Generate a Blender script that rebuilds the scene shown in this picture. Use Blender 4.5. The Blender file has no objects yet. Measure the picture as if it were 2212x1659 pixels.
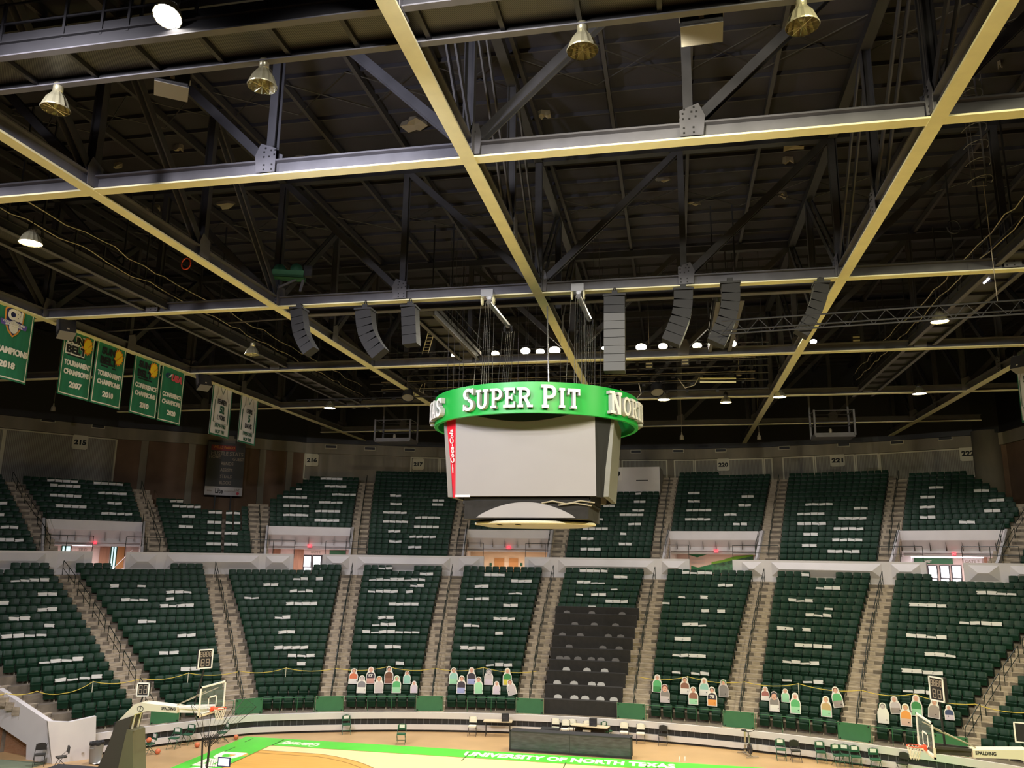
import bpy, math, random
import numpy as np
from mathutils import Matrix, Vector
random.seed(7)
PI = math.pi
SC = bpy.context.scene
COL = SC.collection

# ------------------------------------------------------------------ camera
IW, IH, FPX = 2212.0, 1659.0, 1738.9
CAM = np.array([0.0, 0.0, 9.09])


def cam_axes(pitch, yaw, roll):
    p, y, r = math.radians(pitch), math.radians(yaw), math.radians(roll)
    fw = np.array([-math.sin(y) * math.cos(p), math.cos(y) * math.cos(p), math.sin(p)])
    rt = np.array([math.cos(y), math.sin(y), 0.0])
    up = np.cross(rt, fw)
    r2 = rt * math.cos(r) + up * math.sin(r)
    u2 = -rt * math.sin(r) + up * math.cos(r)
    return np.array([r2, u2, -fw]).T


CR = cam_axes(12.084, 11.380, 0.735)
cam_data = bpy.data.cameras.new('camera')
cam_data.sensor_width = 36.0
cam_data.lens = 36.0 * FPX / IW
cam_data.clip_end = 500
cam = bpy.data.objects.new('camera', cam_data)
COL.objects.link(cam)
mw = Matrix([[CR[i][0], CR[i][1], CR[i][2], CAM[i]] for i in range(3)] + [[0, 0, 0, 1]])
cam.matrix_world = mw
SC.camera = cam


def ray(u, v):
    return CR @ np.array([u - IW / 2, -(v - IH / 2), -FPX])


def proj(p):
    q = CR.T @ (np.array(p, float) - CAM)
    return IW / 2 + FPX * q[0] / -q[2], IH / 2 - FPX * q[1] / -q[2]


def projn(P):
    q = (np.asarray(P, float) - CAM) @ CR
    return np.stack([IW / 2 + FPX * q[:, 0] / -q[:, 2], IH / 2 - FPX * q[:, 1] / -q[:, 2]], 1)


def atz(u, v, z):
    d = ray(u, v)
    return CAM + d * ((z - CAM[2]) / d[2])


def aty(u, v, y):
    d = ray(u, v)
    return CAM + d * ((y - CAM[1]) / d[1])


def atx(u, v, x):
    d = ray(u, v)
    return CAM + d * ((x - CAM[0]) / d[0])


# ------------------------------------------------------------------ materials
def mat(name, col, rough=0.6, metal=0.0, emit=None, estr=0.0, noise=0.0, nscale=6.0, spec=None, stretch=None, col2=None, bump=0.0, alpha=1.0):
    m = bpy.data.materials.new(name)
    m.use_nodes = True
    nt = m.node_tree
    b = nt.nodes['Principled BSDF']
    b.inputs['Base Color'].default_value = (*col, 1)
    b.inputs['Roughness'].default_value = rough
    b.inputs['Metallic'].default_value = metal
    if spec is not None:
        b.inputs['Specular IOR Level'].default_value = spec
    if emit:
        b.inputs['Emission Color'].default_value = (*emit, 1)
        b.inputs['Emission Strength'].default_value = estr
    if alpha < 1:
        b.inputs['Alpha'].default_value = alpha
    if noise > 0 or col2:
        tc = nt.nodes.new('ShaderNodeTexCoord')
        mp = nt.nodes.new('ShaderNodeMapping')
        if stretch:
            mp.inputs['Scale'].default_value = stretch
        nz = nt.nodes.new('ShaderNodeTexNoise')
        nz.inputs['Scale'].default_value = nscale
        nz.inputs['Detail'].default_value = 5
        nt.links.new(tc.outputs['Object'], mp.inputs['Vector'])
        nt.links.new(mp.outputs['Vector'], nz.inputs['Vector'])
        rp = nt.nodes.new('ShaderNodeValToRGB')
        rp.color_ramp.elements[0].position = 0.3
        rp.color_ramp.elements[1].position = 0.72
        lo = col2 if col2 else tuple(c * (1 - noise) for c in col)
        hi = col if col2 else tuple(min(1, c * (1 + noise)) for c in col)
        rp.color_ramp.elements[0].color = (*lo, 1)
        rp.color_ramp.elements[1].color = (*hi, 1)
        nt.links.new(nz.outputs['Fac'], rp.inputs['Fac'])
        nt.links.new(rp.outputs['Color'], b.inputs['Base Color'])
        if bump > 0:
            bp = nt.nodes.new('ShaderNodeBump')
            bp.inputs['Strength'].default_value = bump
            bp.inputs['Distance'].default_value = 0.02
            nt.links.new(nz.outputs['Fac'], bp.inputs['Height'])
            nt.links.new(bp.outputs['Normal'], b.inputs['Normal'])
    return m


def wave_mat(name, c1, c2, scale, rough=0.5, axis='X', sharp=(0.4, 0.6), distort=0.0):
    m = bpy.data.materials.new(name)
    m.use_nodes = True
    nt = m.node_tree
    b = nt.nodes['Principled BSDF']
    b.inputs['Roughness'].default_value = rough
    tc = nt.nodes.new('ShaderNodeTexCoord')
    wv = nt.nodes.new('ShaderNodeTexWave')
    wv.bands_direction = axis
    wv.inputs['Scale'].default_value = scale
    wv.inputs['Distortion'].default_value = distort
    rp = nt.nodes.new('ShaderNodeValToRGB')
    rp.color_ramp.elements[0].position = sharp[0]
    rp.color_ramp.elements[1].position = sharp[1]
    rp.color_ramp.elements[0].color = (*c1, 1)
    rp.color_ramp.elements[1].color = (*c2, 1)
    nt.links.new(tc.outputs['Object'], wv.inputs['Vector'])
    nt.links.new(wv.outputs['Fac'], rp.inputs['Fac'])
    nt.links.new(rp.outputs['Color'], b.inputs['Base Color'])
    return m


def brick_mat(name, c1, c2, mortar, scale):
    m = bpy.data.materials.new(name)
    m.use_nodes = True
    nt = m.node_tree
    b = nt.nodes['Principled BSDF']
    b.inputs['Roughness'].default_value = 0.85
    tc = nt.nodes.new('ShaderNodeTexCoord')
    mp = nt.nodes.new('ShaderNodeMapping')
    mp.inputs['Rotation'].default_value = (PI / 2, 0, 0)
    bk = nt.nodes.new('ShaderNodeTexBrick')
    bk.inputs['Scale'].default_value = scale
    bk.inputs['Color1'].default_value = (*c1, 1)
    bk.inputs['Color2'].default_value = (*c2, 1)
    bk.inputs['Mortar'].default_value = (*mortar, 1)
    bk.inputs['Mortar Size'].default_value = 0.012
    nt.links.new(tc.outputs['Object'], mp.inputs['Vector'])
    nt.links.new(mp.outputs['Vector'], bk.inputs['Vector'])
    nt.links.new(bk.outputs['Color'], b.inputs['Base Color'])
    return m


M = {}
M['seat'] = mat('seat_green_plastic', (0.0065, 0.030, 0.0150), 0.45, noise=0.25, nscale=3, spec=0.22)
M['seat_dark'] = mat('seat_standard_green', (0.003, 0.012, 0.007), 0.6, spec=0.2)
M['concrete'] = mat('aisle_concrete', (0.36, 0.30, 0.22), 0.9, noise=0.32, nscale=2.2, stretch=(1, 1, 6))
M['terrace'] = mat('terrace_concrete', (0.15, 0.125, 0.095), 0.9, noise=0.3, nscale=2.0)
M['beam_concrete'] = mat('stained_concrete', (0.21, 0.185, 0.135), 0.9, noise=0.35, nscale=0.5, stretch=(1, 1, .25))
M['white'] = mat('white_painted_panel', (0.62, 0.59, 0.58), 0.75, noise=0.04, nscale=1)
M['white2'] = mat('white_gloss_trim', (0.66, 0.63, 0.60), 0.6)
M['black'] = mat('black_paint', (0.012, 0.012, 0.013), 0.6)
M['blackcloth'] = mat('black_cloth', (0.022, 0.020, 0.018), 0.95, noise=0.15, nscale=4)
M['rail'] = mat('dark_green_rail_paint', (0.010, 0.018, 0.013), 0.45)
M['steel'] = mat('grey_painted_steel', (0.115, 0.112, 0.125), 0.5, noise=0.16, nscale=1.5)
M['trussteel'] = mat('dark_grey_truss_paint', (0.050, 0.049, 0.056), 0.5, noise=0.2, nscale=1.5)
M['darksteel'] = mat('dark_steel', (0.024, 0.0235, 0.027), 0.6, noise=0.15, nscale=1.5)
M['yellow'] = mat('cream_yellow_flange', (0.84, 0.79, 0.50), 0.55, noise=0.06, nscale=2)
M['deck'] = mat('dark_roof_deck', (0.022, 0.020, 0.028), 0.95, noise=0.2, nscale=0.7)
M['joist'] = mat('joist_paint', (0.034, 0.032, 0.040), 0.7)
M['insul'] = mat('torn_insulation', (0.26, 0.225, 0.165), 0.95)
M['chrome'] = mat('bright_metal', (0.62, 0.62, 0.60), 0.25, metal=0.9)
M['floor'] = mat('tan_arena_floor', (0.46, 0.30, 0.145), 0.42, noise=0.12, nscale=0.5)
M['court'] = mat('maple_court', (0.88, 0.67, 0.34), 0.38, noise=0.05, nscale=1.5, stretch=(.3, 6, 1))
M['key'] = mat('stained_maple', (0.66, 0.36, 0.085), 0.38, noise=0.10, nscale=1.2, stretch=(.5, 8, 1))
M['court_green'] = mat('court_green_paint', (0.09, 0.60, 0.045), 0.35, noise=0.12, nscale=0.5)
M['paint_white'] = mat('court_white_paint', (0.85, 0.82, 0.66), 0.5)
M['line'] = mat('court_line_paint', (0.30, 0.17, 0.04), 0.5)
M['seam'] = mat('dark_seam', (0.04, 0.10, 0.02), 0.6)
M['gate'] = mat('green_gate_panel', (0.030, 0.135, 0.055), 0.6, noise=0.08, nscale=2)
M['paper'] = mat('white_paper', (0.78, 0.77, 0.74), 0.8)
M['ring'] = mat('ring_green_gloss', (0.004, 0.40, 0.045), 0.38)
M['letter'] = mat('white_letter_face', (0.88, 0.87, 0.82), 0.5)
M['letter_side'] = mat('letter_return_grey', (0.45, 0.43, 0.42), 0.5)
M['screen'] = mat('grey_video_screen', (0.33, 0.31, 0.305), 0.62, noise=0.03, nscale=.5)
M['mesh_grey'] = wave_mat('louvre_grey', (0.10, 0.10, 0.085), (0.30, 0.29, 0.24), 18, axis='Z')
M['red'] = mat('red_advert_panel', (0.80, 0.012, 0.035), 0.4, emit=(0.9, 0.01, 0.03), estr=0.0)
M['banner'] = mat('green_banner_cloth', (0.020, 0.180, 0.088), 0.85, noise=0.16, nscale=1.3, stretch=(3, 3, .4))
M['bannerwhite'] = mat('white_banner_cloth', (0.66, 0.64, 0.62), 0.85, noise=0.05, nscale=2)
M['bannergreen'] = mat('dark_green_border', (0.012, 0.130, 0.060), 0.85)
M['cream'] = mat('cream_lettering', (0.82, 0.79, 0.68), 0.8)
M['inkblack'] = mat('black_lettering', (0.012, 0.014, 0.014), 0.8)
M['inkgreen'] = mat('dark_green_lettering', (0.012, 0.085, 0.045), 0.8)
M['sun'] = mat('sun_yellow_print', (0.90, 0.62, 0.02), 0.8)
M['sunray'] = mat('sun_orange_print', (0.80, 0.28, 0.02), 0.8)
M['navy'] = mat('navy_print', (0.020, 0.025, 0.10), 0.8)
M['purple'] = mat('purple_print', (0.12, 0.09, 0.36), 0.8)
M['orange'] = mat('orange_print', (0.75, 0.32, 0.05), 0.8)
M['pinkred'] = mat('pink_red_print', (0.72, 0.10, 0.13), 0.8)
M['corr'] = wave_mat('corrugated_beige', (0.17, 0.155, 0.115), (0.28, 0.26, 0.20), 2.6, 0.7, 'X', (0.3, 0.7))
M['brown'] = mat('brown_brick_wall', (0.150, 0.092, 0.055), 0.9, noise=0.14, nscale=0.8)
M['signcream'] = mat('cream_sign_plate', (0.55, 0.51, 0.36), 0.6)
M['brick'] = brick_mat('tan_brick', (0.34, 0.17, 0.085), (0.40, 0.21, 0.11), (0.33, 0.24, 0.16), 3.4)
M['speaker'] = mat('speaker_grille_black', (0.014, 0.0135, 0.0145), 0.7)
M['speaker_grey'] = mat('speaker_grille_grey', (0.135, 0.135, 0.135), 0.75)
M['speaker_tan'] = mat('speaker_underside', (0.20, 0.185, 0.16), 0.7)
M['hoist'] = mat('green_hoist', (0.045, 0.17, 0.085), 0.6)
M['glass'] = mat('glass_backboard', (0.55, 0.65, 0.62), 0.05, alpha=0.10)
M['rim'] = mat('orange_rim', (0.90, 0.11, 0.045), 0.45)
M['net'] = mat('white_net', (0.80, 0.78, 0.66), 0.8)
M['boardpad'] = mat('cream_pad', (0.72, 0.68, 0.52), 0.6)
M['blackpad'] = mat('black_vinyl_pad', (0.045, 0.042, 0.034), 0.6)
M['olivepad'] = mat('olive_grey_pad', (0.115, 0.108, 0.062), 0.55)
M['ball'] = mat('basketball_leather', (0.62, 0.155, 0.065), 0.6)
M['gchair'] = mat('green_vinyl', (0.014, 0.085, 0.042), 0.5)
M['wchair'] = mat('cream_vinyl', (0.76, 0.73, 0.60), 0.55)
M['bchair'] = mat('black_chair_metal', (0.020, 0.020, 0.018), 0.45)
M['greychair'] = mat('grey_chair_plastic', (0.16, 0.15, 0.145), 0.6)
M['palechair'] = mat('pale_chair_plastic', (0.52, 0.51, 0.49), 0.6)
M['bin'] = mat('grey_bin_plastic', (0.26, 0.26, 0.25), 0.6)
M['led'] = mat('dark_led_board', (0.055, 0.055, 0.068), 0.22, noise=0.45, nscale=5, stretch=(.4, 1, 2))
M['tabletop'] = mat('pale_table_top', (0.60, 0.50, 0.34), 0.5)
M['rope'] = mat('yellow_rope', (0.62, 0.47, 0.075), 0.8)
M['exit'] = mat('exit_sign_red', (0.8, 0.02, 0.04), 0.5, emit=(1.0, 0.03, 0.06), estr=2.0)
M['pinkwall'] = mat('concourse_wall', (0.66, 0.52, 0.47), 0.8)
M['creamwall'] = mat('concourse_cream_wall', (0.75, 0.60, 0.47), 0.8)
M['door'] = mat('orange_brown_door', (0.50, 0.235, 0.075), 0.5)
M['wood'] = mat('brown_wood_panel', (0.33, 0.165, 0.095), 0.6, noise=0.2, nscale=1.2, stretch=(6, 6, .6))
M['daylight'] = mat('daylit_glass', (0.9, 0.9, 0.95), 0.3, emit=(0.96, 0.95, 1.0), estr=3.2)
M['bluelight'] = mat('pale_daylit_glass', (0.6, 0.8, 0.85), 0.3, emit=(0.55, 0.78, 0.82), estr=0.9)
M['tube'] = mat('fluorescent_tube', (1, 1, 1), 0.3, emit=(0.95, 0.90, 1.0), estr=7.0)
M['lamp_on'] = mat('lit_lamp', (1, 1, 1), 0.3, emit=(1.0, 0.93, 0.88), estr=38.0)
M['lamp_warm'] = mat('lit_lamp_warm', (1, 1, 1), 0.3, emit=(1.0, 0.80, 0.52), estr=26.0)
M['flood_on'] = mat('lit_flood_lens', (1, 1, 1), 0.3, emit=(1.0, 0.88, 0.62), estr=30.0)
M['dome'] = mat('ribbed_aluminium_dome', (0.66, 0.62, 0.42), 0.30, metal=0.75)
M['dimlens'] = mat('unlit_lens', (0.55, 0.50, 0.33), 0.4)
M['mesh'] = wave_mat('expanded_metal_mesh', (0.012, 0.012, 0.012), (0.09, 0.088, 0.08), 14, 0.5, 'DIAGONAL')
M['pipe'] = mat('conduit_metal', (0.42, 0.37, 0.27), 0.45, metal=0.2)
M['redcloth'] = mat('red_bundles', (0.30, 0.035, 0.045), 0.9)
M['muralgreen'] = mat('mural_green', (0.010, 0.150, 0.055), 0.6)
M['murallime'] = mat('mural_lime', (0.16, 0.42, 0.03), 0.6)
M['muraldark'] = mat('mural_players', (0.030, 0.120, 0.060), 0.6, noise=0.7, nscale=4)
M['bluescreen'] = mat('lit_tablet_screen', (0.8, 0.85, 1), 0.3, emit=(0.75, 0.82, 1.0), estr=1.1)
M['greysign'] = mat('dark_stats_board', (0.050, 0.053, 0.057), 0.6)
M['signred'] = mat('dull_red_sign', (0.22, 0.028, 0.035), 0.6)
M['taupe'] = mat('taupe_lettering', (0.33, 0.28, 0.225), 0.7)
M['stripe'] = mat('yellow_step_edge', (0.52, 0.36, 0.10), 0.8)
M['skin'] = mat('printed_skin', (0.62, 0.34, 0.25), 0.8)


# ------------------------------------------------------------------ mesh builder
class MB:
    def __init__(s, xf=None):
        s.v = []
        s.f = []
        s.xf = xf

    def add(s, vs, fs, xf=None):
        o = len(s.v)
        t = xf if xf is not None else s.xf
        if t is not None:
            vs = [tuple(t @ Vector(p)) for p in vs]
        s.v.extend([tuple(map(float, p)) for p in vs])
        s.f.extend([tuple(i + o for i in f) for f in fs])
        return s

    def box(s, x0, x1, y0, y1, z0, z1, xf=None):
        v = [(x0, y0, z0), (x1, y0, z0), (x1, y1, z0), (x0, y1, z0), (x0, y0, z1), (x1, y0, z1), (x1, y1, z1), (x0, y1, z1)]
        return s.add(v, [(0, 3, 2, 1), (4, 5, 6, 7), (0, 1, 5, 4), (1, 2, 6, 5), (2, 3, 7, 6), (3, 0, 4, 7)], xf)

    def cbox(s, c, sz, xf=None):
        return s.box(c[0] - sz[0] / 2, c[0] + sz[0] / 2, c[1] - sz[1] / 2, c[1] + sz[1] / 2, c[2] - sz[2] / 2, c[2] + sz[2] / 2, xf)

    def quad(s, a, b, c, d):
        return s.add([a, b, c, d], [(0, 1, 2, 3)])

    def bar(s, p, q, w, h, up=(0, 0, 1)):
        p, q = Vector(p), Vector(q)
        d = (q - p).normalized()
        u = Vector(up)
        if abs(d.dot(u)) > 0.98:
            u = Vector((0, 1, 0))
        r = d.cross(u).normalized()
        u = r.cross(d).normalized()
        vs = []
        for e in (p, q):
            for a, b in ((-1, -1), (1, -1), (1, 1), (-1, 1)):
                vs.append(e + r * (a * w / 2) + u * (b * h / 2))
        return s.add(vs, [(0, 1, 2, 3), (7, 6, 5, 4), (0, 4, 5, 1), (1, 5, 6, 2), (2, 6, 7, 3), (3, 7, 4, 0)])

    def tube(s, p, q, r, n=6, r2=None):
        return s.path([p, q], r, n, r2)

    def path(s, pts, r, n=6, r2=None):
        pts = [Vector(p) for p in pts]
        vs = []
        N = len(pts)
        ref = Vector((0, 0, 1))
        for i, p in enumerate(pts):
            d = (pts[min(i + 1, N - 1)] - pts[max(i - 1, 0)]).normalized()
            u = ref if abs(d.dot(ref)) < 0.95 else Vector((1, 0, 0))
            a = d.cross(u).normalized()
            b = a.cross(d).normalized()
            rr = r if r2 is None else r + (r2 - r) * i / (N - 1)
            for k in range(n):
                t = 2 * PI * k / n
                vs.append(p + a * (rr * math.cos(t)) + b * (rr * math.sin(t)))
        fs = []
        for i in range(N - 1):
            for k in range(n):
                fs.append((i * n + k, i * n + (k + 1) % n, (i + 1) * n + (k + 1) % n, (i + 1) * n + k))
        fs.append(tuple(range(n - 1, -1, -1)))
        fs.append(tuple(range((N - 1) * n, N * n)))
        return s.add(vs, fs)

    def lathe(s, prof, n=20, c=(0, 0, 0), capb=False, capt=False, xf=None):
        vs, fs = [], []
        for r, z in prof:
            for k in range(n):
                t = 2 * PI * k / n
                vs.append((c[0] + r * math.cos(t), c[1] + r * math.sin(t), c[2] + z))
        for i in range(len(prof) - 1):
            for k in range(n):
                fs.append((i * n + k, i * n + (k + 1) % n, (i + 1) * n + (k + 1) % n, (i + 1) * n + k))
        if capb:
            fs.append(tuple(range(n - 1, -1, -1)))
        if capt:
            fs.append(tuple(range((len(prof) - 1) * n, len(prof) * n)))
        return s.add(vs, fs, xf)

    def prism(s, poly, h0, h1, axis='y', xf=None):
        """extrude a 2D outline; axis y: outline in xz, z: outline in xy, x: outline in yz"""
        n = len(poly)
        vs = []
        for h in (h0, h1):
            for a, b in poly:
                vs.append({'y': (a, h, b), 'z': (a, b, h), 'x': (h, a, b)}[axis])
        fs = [tuple(range(n - 1, -1, -1)), tuple(range(n, 2 * n))]
        for i in range(n):
            j = (i + 1) % n
            fs.append((i, j, n + j, n + i))
        return s.add(vs, fs, xf)

    def sphere(s, c, r, n=14, m=9):
        prof = [(max(1e-4, r * math.sin(PI * i / m)), -r * math.cos(PI * i / m)) for i in range(m + 1)]
        return s.lathe(prof, n, c)

    def join(s, o):
        return s.add(o.v, o.f)

    def mesh(s, name, m, smooth=False):
        me = bpy.data.meshes.new(name)
        me.from_pydata(s.v, [], s.f)
        if m is not None:
            me.materials.append(m)
        if smooth:
            me.polygons.foreach_set('use_smooth', [True] * len(me.polygons))
        me.update()
        return me

    def build(s, name, m, parent=None, smooth=False, **tags):
        o = bpy.data.objects.new(name, s.mesh(name, m, smooth))
        COL.objects.link(o)
        if parent is not None:
            o.parent = parent
        for k, v in tags.items():
            if v is not None:
                o[k] = v
        return o


def thing(name, label, cat, loc=(0, 0, 0), rz=0.0, group=None):
    o = bpy.data.objects.new(name, None)
    o.empty_display_size = 0.1
    COL.objects.link(o)
    o.location = tuple(map(float, loc))
    o.rotation_euler = (0, 0, rz)
    o['label'] = label
    o['category'] = cat
    if group:
        o['group'] = group
    return o


def tag(o, label, cat, group=None):
    o['label'] = label
    o['category'] = cat
    if group:
        o['group'] = group
    return o


def struct(name, mb, m, smooth=False, parent=None):
    o = mb.build(name, m, parent, smooth)
    o['kind'] = 'structure'
    return o


KIDS = {}


def copy_tree(root, loc, rz, label, group=None):
    r = root.copy()
    COL.objects.link(r)
    r.location = tuple(map(float, loc))
    r.rotation_euler = (0, 0, rz)
    r['label'] = label
    if group:
        r['group'] = group
    for ch in root.children:
        c = ch.copy()
        COL.objects.link(c)
        c.parent = r
        for g in ch.children:
            d = g.copy()
            COL.objects.link(d)
            d.parent = c
    return r


# ------------------------------------------------------------------ text
TXT = {}


def text_geo(s, size=1.0, depth=0.02, bold=0.0, shear=0.0, spacing=1.0):
    key = (s, size, depth, bold, shear, spacing)
    if key in TXT:
        return TXT[key]
    cu = bpy.data.curves.new('txt', 'FONT')
    cu.body = s
    cu.size = size
    cu.extrude = depth / 2
    cu.offset = bold
    cu.shear = shear
    cu.space_character = spacing
    cu.align_x = 'CENTER'
    cu.align_y = 'CENTER'
    cu.resolution_u = 3
    ob = bpy.data.objects.new('txt', cu)
    COL.objects.link(ob)
    dg = bpy.context.evaluated_depsgraph_get()
    me = bpy.data.meshes.new_from_object(ob.evaluated_get(dg))
    vs = [tuple(v.co) for v in me.vertices]
    fs = [tuple(p.vertices) for p in me.polygons]
    bpy.data.objects.remove(ob)
    bpy.data.curves.remove(cu)
    bpy.data.meshes.remove(me)
    TXT[key] = (vs, fs)
    return vs, fs


def fit_text(s, width, height, depth=0.02, bold=0.0, shear=0.0, spacing=1.0):
    """text scaled to a given width and height, centred"""
    vs, fs = text_geo(s, 1.0, 0.02, bold, shear, spacing)
    xs = [v[0] for v in vs]
    ys = [v[1] for v in vs]
    cx, cy = (min(xs) + max(xs)) / 2, (min(ys) + max(ys)) / 2
    sx = width / (max(xs) - min(xs)) if width else height / (max(ys) - min(ys))
    sy = height / (max(ys) - min(ys)) if height else sx
    return [((v[0] - cx) * sx, (v[1] - cy) * sy, v[2] / 0.01 * depth / 2) for v in vs], fs


def upright(loc, rz):
    """matrix: text x to the right, text y up, facing local -Y, rotated rz about Z"""
    return Matrix.Translation(Vector(loc)) @ Matrix.Rotation(rz, 4, 'Z') @ Matrix.Rotation(PI / 2, 4, 'X')


# slab serif strokes for the arena lettering
def slab_glyph(ch, w=0.17, sw=None):
    """list of convex quads (outline polygons) in a unit box of height 1; returns (polys, width)"""
    P = []

    def rect(x0, y0, x1, y1):
        P.append([(x0, y0), (x1, y0), (x1, y1), (x0, y1)])

    def arc(cx, cy, rx, ry, a0, a1, t, n=9):
        for k in range(n):
            a, b = math.radians(a0 + (a1 - a0) * k / n), math.radians(a0 + (a1 - a0) * (k + 1) / n)
            P.append([(cx + (rx - t) * math.cos(a), cy + (ry - t * .8) * math.sin(a)), (cx + rx * math.cos(a), cy + ry * math.sin(a)),
                      (cx + rx * math.cos(b), cy + ry * math.sin(b)), (cx + (rx - t) * math.cos(b), cy + (ry - t * .8) * math.sin(b))])

    def serif(x, y):
        rect(x - w * 0.95, y, x + w * 0.95, y + 0.13)

    s = 0.13
    if ch == 'I':
        rect(.25 - w / 2, 0, .25 + w / 2, 1); serif(.25, 0); serif(.25, 1 - s); W = .5
    elif ch == 'T':
        rect(.38 - w / 2, 0, .38 + w / 2, 1); serif(.38, 0); rect(.02, .84, .74, 1); rect(.02, .68, .12, .9); rect(.64, .68, .74, .9); W = .76
    elif ch == 'P':
        rect(.12, 0, .12 + w, 1); serif(.12 + w / 2, 0); rect(.0, 1 - s, .3, 1); arc(.40, .70, .33, .30, -90, 90, w); rect(.2, .86, .42, 1); rect(.2, .40, .42, .53); W = .74
    elif ch == 'R':
        rect(.12, 0, .12 + w, 1); serif(.12 + w / 2, 0); rect(.0, 1 - s, .3, 1); arc(.42, .72, .32, .28, -90, 90, w); rect(.2, .87, .44, 1); rect(.2, .44, .44, .56)
        P.append([(.36, .5), (.55, .5), (.84, 0), (.62, 0)]); rect(.58, 0, .9, .12); W = .88
    elif ch == 'E':
        rect(.12, 0, .12 + w, 1); rect(0, .86, .66, 1); rect(0, 0, .68, .14); rect(.2, .44, .5, .57); rect(.56, .70, .66, 1); rect(.58, 0, .68, .30); rect(.44, .36, .52, .65); W = .70
    elif ch == 'U':
        rect(.13, .28, .13 + w, 1); rect(.60, .28, .60 + w, 1); arc(.45, .32, .32, .32, 180, 360, w); serif(.13 + w / 2, 1 - s); serif(.60 + w / 2, 1 - s); W = .9
    elif ch == 'S':
        arc(.37, .735, .33, .265, 20, 270, w); arc(.37, .265, .33, .265, -160, 90, w); rect(.58, .70, .68, .98); rect(.05, .02, .15, .30); W = .74
    elif ch == 'N':
        rect(.12, 0, .12 + w * .8, 1); rect(.62, 0, .62 + w * .8, 1); P.append([(.08, 1), (.30, 1), (.76, 0), (.56, 0)]); serif(.12 + w * .4, 0); serif(.62 + w * .4, 1 - s); rect(-.02, 1 - s, .2, 1); W = .88
    elif ch == 'O':
        arc(.42, .5, .40, .5, 0, 360, w, 18); W = .84
    elif ch == 'H':
        rect(.12, 0, .12 + w, 1); rect(.58, 0, .58 + w, 1); rect(.2, .43, .7, .57)
        for x in (.12 + w / 2, .58 + w / 2):
            serif(x, 0); serif(x, 1 - s)
        W = .88
    elif ch == 'X':
        P.append([(.05, 1), (.27, 1), (.80, 0), (.58, 0)]); P.append([(.05, 0), (.27, 0), (.80, 1), (.58, 1)])
        for x in (.12, .70):
            serif(x, 0); serif(x, 1 - s)
        W = .86
    elif ch == 'A':
        P.append([(.10, 0), (.28, 0), (.50, 1), (.34, 1)]); P.append([(.56, 0), (.76, 0), (.52, 1), (.36, 1)]); rect(.22, .26, .64, .39); serif(.16, 0); serif(.70, 0); W = .88
    else:
        W = .42
    return P, W
# ------------------------------------------------------------------ the bowl
XC, YC = -5.6, 9.27
LR0, LT, LZ0, LRI = 36.0, 0.735, 0.98, 0.37      # lower tier: back radius, tread, floor, rise
UR0, UT, UZ0, URI = 51.6, 0.815, 8.76, 0.406     # upper tier
NLOW, NUP = 19, 19


def dl(th):
    return -0.2 * max(0.0, -th - 27.0)


def PT(r, th, z):
    a = math.radians(th)
    q = r + dl(th)
    return (XC + q * math.sin(a), YC + q * math.cos(a), z)


def low_floor(i):
    return LZ0 + LRI * i


def up_floor(i):
    return UZ0 + URI * i


def solve_th(u, r, z):
    lo, hi = -62.0, 60.0
    for _ in range(44):
        m = (lo + hi) / 2
        if proj(PT(r, m, z))[0] < u:
            lo = m
        else:
            hi = m
    return (lo + hi) / 2


def low_th(u, i):
    return solve_th(u, LR0 + LT * i, low_floor(i) + .72)


def up_th(u, i):
    return solve_th(u, UR0 - .2 + UT * i, up_floor(i) + .43)


def interp(pts, i):
    if len(pts) == 1 or i <= pts[0][0]:
        if len(pts) > 1 and i < pts[0][0]:
            (a, p), (b, q) = pts[0], pts[1]
            return p + (q - p) * (i - a) / (b - a)
        return pts[0][1]
    for (a, p), (b, q) in zip(pts, pts[1:]):
        if i <= b:
            return p + (q - p) * (i - a) / (b - a)
    (a, p), (b, q) = pts[-2], pts[-1]
    return p + (q - p) * (i - a) / (b - a)


LOWER = [  # name, left edge (row, pixel column), right edge, phrase
    ('S1', None, [(1, 287), (4, 247), (18, 107)], 'section left of left hoop'),
    ('S2', [(1, 357), (18, 164.5)], [(1, 484), (18, 439)], 'section behind left hoop'),
    ('S3', [(0, 566), (1, 557), (18, 491)], [(0, 680), (1, 689), (18, 737.5)], 'section below gate E doors'),
    ('S4', [(0, 747.7), (18, 786.8)], [(0, 901.4), (18, 955)], 'second section left of black tables'),
    ('S5', [(0, 965.5), (18, 1002.3)], [(0, 1114.7), (18, 1171)], 'section just left of black tables'),
    ('S6', [(0, 1173), (18, 1221.6)], [(0, 1333), (18, 1390.7)], 'section above black tables'),
    ('S7', [(0, 1403.7), (18, 1441.8)], [(0, 1561), (18, 1625)], 'section just right of black tables'),
    ('S8', [(0, 1637.6), (18, 1679)], [(0, 1811), (18, 1879.8)], 'second section right of black tables'),
    ('S9', [(0, 1891), (18, 1935.5)], [(0, 2050), (1, 2064), (11, 2202), (18, 2290)], 'section behind right hoop'),
    ('S10', [(1, 2131), (4, 2172), (18, 2350)], [(1, 2290), (18, 2560)], 'section right of right hoop'),
]
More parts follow.
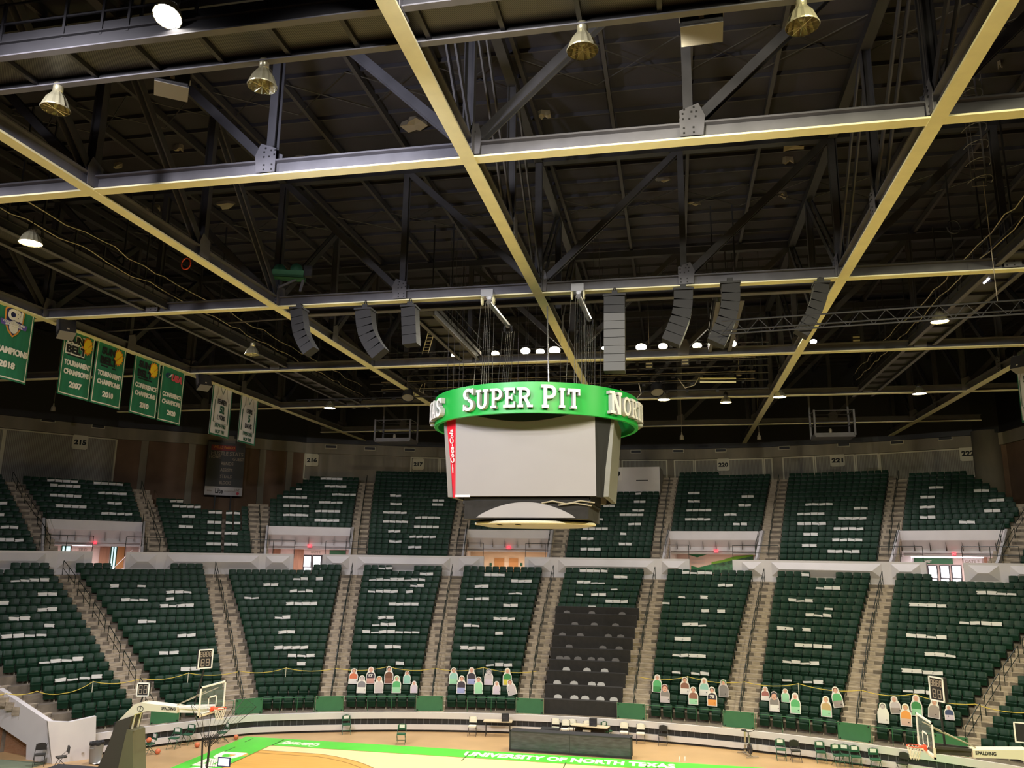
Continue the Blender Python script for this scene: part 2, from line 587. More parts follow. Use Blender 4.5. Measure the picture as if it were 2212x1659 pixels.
UPPER = [
    ('U214', [(0, -70), (12, -120)], [(0, 78), (12, 4)], 0, 12, 'upper section left of sign 215'),
    ('U215', [(5, 100), (12, 49)], [(5, 306), (12, 282)], 5, 12, 'upper section under sign 215'),
    ('UCa', [(0, 366), (10, 334)], [(0, 477), (8, 480)], 0, 9, 'upper section under stats board'),
    ('UCb', [(0, 484), (8, 487)], [(0, 541), (8, 536)], 0, 8, 'narrow upper block under stats board'),
    ('U216', [(5, 583), (10, 583), (16, 668)], [(5, 758), (16, 775)], 5, 16, 'upper section under sign 216'),
    ('U217', [(0, 793), (18, 812)], [(0, 966), (10, 984), (18, 997)], 0, 18, 'upper section under sign 217'),
    ('U218', [(5, 1013), (16, 1035)], [(5, 1190), (16, 1212)], 5, 16, 'upper section behind scoreboard'),
    ('U219', [(0, 1222), (13, 1245)], [(0, 1404), (13, 1424)], 0, 13, 'upper section below white booth'),
    ('U220', [(5, 1450), (17, 1466)], [(5, 1643), (17, 1664)], 5, 18, 'upper section under sign 220'),
    ('U221', [(0, 1683), (17, 1704)], [(0, 1893), (17, 1919)], 0, 17, 'upper section under sign 221'),
    ('U222', [(5, 1949), (16, 1963)], [(5, 2171), (8, 2200), (10, 2188), (16, 2088)], 5, 16, 'upper section under sign 222'),
    ('U223', [(0, 2204), (12, 2262)], [(0, 2420), (12, 2480)], 0, 10, 'upper section right of sign 222'),
]


def s1_left(i):
    r = LR0 + LT * i
    th = -40.0
    for _ in range(30):
        th = -math.degrees(math.acos(min(.999, (35.05 - YC) / (r + dl(th)))))
    return th


LEDGE = {}
for nm, L, R, ph in LOWER:
    for i in range(NLOW):
        a = s1_left(i) if L is None else low_th(interp(L, i), i)
        LEDGE[nm, i] = (a, low_th(interp(R, i), i))
UEDGE = {}
for nm, L, R, r0, r1, ph in UPPER:
    for i in range(0, 20):
        UEDGE[nm, i] = (up_th(interp(L, i), i), up_th(interp(R, i), i))

# terraces ----------------------------------------------------------
tb = MB()
for th in np.arange(-66, 44, 1.0):
    a, b = th, th + 1.0
    i0 = -1
    prev = (LR0 - .8, 0.0)
    for i in range(NLOW):
        ra = LR0 - .80 if i == 0 else LR0 + .08 + LT * (i - 1)
        rb = LR0 + .08 + LT * i if i < NLOW - 1 else 49.95
        z = low_floor(i)
        if PT(ra, a, 0)[1] < 33.9:
            prev = (rb, z)
            continue
        tb.quad(PT(ra, a, z), PT(ra, b, z), PT(rb, b, z), PT(rb, a, z))
        zl = 0.0 if i0 < 0 else low_floor(i - 1)
        tb.quad(PT(ra, a, zl), PT(ra, b, zl), PT(ra, b, z), PT(ra, a, z))
        i0 = i
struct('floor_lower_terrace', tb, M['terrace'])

WALLPX = [(-260, 868), (0, 897), (253, 924), (400, 934.5), (540, 946), (660, 957), (870, 965), (950, 967), (1340, 972), (1500, 971), (1650, 967), (1760, 961.5), (1900, 955), (2106, 941), (2170, 934), (2260, 908), (2420, 860)]
WZ = 19.2
WPTS = [atz(u, v, WZ) for u, v in WALLPX]


def wall_r(th):
    """radius (about the bowl centre) where the back wall stands in direction th"""
    a = math.radians(th)
    d = (math.sin(a), math.cos(a))
    for p, q in zip(WPTS, WPTS[1:]):
        x0, y0, x1, y1 = p[0] - XC, p[1] - YC, q[0] - XC, q[1] - YC
        den = d[0] * (y1 - y0) - d[1] * (x1 - x0)
        if abs(den) < 1e-9:
            continue
        t = (x0 * (y1 - y0) - y0 * (x1 - x0)) / den
        s = (x0 * d[1] - y0 * d[0]) / den
        if t > 0 and -1e-6 <= s <= 1 + 1e-6:
            return t
    return 66.0


def up_clip(th):
    pts = [(-60, 13), (-45, 13), (-37.4, 13), (-36.4, 13), (-35.9, 11), (-34.2, 9.6), (-32, 8.6), (-29.2, 8.6), (-28.6, 11), (-27, 11.5), (-24.5, 17), (-20.3, 17), (-19.3, 19), (3, 19), (12, 19), (13, 18), (20.5, 18), (21.8, 17), (25.4, 17), (27.2, 13), (28.7, 11), (31, 11), (60, 11)]
    return int(interp(pts, th))


VOMS = ['U215', 'U216', 'U218', 'U220', 'U222']
VOMR = {}
for k in VOMS:
    VOMR[k] = (UEDGE[k, 5][0] - .08, UEDGE[k, 5][1] + .08)
RF = 49.95        # back of the top lower row / face of the white parapet
tb = MB()
ths = sorted(set([round(t, 3) for t in np.arange(-62, 44, 1.0)] + [round(x, 3) for v in VOMR.values() for x in v]))
for a, b in zip(ths, ths[1:]):
    m = (a + b) / 2
    vom = any(v[0] < m < v[1] for v in VOMR.values())
    nmax = up_clip(m)
    wr = wall_r(m) - dl(m) + .3
    i0 = 5 if vom else 0
    for i in range(i0, nmax):
        ra = RF + .25 if i == 0 else UR0 + .08 + UT * (i - 1)
        rb = UR0 + .08 + UT * i if i < nmax - 1 else max(wr, UR0 + .08 + UT * i)
        if ra > wr:
            break
        rb = min(rb, wr) if i < nmax - 1 else rb
        z = up_floor(i)
        tb.quad(PT(ra, a, z), PT(ra, b, z), PT(rb, b, z), PT(rb, a, z))
        zl = up_floor(i - 1) if i > i0 else (6.5 if not vom else up_floor(4) + .1)
        tb.quad(PT(ra, a, zl), PT(ra, b, zl), PT(ra, b, z), PT(ra, a, z))
        for t in (a, b):
            tb.quad(PT(ra, t, z - 1.0), PT(rb, t, z - 1.0), PT(rb, t, z), PT(ra, t, z))
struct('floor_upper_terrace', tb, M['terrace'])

# aisles -------------------------------------------------------------
def sector(mb, r0, r1, a, b, z0, z1, n=2):
    for k in range(n):
        p, q = a + (b - a) * k / n, a + (b - a) * (k + 1) / n
        mb.quad(PT(r0, p, z1), PT(r0, q, z1), PT(r1, q, z1), PT(r1, p, z1))
        mb.quad(PT(r0, p, z0), PT(r0, q, z0), PT(r0, q, z1), PT(r0, p, z1))
    mb.quad(PT(r0, a, z0), PT(r0, a, z1), PT(r1, a, z1), PT(r1, a, z0))
    mb.quad(PT(r0, b, z0), PT(r1, b, z0), PT(r1, b, z1), PT(r0, b, z1))


LAISLES = []
for (n0, *_), (n1, *_) in zip(LOWER, LOWER[1:]):
    mb = MB()
    for i in range(NLOW):
        a, b = LEDGE[n0, i][1] + .12, LEDGE[n1, i][0] - .12
        ra = LR0 - .8 if i == 0 else LR0 + .08 + LT * (i - 1)
        rb = LR0 + .08 + LT * i if i < NLOW - 1 else RF
        z = low_floor(i)
        sector(mb, ra, rb, a, b, z - .3, z + .008)
        if i < NLOW - 1:
            sector(mb, rb - .36, rb, a, b, z, z + LRI / 2 + .004)
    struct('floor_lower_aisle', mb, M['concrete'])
    LAISLES.append((n0, n1))
# stairs beside the corner tunnel, running straight
mb = MB()
for k in range(30):
    x = -27.0 - .40 * k
    z = LZ0 + .185 * k
    mb.box(x - .40, x + .02, 33.75, 34.85, z - .35, z + .01)
struct('floor_corner_stairs', mb, M['concrete'])

UAISLES = []
UORD = [u for u in UPPER if u[0] not in ('UCb',)]
UPAIR = [('U214', 'U215'), ('U215', 'UCa'), ('UCb', 'U216'), ('U216', 'U217'), ('U217', 'U218'), ('U218', 'U219'), ('U219', 'U220'), ('U220', 'U221'), ('U221', 'U222'), ('U222', 'U223')]
for n0, n1 in UPAIR:
    mb = MB()
    for i in range(NUP):
        a, b = UEDGE[n0, i][1] + .08, UEDGE[n1, i][0] - .08
        if n0 == 'U222' and i > 5:
            a = max(UEDGE[n0, min(i, 16)][1] + .08, a)
        if i >= up_clip((a + b) / 2) or b <= a:
            continue
        ra = RF + .25 if i == 0 else UR0 + .08 + UT * (i - 1)
        rb = UR0 + .08 + UT * i
        z = up_floor(i)
        sector(mb, ra, rb, a, b, z - .3, z + .008)
        sector(mb, rb - .40, rb, a, b, z, z + URI / 2 + .004)
    struct('floor_upper_aisle', mb, M['concrete'])
    UAISLES.append((n0, n1))

# ------------------------------------------------------------------ seats
def seat_parts():
    bk = MB()
    xs = [-.236, -.12, 0, .12, .236]
    rows = [(-.075, .30), (-.05, .52), (-.005, .69), (.004, .72)]
    vs = []
    for side in (0, 1):
        for (y, z) in rows:
            for x in xs:
                cv = .030 * (1 - (x / .236) ** 2)
                zz = z - (.02 if (abs(x) > .2 and z > .7) else 0)
                vs.append((x, y + cv - (.03 if side == 0 else 0), zz))
    nx = len(xs)
    nr = len(rows)
    fs = []
    for i in range(nr - 1):
        for k in range(nx - 1):
            a = i * nx + k
            fs.append((a, a + 1, a + nx + 1, a + nx))
            o = nr * nx
            fs.append((o + a, o + a + nx, o + a + nx + 1, o + a + 1))
    o = nr * nx
    for k in range(nx - 1):
        fs.append(((nr - 1) * nx + k, (nr - 1) * nx + k + 1, o + (nr - 1) * nx + k + 1, o + (nr - 1) * nx + k))
        fs.append((k + 1, k, o + k, o + k + 1))
    for i in range(nr - 1):
        fs.append((i * nx, (i + 1) * nx, o + (i + 1) * nx, o + i * nx))
        fs.append(((i + 1) * nx + nx - 1, i * nx + nx - 1, o + i * nx + nx - 1, o + (i + 1) * nx + nx - 1))
    bk.add(vs, fs)
    pan = MB()
    poly = [(-.16, .13), (-.125, .13), (-.115, .40), (-.135, .435), (-.20, .44), (-.235, .425), (-.235, .385), (-.20, .30)]
    pan.prism(poly, -.215, .215, 'x')
    arm = MB()
    arm.box(.232, .272, -.30, -.06, .50, .535)
    arm.box(.240, .264, -.17, -.06, .10, .50)
    leg = MB()
    leg.box(.236, .268, -.155, -.10, 0.0, .12)
    leg.box(.225, .279, -.20, -.05, 0.0, .018)
    return bk, pan, arm, leg


SB, SP, SA, SL = seat_parts()
bk_me = SB.mesh('backrest', M['seat'], True)
pan_me = SP.mesh('seat_pan', M['seat'])
arm_me = SA.mesh('armrest', M['seat_dark'])
leg_me = SL.mesh('leg', M['pipe'])
ORD = ['first', 'second', 'third', 'fourth', 'fifth', 'sixth', 'seventh', 'eighth', 'ninth', 'tenth', 'eleventh', 'twelfth', 'thirteenth', 'fourteenth', 'fifteenth', 'sixteenth', 'seventeenth', 'eighteenth', 'nineteenth', 'twentieth', 'twenty-first', 'twenty-second', 'twenty-third', 'twenty-fourth', 'twenty-fifth']

SEATS = []   # dict(sec, row, k, n, th, pos, ph, tier)
for nm, L, R, ph in LOWER:
    for i in range(NLOW):
        if nm == 'S6' and i < 12:
            continue
        a, b = LEDGE[nm, i]
        r = LR0 + LT * i
        w = math.radians(b - a) * (r + dl((a + b) / 2))
        n = max(3, round(w / (.575 if i == 0 else .492)))
        if nm == 'S1' and i == 0:
            a = low_th(206, 0); n = 4
        for k in range(n):
            if i == 18:
                if nm in ('S4', 'S8') and 4 <= k < n - 4:
                    continue
                if nm == 'S2' and 4 <= k < n - 4:
                    continue
                if nm == 'S3' and k < n - 4:
                    continue
                if nm == 'S1' and k < n - 4:
                    continue
                if nm == 'S9' and 4 <= k < n - 5:
                    continue
            th = a + (b - a) * (k + .5) / n
            SEATS.append(dict(sec=nm, row=i, k=k, n=n, th=th, pos=PT(r, th, low_floor(i) + .008), ph=ph, tier=0))
for nm, L, R, r0, r1, ph in UPPER:
    for i in range(r0, r1 + 1):
        a, b = UEDGE[nm, i]
        r = UR0 + UT * i
        if nm == 'U216' and i > 10:
            pass
        w = math.radians(b - a) * (r + dl((a + b) / 2))
        n = max(1, round(w / .505))
        for k in range(n):
            th = a + (b - a) * (k + .5) / n
            if nm == 'UCa' and i == 8 and k > 5:
                continue
            if nm == 'UCa' and i == 9 and k > 3:
                continue
            if nm == 'UCb' and i == 8 and k < n - 1:
                continue
            if nm == 'U220' and i == 18 and k > 6:
                continue
            SEATS.append(dict(sec=nm, row=i, k=k, n=n, th=th, pos=PT(r, th, up_floor(i) + .008), ph=ph, tier=1))
SPX = projn(np.array([s['pos'] for s in SEATS]) + np.array([0, 0, .45]))
for s, q in zip(SEATS, SPX):
    s['u'], s['v'] = float(q[0]), float(q[1])
    s['d'] = float(np.linalg.norm(np.array(s['pos']) - CAM))
inview = [s for s in SEATS if 4 < s['u'] < 2208 and s['v'] < 1655]
inview.sort(key=lambda s: s['d'])
near = inview[:300]
nearid = set(id(s) for s in near)
first = None
for s in near:
    lab = 'green folding seat, %s row up, %s from left, %s' % (ORD[s['row']], ORD[s['k']], s['ph'])
    if s['row'] == 0:
        lab = 'green folding seat, front row, %s from left, %s' % (ORD[s['k']], s['ph'])
    if first is None:
        t = thing('arena_seat', lab, 'seat', s['pos'], -math.radians(s['th']), 'green folding arena seats')
        for nmx, me in (('backrest', bk_me), ('seat_pan', pan_me), ('armrest', arm_me), ('leg', leg_me)):
            o = bpy.data.objects.new(nmx, me)
            COL.objects.link(o)
            o.parent = t
        first = t
    else:
        copy_tree(first, s['pos'], -math.radians(s['th']), lab)
# every other seat as one mass
allm = MB()
for p in (SB, SP, SA, SL):
    allm.join(p)
pv = np.array(allm.v)
nf_pan = len(SB.f) + len(SP.f)
V, F, MI = [], [], []
off = 0
fl = np.array([list(f) + [-1] * (8 - len(f)) for f in allm.f])
for s in SEATS:
    if id(s) in nearid or not (-120 < s['u'] < 2330):
        continue
    a = -math.radians(s['th'])
    c, sn = math.cos(a), math.sin(a)
    x = pv[:, 0] * c - pv[:, 1] * sn + s['pos'][0]
    y = pv[:, 0] * sn + pv[:, 1] * c + s['pos'][1]
    V.append(np.stack([x, y, pv[:, 2] + s['pos'][2]], 1))
    F.extend([tuple(j + off for j in f) for f in allm.f])
    MI.extend([0] * nf_pan + [1] * (len(allm.f) - nf_pan))
    off += len(pv)
me = bpy.data.meshes.new('arena_seat_rows')
me.from_pydata(np.concatenate(V).tolist(), [], F)
me.materials.append(M['seat'])
me.materials.append(M['seat_dark'])
me.polygons.foreach_set('material_index', MI)
me.update()
o = bpy.data.objects.new('arena_seat_rows', me)
COL.objects.link(o)
tag(o, 'rows of green folding seats further back in both tiers', 'seats', 'green folding arena seats')
o['kind'] = 'stuff'

# ------------------------------------------------------------------ papers on the seats
PAPERS = []


def pblock(ox, oy, sc, items):
    for x, y, n in items:
        PAPERS.append((ox + x / sc, oy + y / sc, n))


pblock(0, 880, 3.95, [(8, 820, 1), (20, 915, 1), (20, 1020, 2), (15, 1128, 3), (468, 590, 4), (460, 675, 4), (450, 755, 4), (495, 845, 4), (815, 655, 4), (845, 738, 4), (970, 825, 2), (860, 905, 4), (1465, 760, 2), (1495, 840, 4), (1810, 893, 2), (1950, 895, 2), (1580, 930, 2), (1815, 980, 2), (1945, 982, 2), (1565, 1018, 2), (1800, 1068, 2), (1945, 1072, 2), (1795, 1160, 2), (1940, 1165, 2)])
pblock(540, 930, 3.95, [(645, 405, 4), (640, 468, 4), (430, 495, 1), (728, 540, 4), (305, 562, 4), (625, 608, 4), (288, 637, 4), (600, 685, 4), (290, 715, 4), (570, 762, 4), (1217, 550, 2), (1590, 588, 2), (1205, 620, 2), (1570, 657, 2), (1158, 690, 4), (1452, 733, 4), (1147, 770, 4), (1443, 815, 4), (1195, 852, 2), (1405, 900, 4), (1185, 940, 2), (1395, 985, 2), (430, 1268, 1), (496, 1260, 1), (615, 1266, 1), (140, 1315, 2), (405, 1362, 3), (45, 1418, 1), (345, 1475, 4), (1110, 1172, 2), (1495, 1217, 2), (1050, 1265, 8), (1410, 1317, 2), (1040, 1360, 4), (1340, 1370, 1), (1225, 1480, 4), (2015, 1230, 3), (1955, 1322, 2), (1885, 1435, 3)])
pblock(1080, 930, 3.814, [(1140, 517, 1), (1128, 582, 2), (890, 617, 2), (1105, 655, 2), (1000, 690, 4), (850, 725, 1), (1090, 768, 2), (688, 800, 4), (1008, 843, 1), (688, 886, 2), (998, 932, 2), (677, 968, 2), (832, 972, 1), (1570, 513, 2), (2015, 543, 2), (1562, 580, 2), (2010, 614, 2), (1560, 653, 4), (1875, 690, 2), (1552, 728, 4), (1970, 772, 2), (662, 1160, 4), (985, 1212, 2), (660, 1253, 4), (955, 1298, 1), (648, 1350, 1), (770, 1353, 2), (875, 1398, 3), (645, 1452, 1), (777, 1447, 1), (1515, 1175, 4), (1838, 1282, 2), (1500, 1378, 1), (1690, 1378, 1), (1373, 1412, 1), (1708, 1480, 1), (1848, 1500, 1), (128, 1233, 3), (108, 1340, 2), (75, 1440, 2)])
pblock(1640, 900, 3.858, [(395, 735, 4), (818, 765, 2), (342, 812, 4), (688, 850, 4), (336, 896, 4), (678, 940, 4), (390, 987, 2), (642, 1030, 4), (383, 1077, 2), (625, 1127, 4), (1440, 596, 2), (1830, 622, 2), (1378, 676, 2), (1932, 705, 2), (1370, 756, 2), (1880, 797, 2), (1360, 848, 2), (1698, 892, 2), (365, 1325, 1), (513, 1435, 3), (280, 1545, 3), (553, 1597, 1), (430, 1657, 3), (1845, 1475, 4), (1300, 1577, 4)])
pblock(0, 1250, 3.95, [(98, 12, 4), (320, 130, 2), (35, 205, 1), (372, 265, 1), (465, 270, 1), (100, 350, 2), (440, 408, 1), (92, 497, 4), (362, 700, 1), (468, 712, 1), (530, 690, 1), (632, 705, 1), (560, 872, 1), (625, 845, 3), (955, 60, 1), (1172, 65, 1), (1485, 115, 3), (1035, 180, 2), (1258, 180, 1), (1472, 172, 1), (1390, 235, 4), (1172, 360, 2), (1572, 490, 2), (1358, 632, 2), (1535, 765, 2), (2110, 160, 2)])
pblock(540, 1250, 3.95, [(240, 330, 2), (278, 463, 2), (245, 590, 4), (360, 652, 3), (435, 715, 1), (1145, 333, 2), (1070, 390, 3), (1005, 447, 7), (1060, 577, 1), (1202, 577, 2), (1290, 710, 1), (2125, 338, 3), (1858, 397, 2), (2143, 458, 1), (1842, 580, 3), (2068, 727, 3)])
pblock(1080, 1250, 3.814, [(1550, 380, 3), (1487, 497, 2), (1460, 637, 4), (1462, 762, 1), (1625, 775, 2)])
pblock(1640, 1250, 3.867, [(195, 420, 1), (262, 437, 1), (412, 443, 1), (347, 557, 4), (240, 705, 1), (325, 690, 1), (400, 712, 1), (490, 712, 1), (243, 842, 1), (425, 857, 2), (1735, 365, 4), (1295, 480, 4), (1445, 648, 3), (1265, 770, 2), (1430, 797, 1), (1527, 797, 1), (1235, 925, 3)])
index = {(s['sec'], s['row'], s['k']): s for s in SEATS}
SU = np.array([[s['u'], s['v']] for s in SEATS])
taken = {}
for u, v, n in PAPERS:
    j = int(np.argmin(((SU[:, 0] - u) ** 2) + ((SU[:, 1] - v) * 1.6) ** 2))
    s = SEATS[j]
    for q in range(n):
        t = index.get((s['sec'], s['row'], s['k'] + q))
        if t is not None:
            taken[(t['sec'], t['row'], t['k'])] = t
plist = sorted(taken.values(), key=lambda s: s['d'])


def paper_mb(h, bend):
    mb = MB()
    n = 6
    vs, fs = [], []
    for side in (0, .006):
        for k in range(n + 1):
            x = -.235 + .47 * k / n
            y = -.245 - bend * math.cos(x * 6.0) * .02 - side
            sag = .012 * bend * math.sin(x * 9)
            vs += [(x, y + .006, .42 + sag), (x, y - .002, .42 + h + sag)]
    o = 2 * (n + 1)
    for k in range(n):
        a = 2 * k
        fs.append((o + a, o + a + 2, o + a + 3, o + a + 1))
        fs.append((a, a + 1, a + 3, a + 2))
        fs.append((a + 1, o + a + 1, o + a + 3, a + 3))
        fs.append((a, a + 2, o + a + 2, o + a))
    fs.append((0, o, o + 1, 1))
    fs.append((2 * n, 2 * n + 1, o + 2 * n + 1, o + 2 * n))
    return mb.add(vs, fs)


PM = [paper_mb(h, b) for h, b in ((.19, .3), (.17, 1.0), (.12, -.8), (.18, -1.0), (.09, .8), (.20, .1))]
PME = [p.mesh('paper_sheet', M['paper']) for p in PM]
rng = random.Random(3)
rest = MB()
for idx, s in enumerate(plist):
    w = rng.choice([0, 0, 1, 1, 3, 5, 2, 4]) if s['tier'] == 0 else rng.choice([0, 5, 3, 1])
    if idx < 300:
        o = bpy.data.objects.new('paper_sheet', PME[w])
        COL.objects.link(o)
        o.location = s['pos']
        o.rotation_euler = (0, rng.uniform(-.07, .07) * .6, -math.radians(s['th']))
        rw = 'front row' if s['row'] == 0 else '%s row up' % ORD[s['row']]
        tag(o, 'white paper on %s seat from left, %s, %s' % (ORD[s['k']], rw, s['ph']), 'paper', 'white papers on the seats')
    else:
        xf = Matrix.Translation(Vector(s['pos'])) @ Matrix.Rotation(-math.radians(s['th']), 4, 'Z')
        rest.add(PM[w].v, PM[w].f, xf)
if rest.v:
    o = rest.build('paper_sheets', M['paper'])
    tag(o, 'white papers on seats far up in the upper tier', 'papers', 'white papers on the seats')
    o['kind'] = 'stuff'
# ------------------------------------------------------------------ helpers for placing on surfaces
def at_r(u, v, r):
    """point where the view line meets the bowl cylinder of radius r"""
    d = ray(u, v)
    th = math.degrees(math.atan2(d[0], d[1]))
    for _ in range(12):
        q = r + dl(th)
        a = d[0] ** 2 + d[1] ** 2
        b = 2 * ((CAM[0] - XC) * d[0] + (CAM[1] - YC) * d[1])
        c = (CAM[0] - XC) ** 2 + (CAM[1] - YC) ** 2 - q * q
        k = (-b + math.sqrt(b * b - 4 * a * c)) / (2 * a)
        p = CAM + d * k
        th = math.degrees(math.atan2(p[0] - XC, p[1] - YC))
    return p, th


def plane_hit(u, v, P0, n):
    d = ray(u, v)
    n = np.array(n, float)
    k = np.dot(np.array(P0) - CAM, n) / np.dot(d, n)
    return CAM + d * k


def RB(T):
    """mesh builder taking world coordinates for a part of thing T"""
    mw = Matrix.Translation(T.location) @ Matrix.Rotation(T.rotation_euler[2], 4, 'Z')
    return MB(mw.inverted())


# ------------------------------------------------------------------ white parapet between the tiers
FZ = 9.06
SEGS = [(-160, 201, [(-45, 100), (127, 183)]), (273, 635, [(281, 339), (361, 560), (574, 627)]), (697, 1045.5, [(705, 755), (773, 973), (991, 1036)]),
        (1133.5, 1489, [(1142, 1189), (1206, 1412), (1429, 1480)]), (1582, 2000, [(1602, 1645), (1666, 1903), (1924, 1987)]), (2080, 2420, [(2091, 2157), (2180, 2380)])]


def fth(u):
    return solve_th(u, RF, FZ)


for ua, ub, hips in SEGS:
    a, b = fth(ua), fth(ub)
    mb = MB()
    n = max(3, int((b - a) / .8))
    for k in range(n):
        p, q = a + (b - a) * k / n, a + (b - a) * (k + 1) / n
        mb.quad(PT(RF, p, 6.4), PT(RF, q, 6.4), PT(RF, q, FZ), PT(RF, p, FZ))
        mb.quad(PT(RF, p, FZ), PT(RF, q, FZ), PT(RF + .25, q, FZ), PT(RF + .25, p, FZ))
        mb.quad(PT(RF + .25, p, 6.4), PT(RF + .25, p, FZ), PT(RF + .25, q, FZ), PT(RF + .25, q, 6.4))
    for t in (a, b):
        mb.quad(PT(RF, t, 6.4), PT(RF + .25, t, 6.4), PT(RF + .25, t, FZ), PT(RF, t, FZ))
    w = struct('wall_parapet', mb, M['white'])
    for h0, h1 in hips:
        p, q = fth(h0), fth(h1)
        inset = math.degrees(.52 / RF)
        hm = MB()
        ns = max(1, int((q - p) / 1.2))
        p2, q2 = p + inset, q - inset
        zt, zm, zb = 8.92, 8.47, 8.02
        for k in range(ns):
            s0, s1 = k / ns, (k + 1) / ns
            A0, A1 = p + (q - p) * s0, p + (q - p) * s1
            B0, B1 = p2 + (q2 - p2) * s0, p2 + (q2 - p2) * s1
            hm.quad(PT(RF - .34, B0, zm), PT(RF - .34, B1, zm), PT(RF - .005, A1, zt), PT(RF - .005, A0, zt))
            hm.quad(PT(RF - .005, A0, zb), PT(RF - .005, A1, zb), PT(RF - .34, B1, zm), PT(RF - .34, B0, zm))
        hm.add([PT(RF - .005, p, zt), PT(RF - .005, p, zb), PT(RF - .34, p2, zm)], [(0, 1, 2)])
        hm.add([PT(RF - .005, q, zb), PT(RF - .005, q, zt), PT(RF - .34, q2, zm)], [(0, 1, 2)])
        o = hm.build('parapet_hip', M['white'], w)
        o['kind'] = 'structure'

# ------------------------------------------------------------------ entrance portals
RBK = 60.5
PORTAL_LIGHTS = []
for nm in VOMS:
    a, b = VOMR[nm]
    mb = MB()
    prof = [(54.86, 11.14), (54.86, 10.50), (55.40, 9.96), (55.40, 9.66), (55.7, 9.66), (55.7, 9.45), (RBK, 9.45)]
    n = 6
    for k in range(n):
        p, q = a + (b - a) * k / n, a + (b - a) * (k + 1) / n
        for (r0, z0), (r1, z1) in zip(prof, prof[1:]):
            mb.quad(PT(r0, p, z0), PT(r1, p, z1), PT(r1, q, z1), PT(r0, q, z0))
        mb.quad(PT(54.86, p, 11.14), PT(54.86, q, 11.14), PT(55.0, q, 11.14), PT(55.0, p, 11.14))
        mb.quad(PT(55.0, p, 11.14), PT(55.0, q, 11.14), PT(55.0, q, 10.7), PT(55.0, p, 10.7))
    struct('wall_portal_head', mb, M['white'])
    mb = MB()
    for t, s in ((a, -1), (b, 1)):
        dt = math.degrees(.16 / 53) * s
        poly = [(RF + .25, 6.5), (RBK, 6.5), (RBK, 11.2), (54.9, 11.2), (51.2, 9.35), (RF + .25, 9.0)]
        vs = [PT(r, t, z) for r, z in poly] + [PT(r, t + dt, z) for r, z in poly]
        m = len(poly)
        fs = [tuple(range(m)), tuple(range(2 * m - 1, m - 1, -1))] + [(i, (i + 1) % m, m + (i + 1) % m, m + i) for i in range(m)]
        mb.add(vs, fs)
    struct('wall_portal_side', mb, M['white'])
    mb = MB()
    for k in range(n):
        p, q = a + (b - a) * k / n, a + (b - a) * (k + 1) / n
        mb.quad(PT(RF + .25, p, 7.0), PT(RF + .25, q, 7.0), PT(RBK, q, 7.0), PT(RBK, p, 7.0))
        mb.quad(PT(RBK, p, 6.5), PT(RBK, q, 6.5), PT(RBK, q, 9.6), PT(RBK, p, 9.6))
    struct('wall_concourse', mb, M['creamwall'] if nm == 'U218' else M['pinkwall'])
    c = PT(57.6, (a + b) / 2, 9.36)
    PORTAL_LIGHTS.append((c, (a + b) / 2, nm))


def wallbox(u0, u1, v0, v1, r, th=.05, mb=None, slant=0.0):
    """thin box standing on the cylinder r, covering the given window of the view"""
    p, t0 = at_r(u0, (v0 + v1) / 2, r)
    q, t1 = at_r(u1, (v0 + v1) / 2, r)
    z1 = at_r((u0 + u1) / 2, v0, r)[0][2]
    z0 = at_r((u0 + u1) / 2, v1, r)[0][2]
    mb = mb or MB()
    vs = [PT(r, t0, z0), PT(r, t1, z0), PT(r, t1 + slant, z1), PT(r, t0 + slant, z1), PT(r - th, t0, z0), PT(r - th, t1, z0), PT(r - th, t1 + slant, z1), PT(r - th, t0 + slant, z1)]
    return mb.add(vs, [(0, 1, 2, 3), (7, 6, 5, 4), (0, 4, 5, 1), (1, 5, 6, 2), (2, 6, 7, 3), (3, 7, 4, 0)])


def wtag(mb, name, m, label, cat, group=None):
    return tag(mb.build(name, m), label, cat, group)


BK = RBK - .03
# doors and panels of the concourse, portal by portal
def door(u0, u1, v0, v1, label, m, panes=None, handle=False):
    o = wtag(wallbox(u0, u1, v0, v1, BK), 'concourse_door', m, label, 'door')
    if panes:
        for a in panes:
            wallbox(a[0], a[1], a[2], a[3], BK - .055, .02).build('glass_pane', M['daylight'], o)
    return o


door(1068, 1089, 1206, 1260, 'left of two orange brown doors in central portal', M['door'])
door(1099, 1119, 1206, 1260, 'right of two orange brown doors in central portal', M['door'])
for u, l in ((1060, 'left'), (1126, 'right')):
    wtag(wallbox(u - 2.5, u + 2.5, 1216, 1223, BK, .04), 'door_sign', M['inkgreen'], 'small dark door plaque %s of the orange brown doors' % l, 'sign')
door(655, 673, 1198, 1238, 'left glass door under the gate E sign', M['darksteel'], [(656.5, 671, 1202, 1224), (656.5, 671, 1226, 1237)])
door(674, 696, 1198, 1238, 'right glass door under the gate E sign', M['darksteel'], [(677, 692, 1202, 1224), (677, 692, 1226, 1237)])
o = wtag(wallbox(655.5, 703, 1187.5, 1198.5, BK, .06), 'gate_sign', M['pinkwall'], 'pale gate sign lettered GATE E above glass doors', 'sign')
P, t = at_r(682, 1193, BK - .07)
vs, fs = fit_text('GATE E', .80, .19, .02, .02)
MB().add(vs, fs, upright(P, -math.radians(t))).build('lettering', M['taupe'], o)
wtag(wallbox(634, 655, 1185, 1236, BK, .10), 'wall_panel', M['wood'], 'brown wood panel left of the gate E doors', 'panel')
wtag(wallbox(590, 606, 1184, 1200, BK, .05), 'wall_panel', M['wood'], 'brown wood panel at far left of the gate E portal', 'panel')
wtag(wallbox(712, 746, 1189, 1200, BK, .05), 'green_banner', M['gate'], 'green wall banner right of the gate E sign', 'banner')
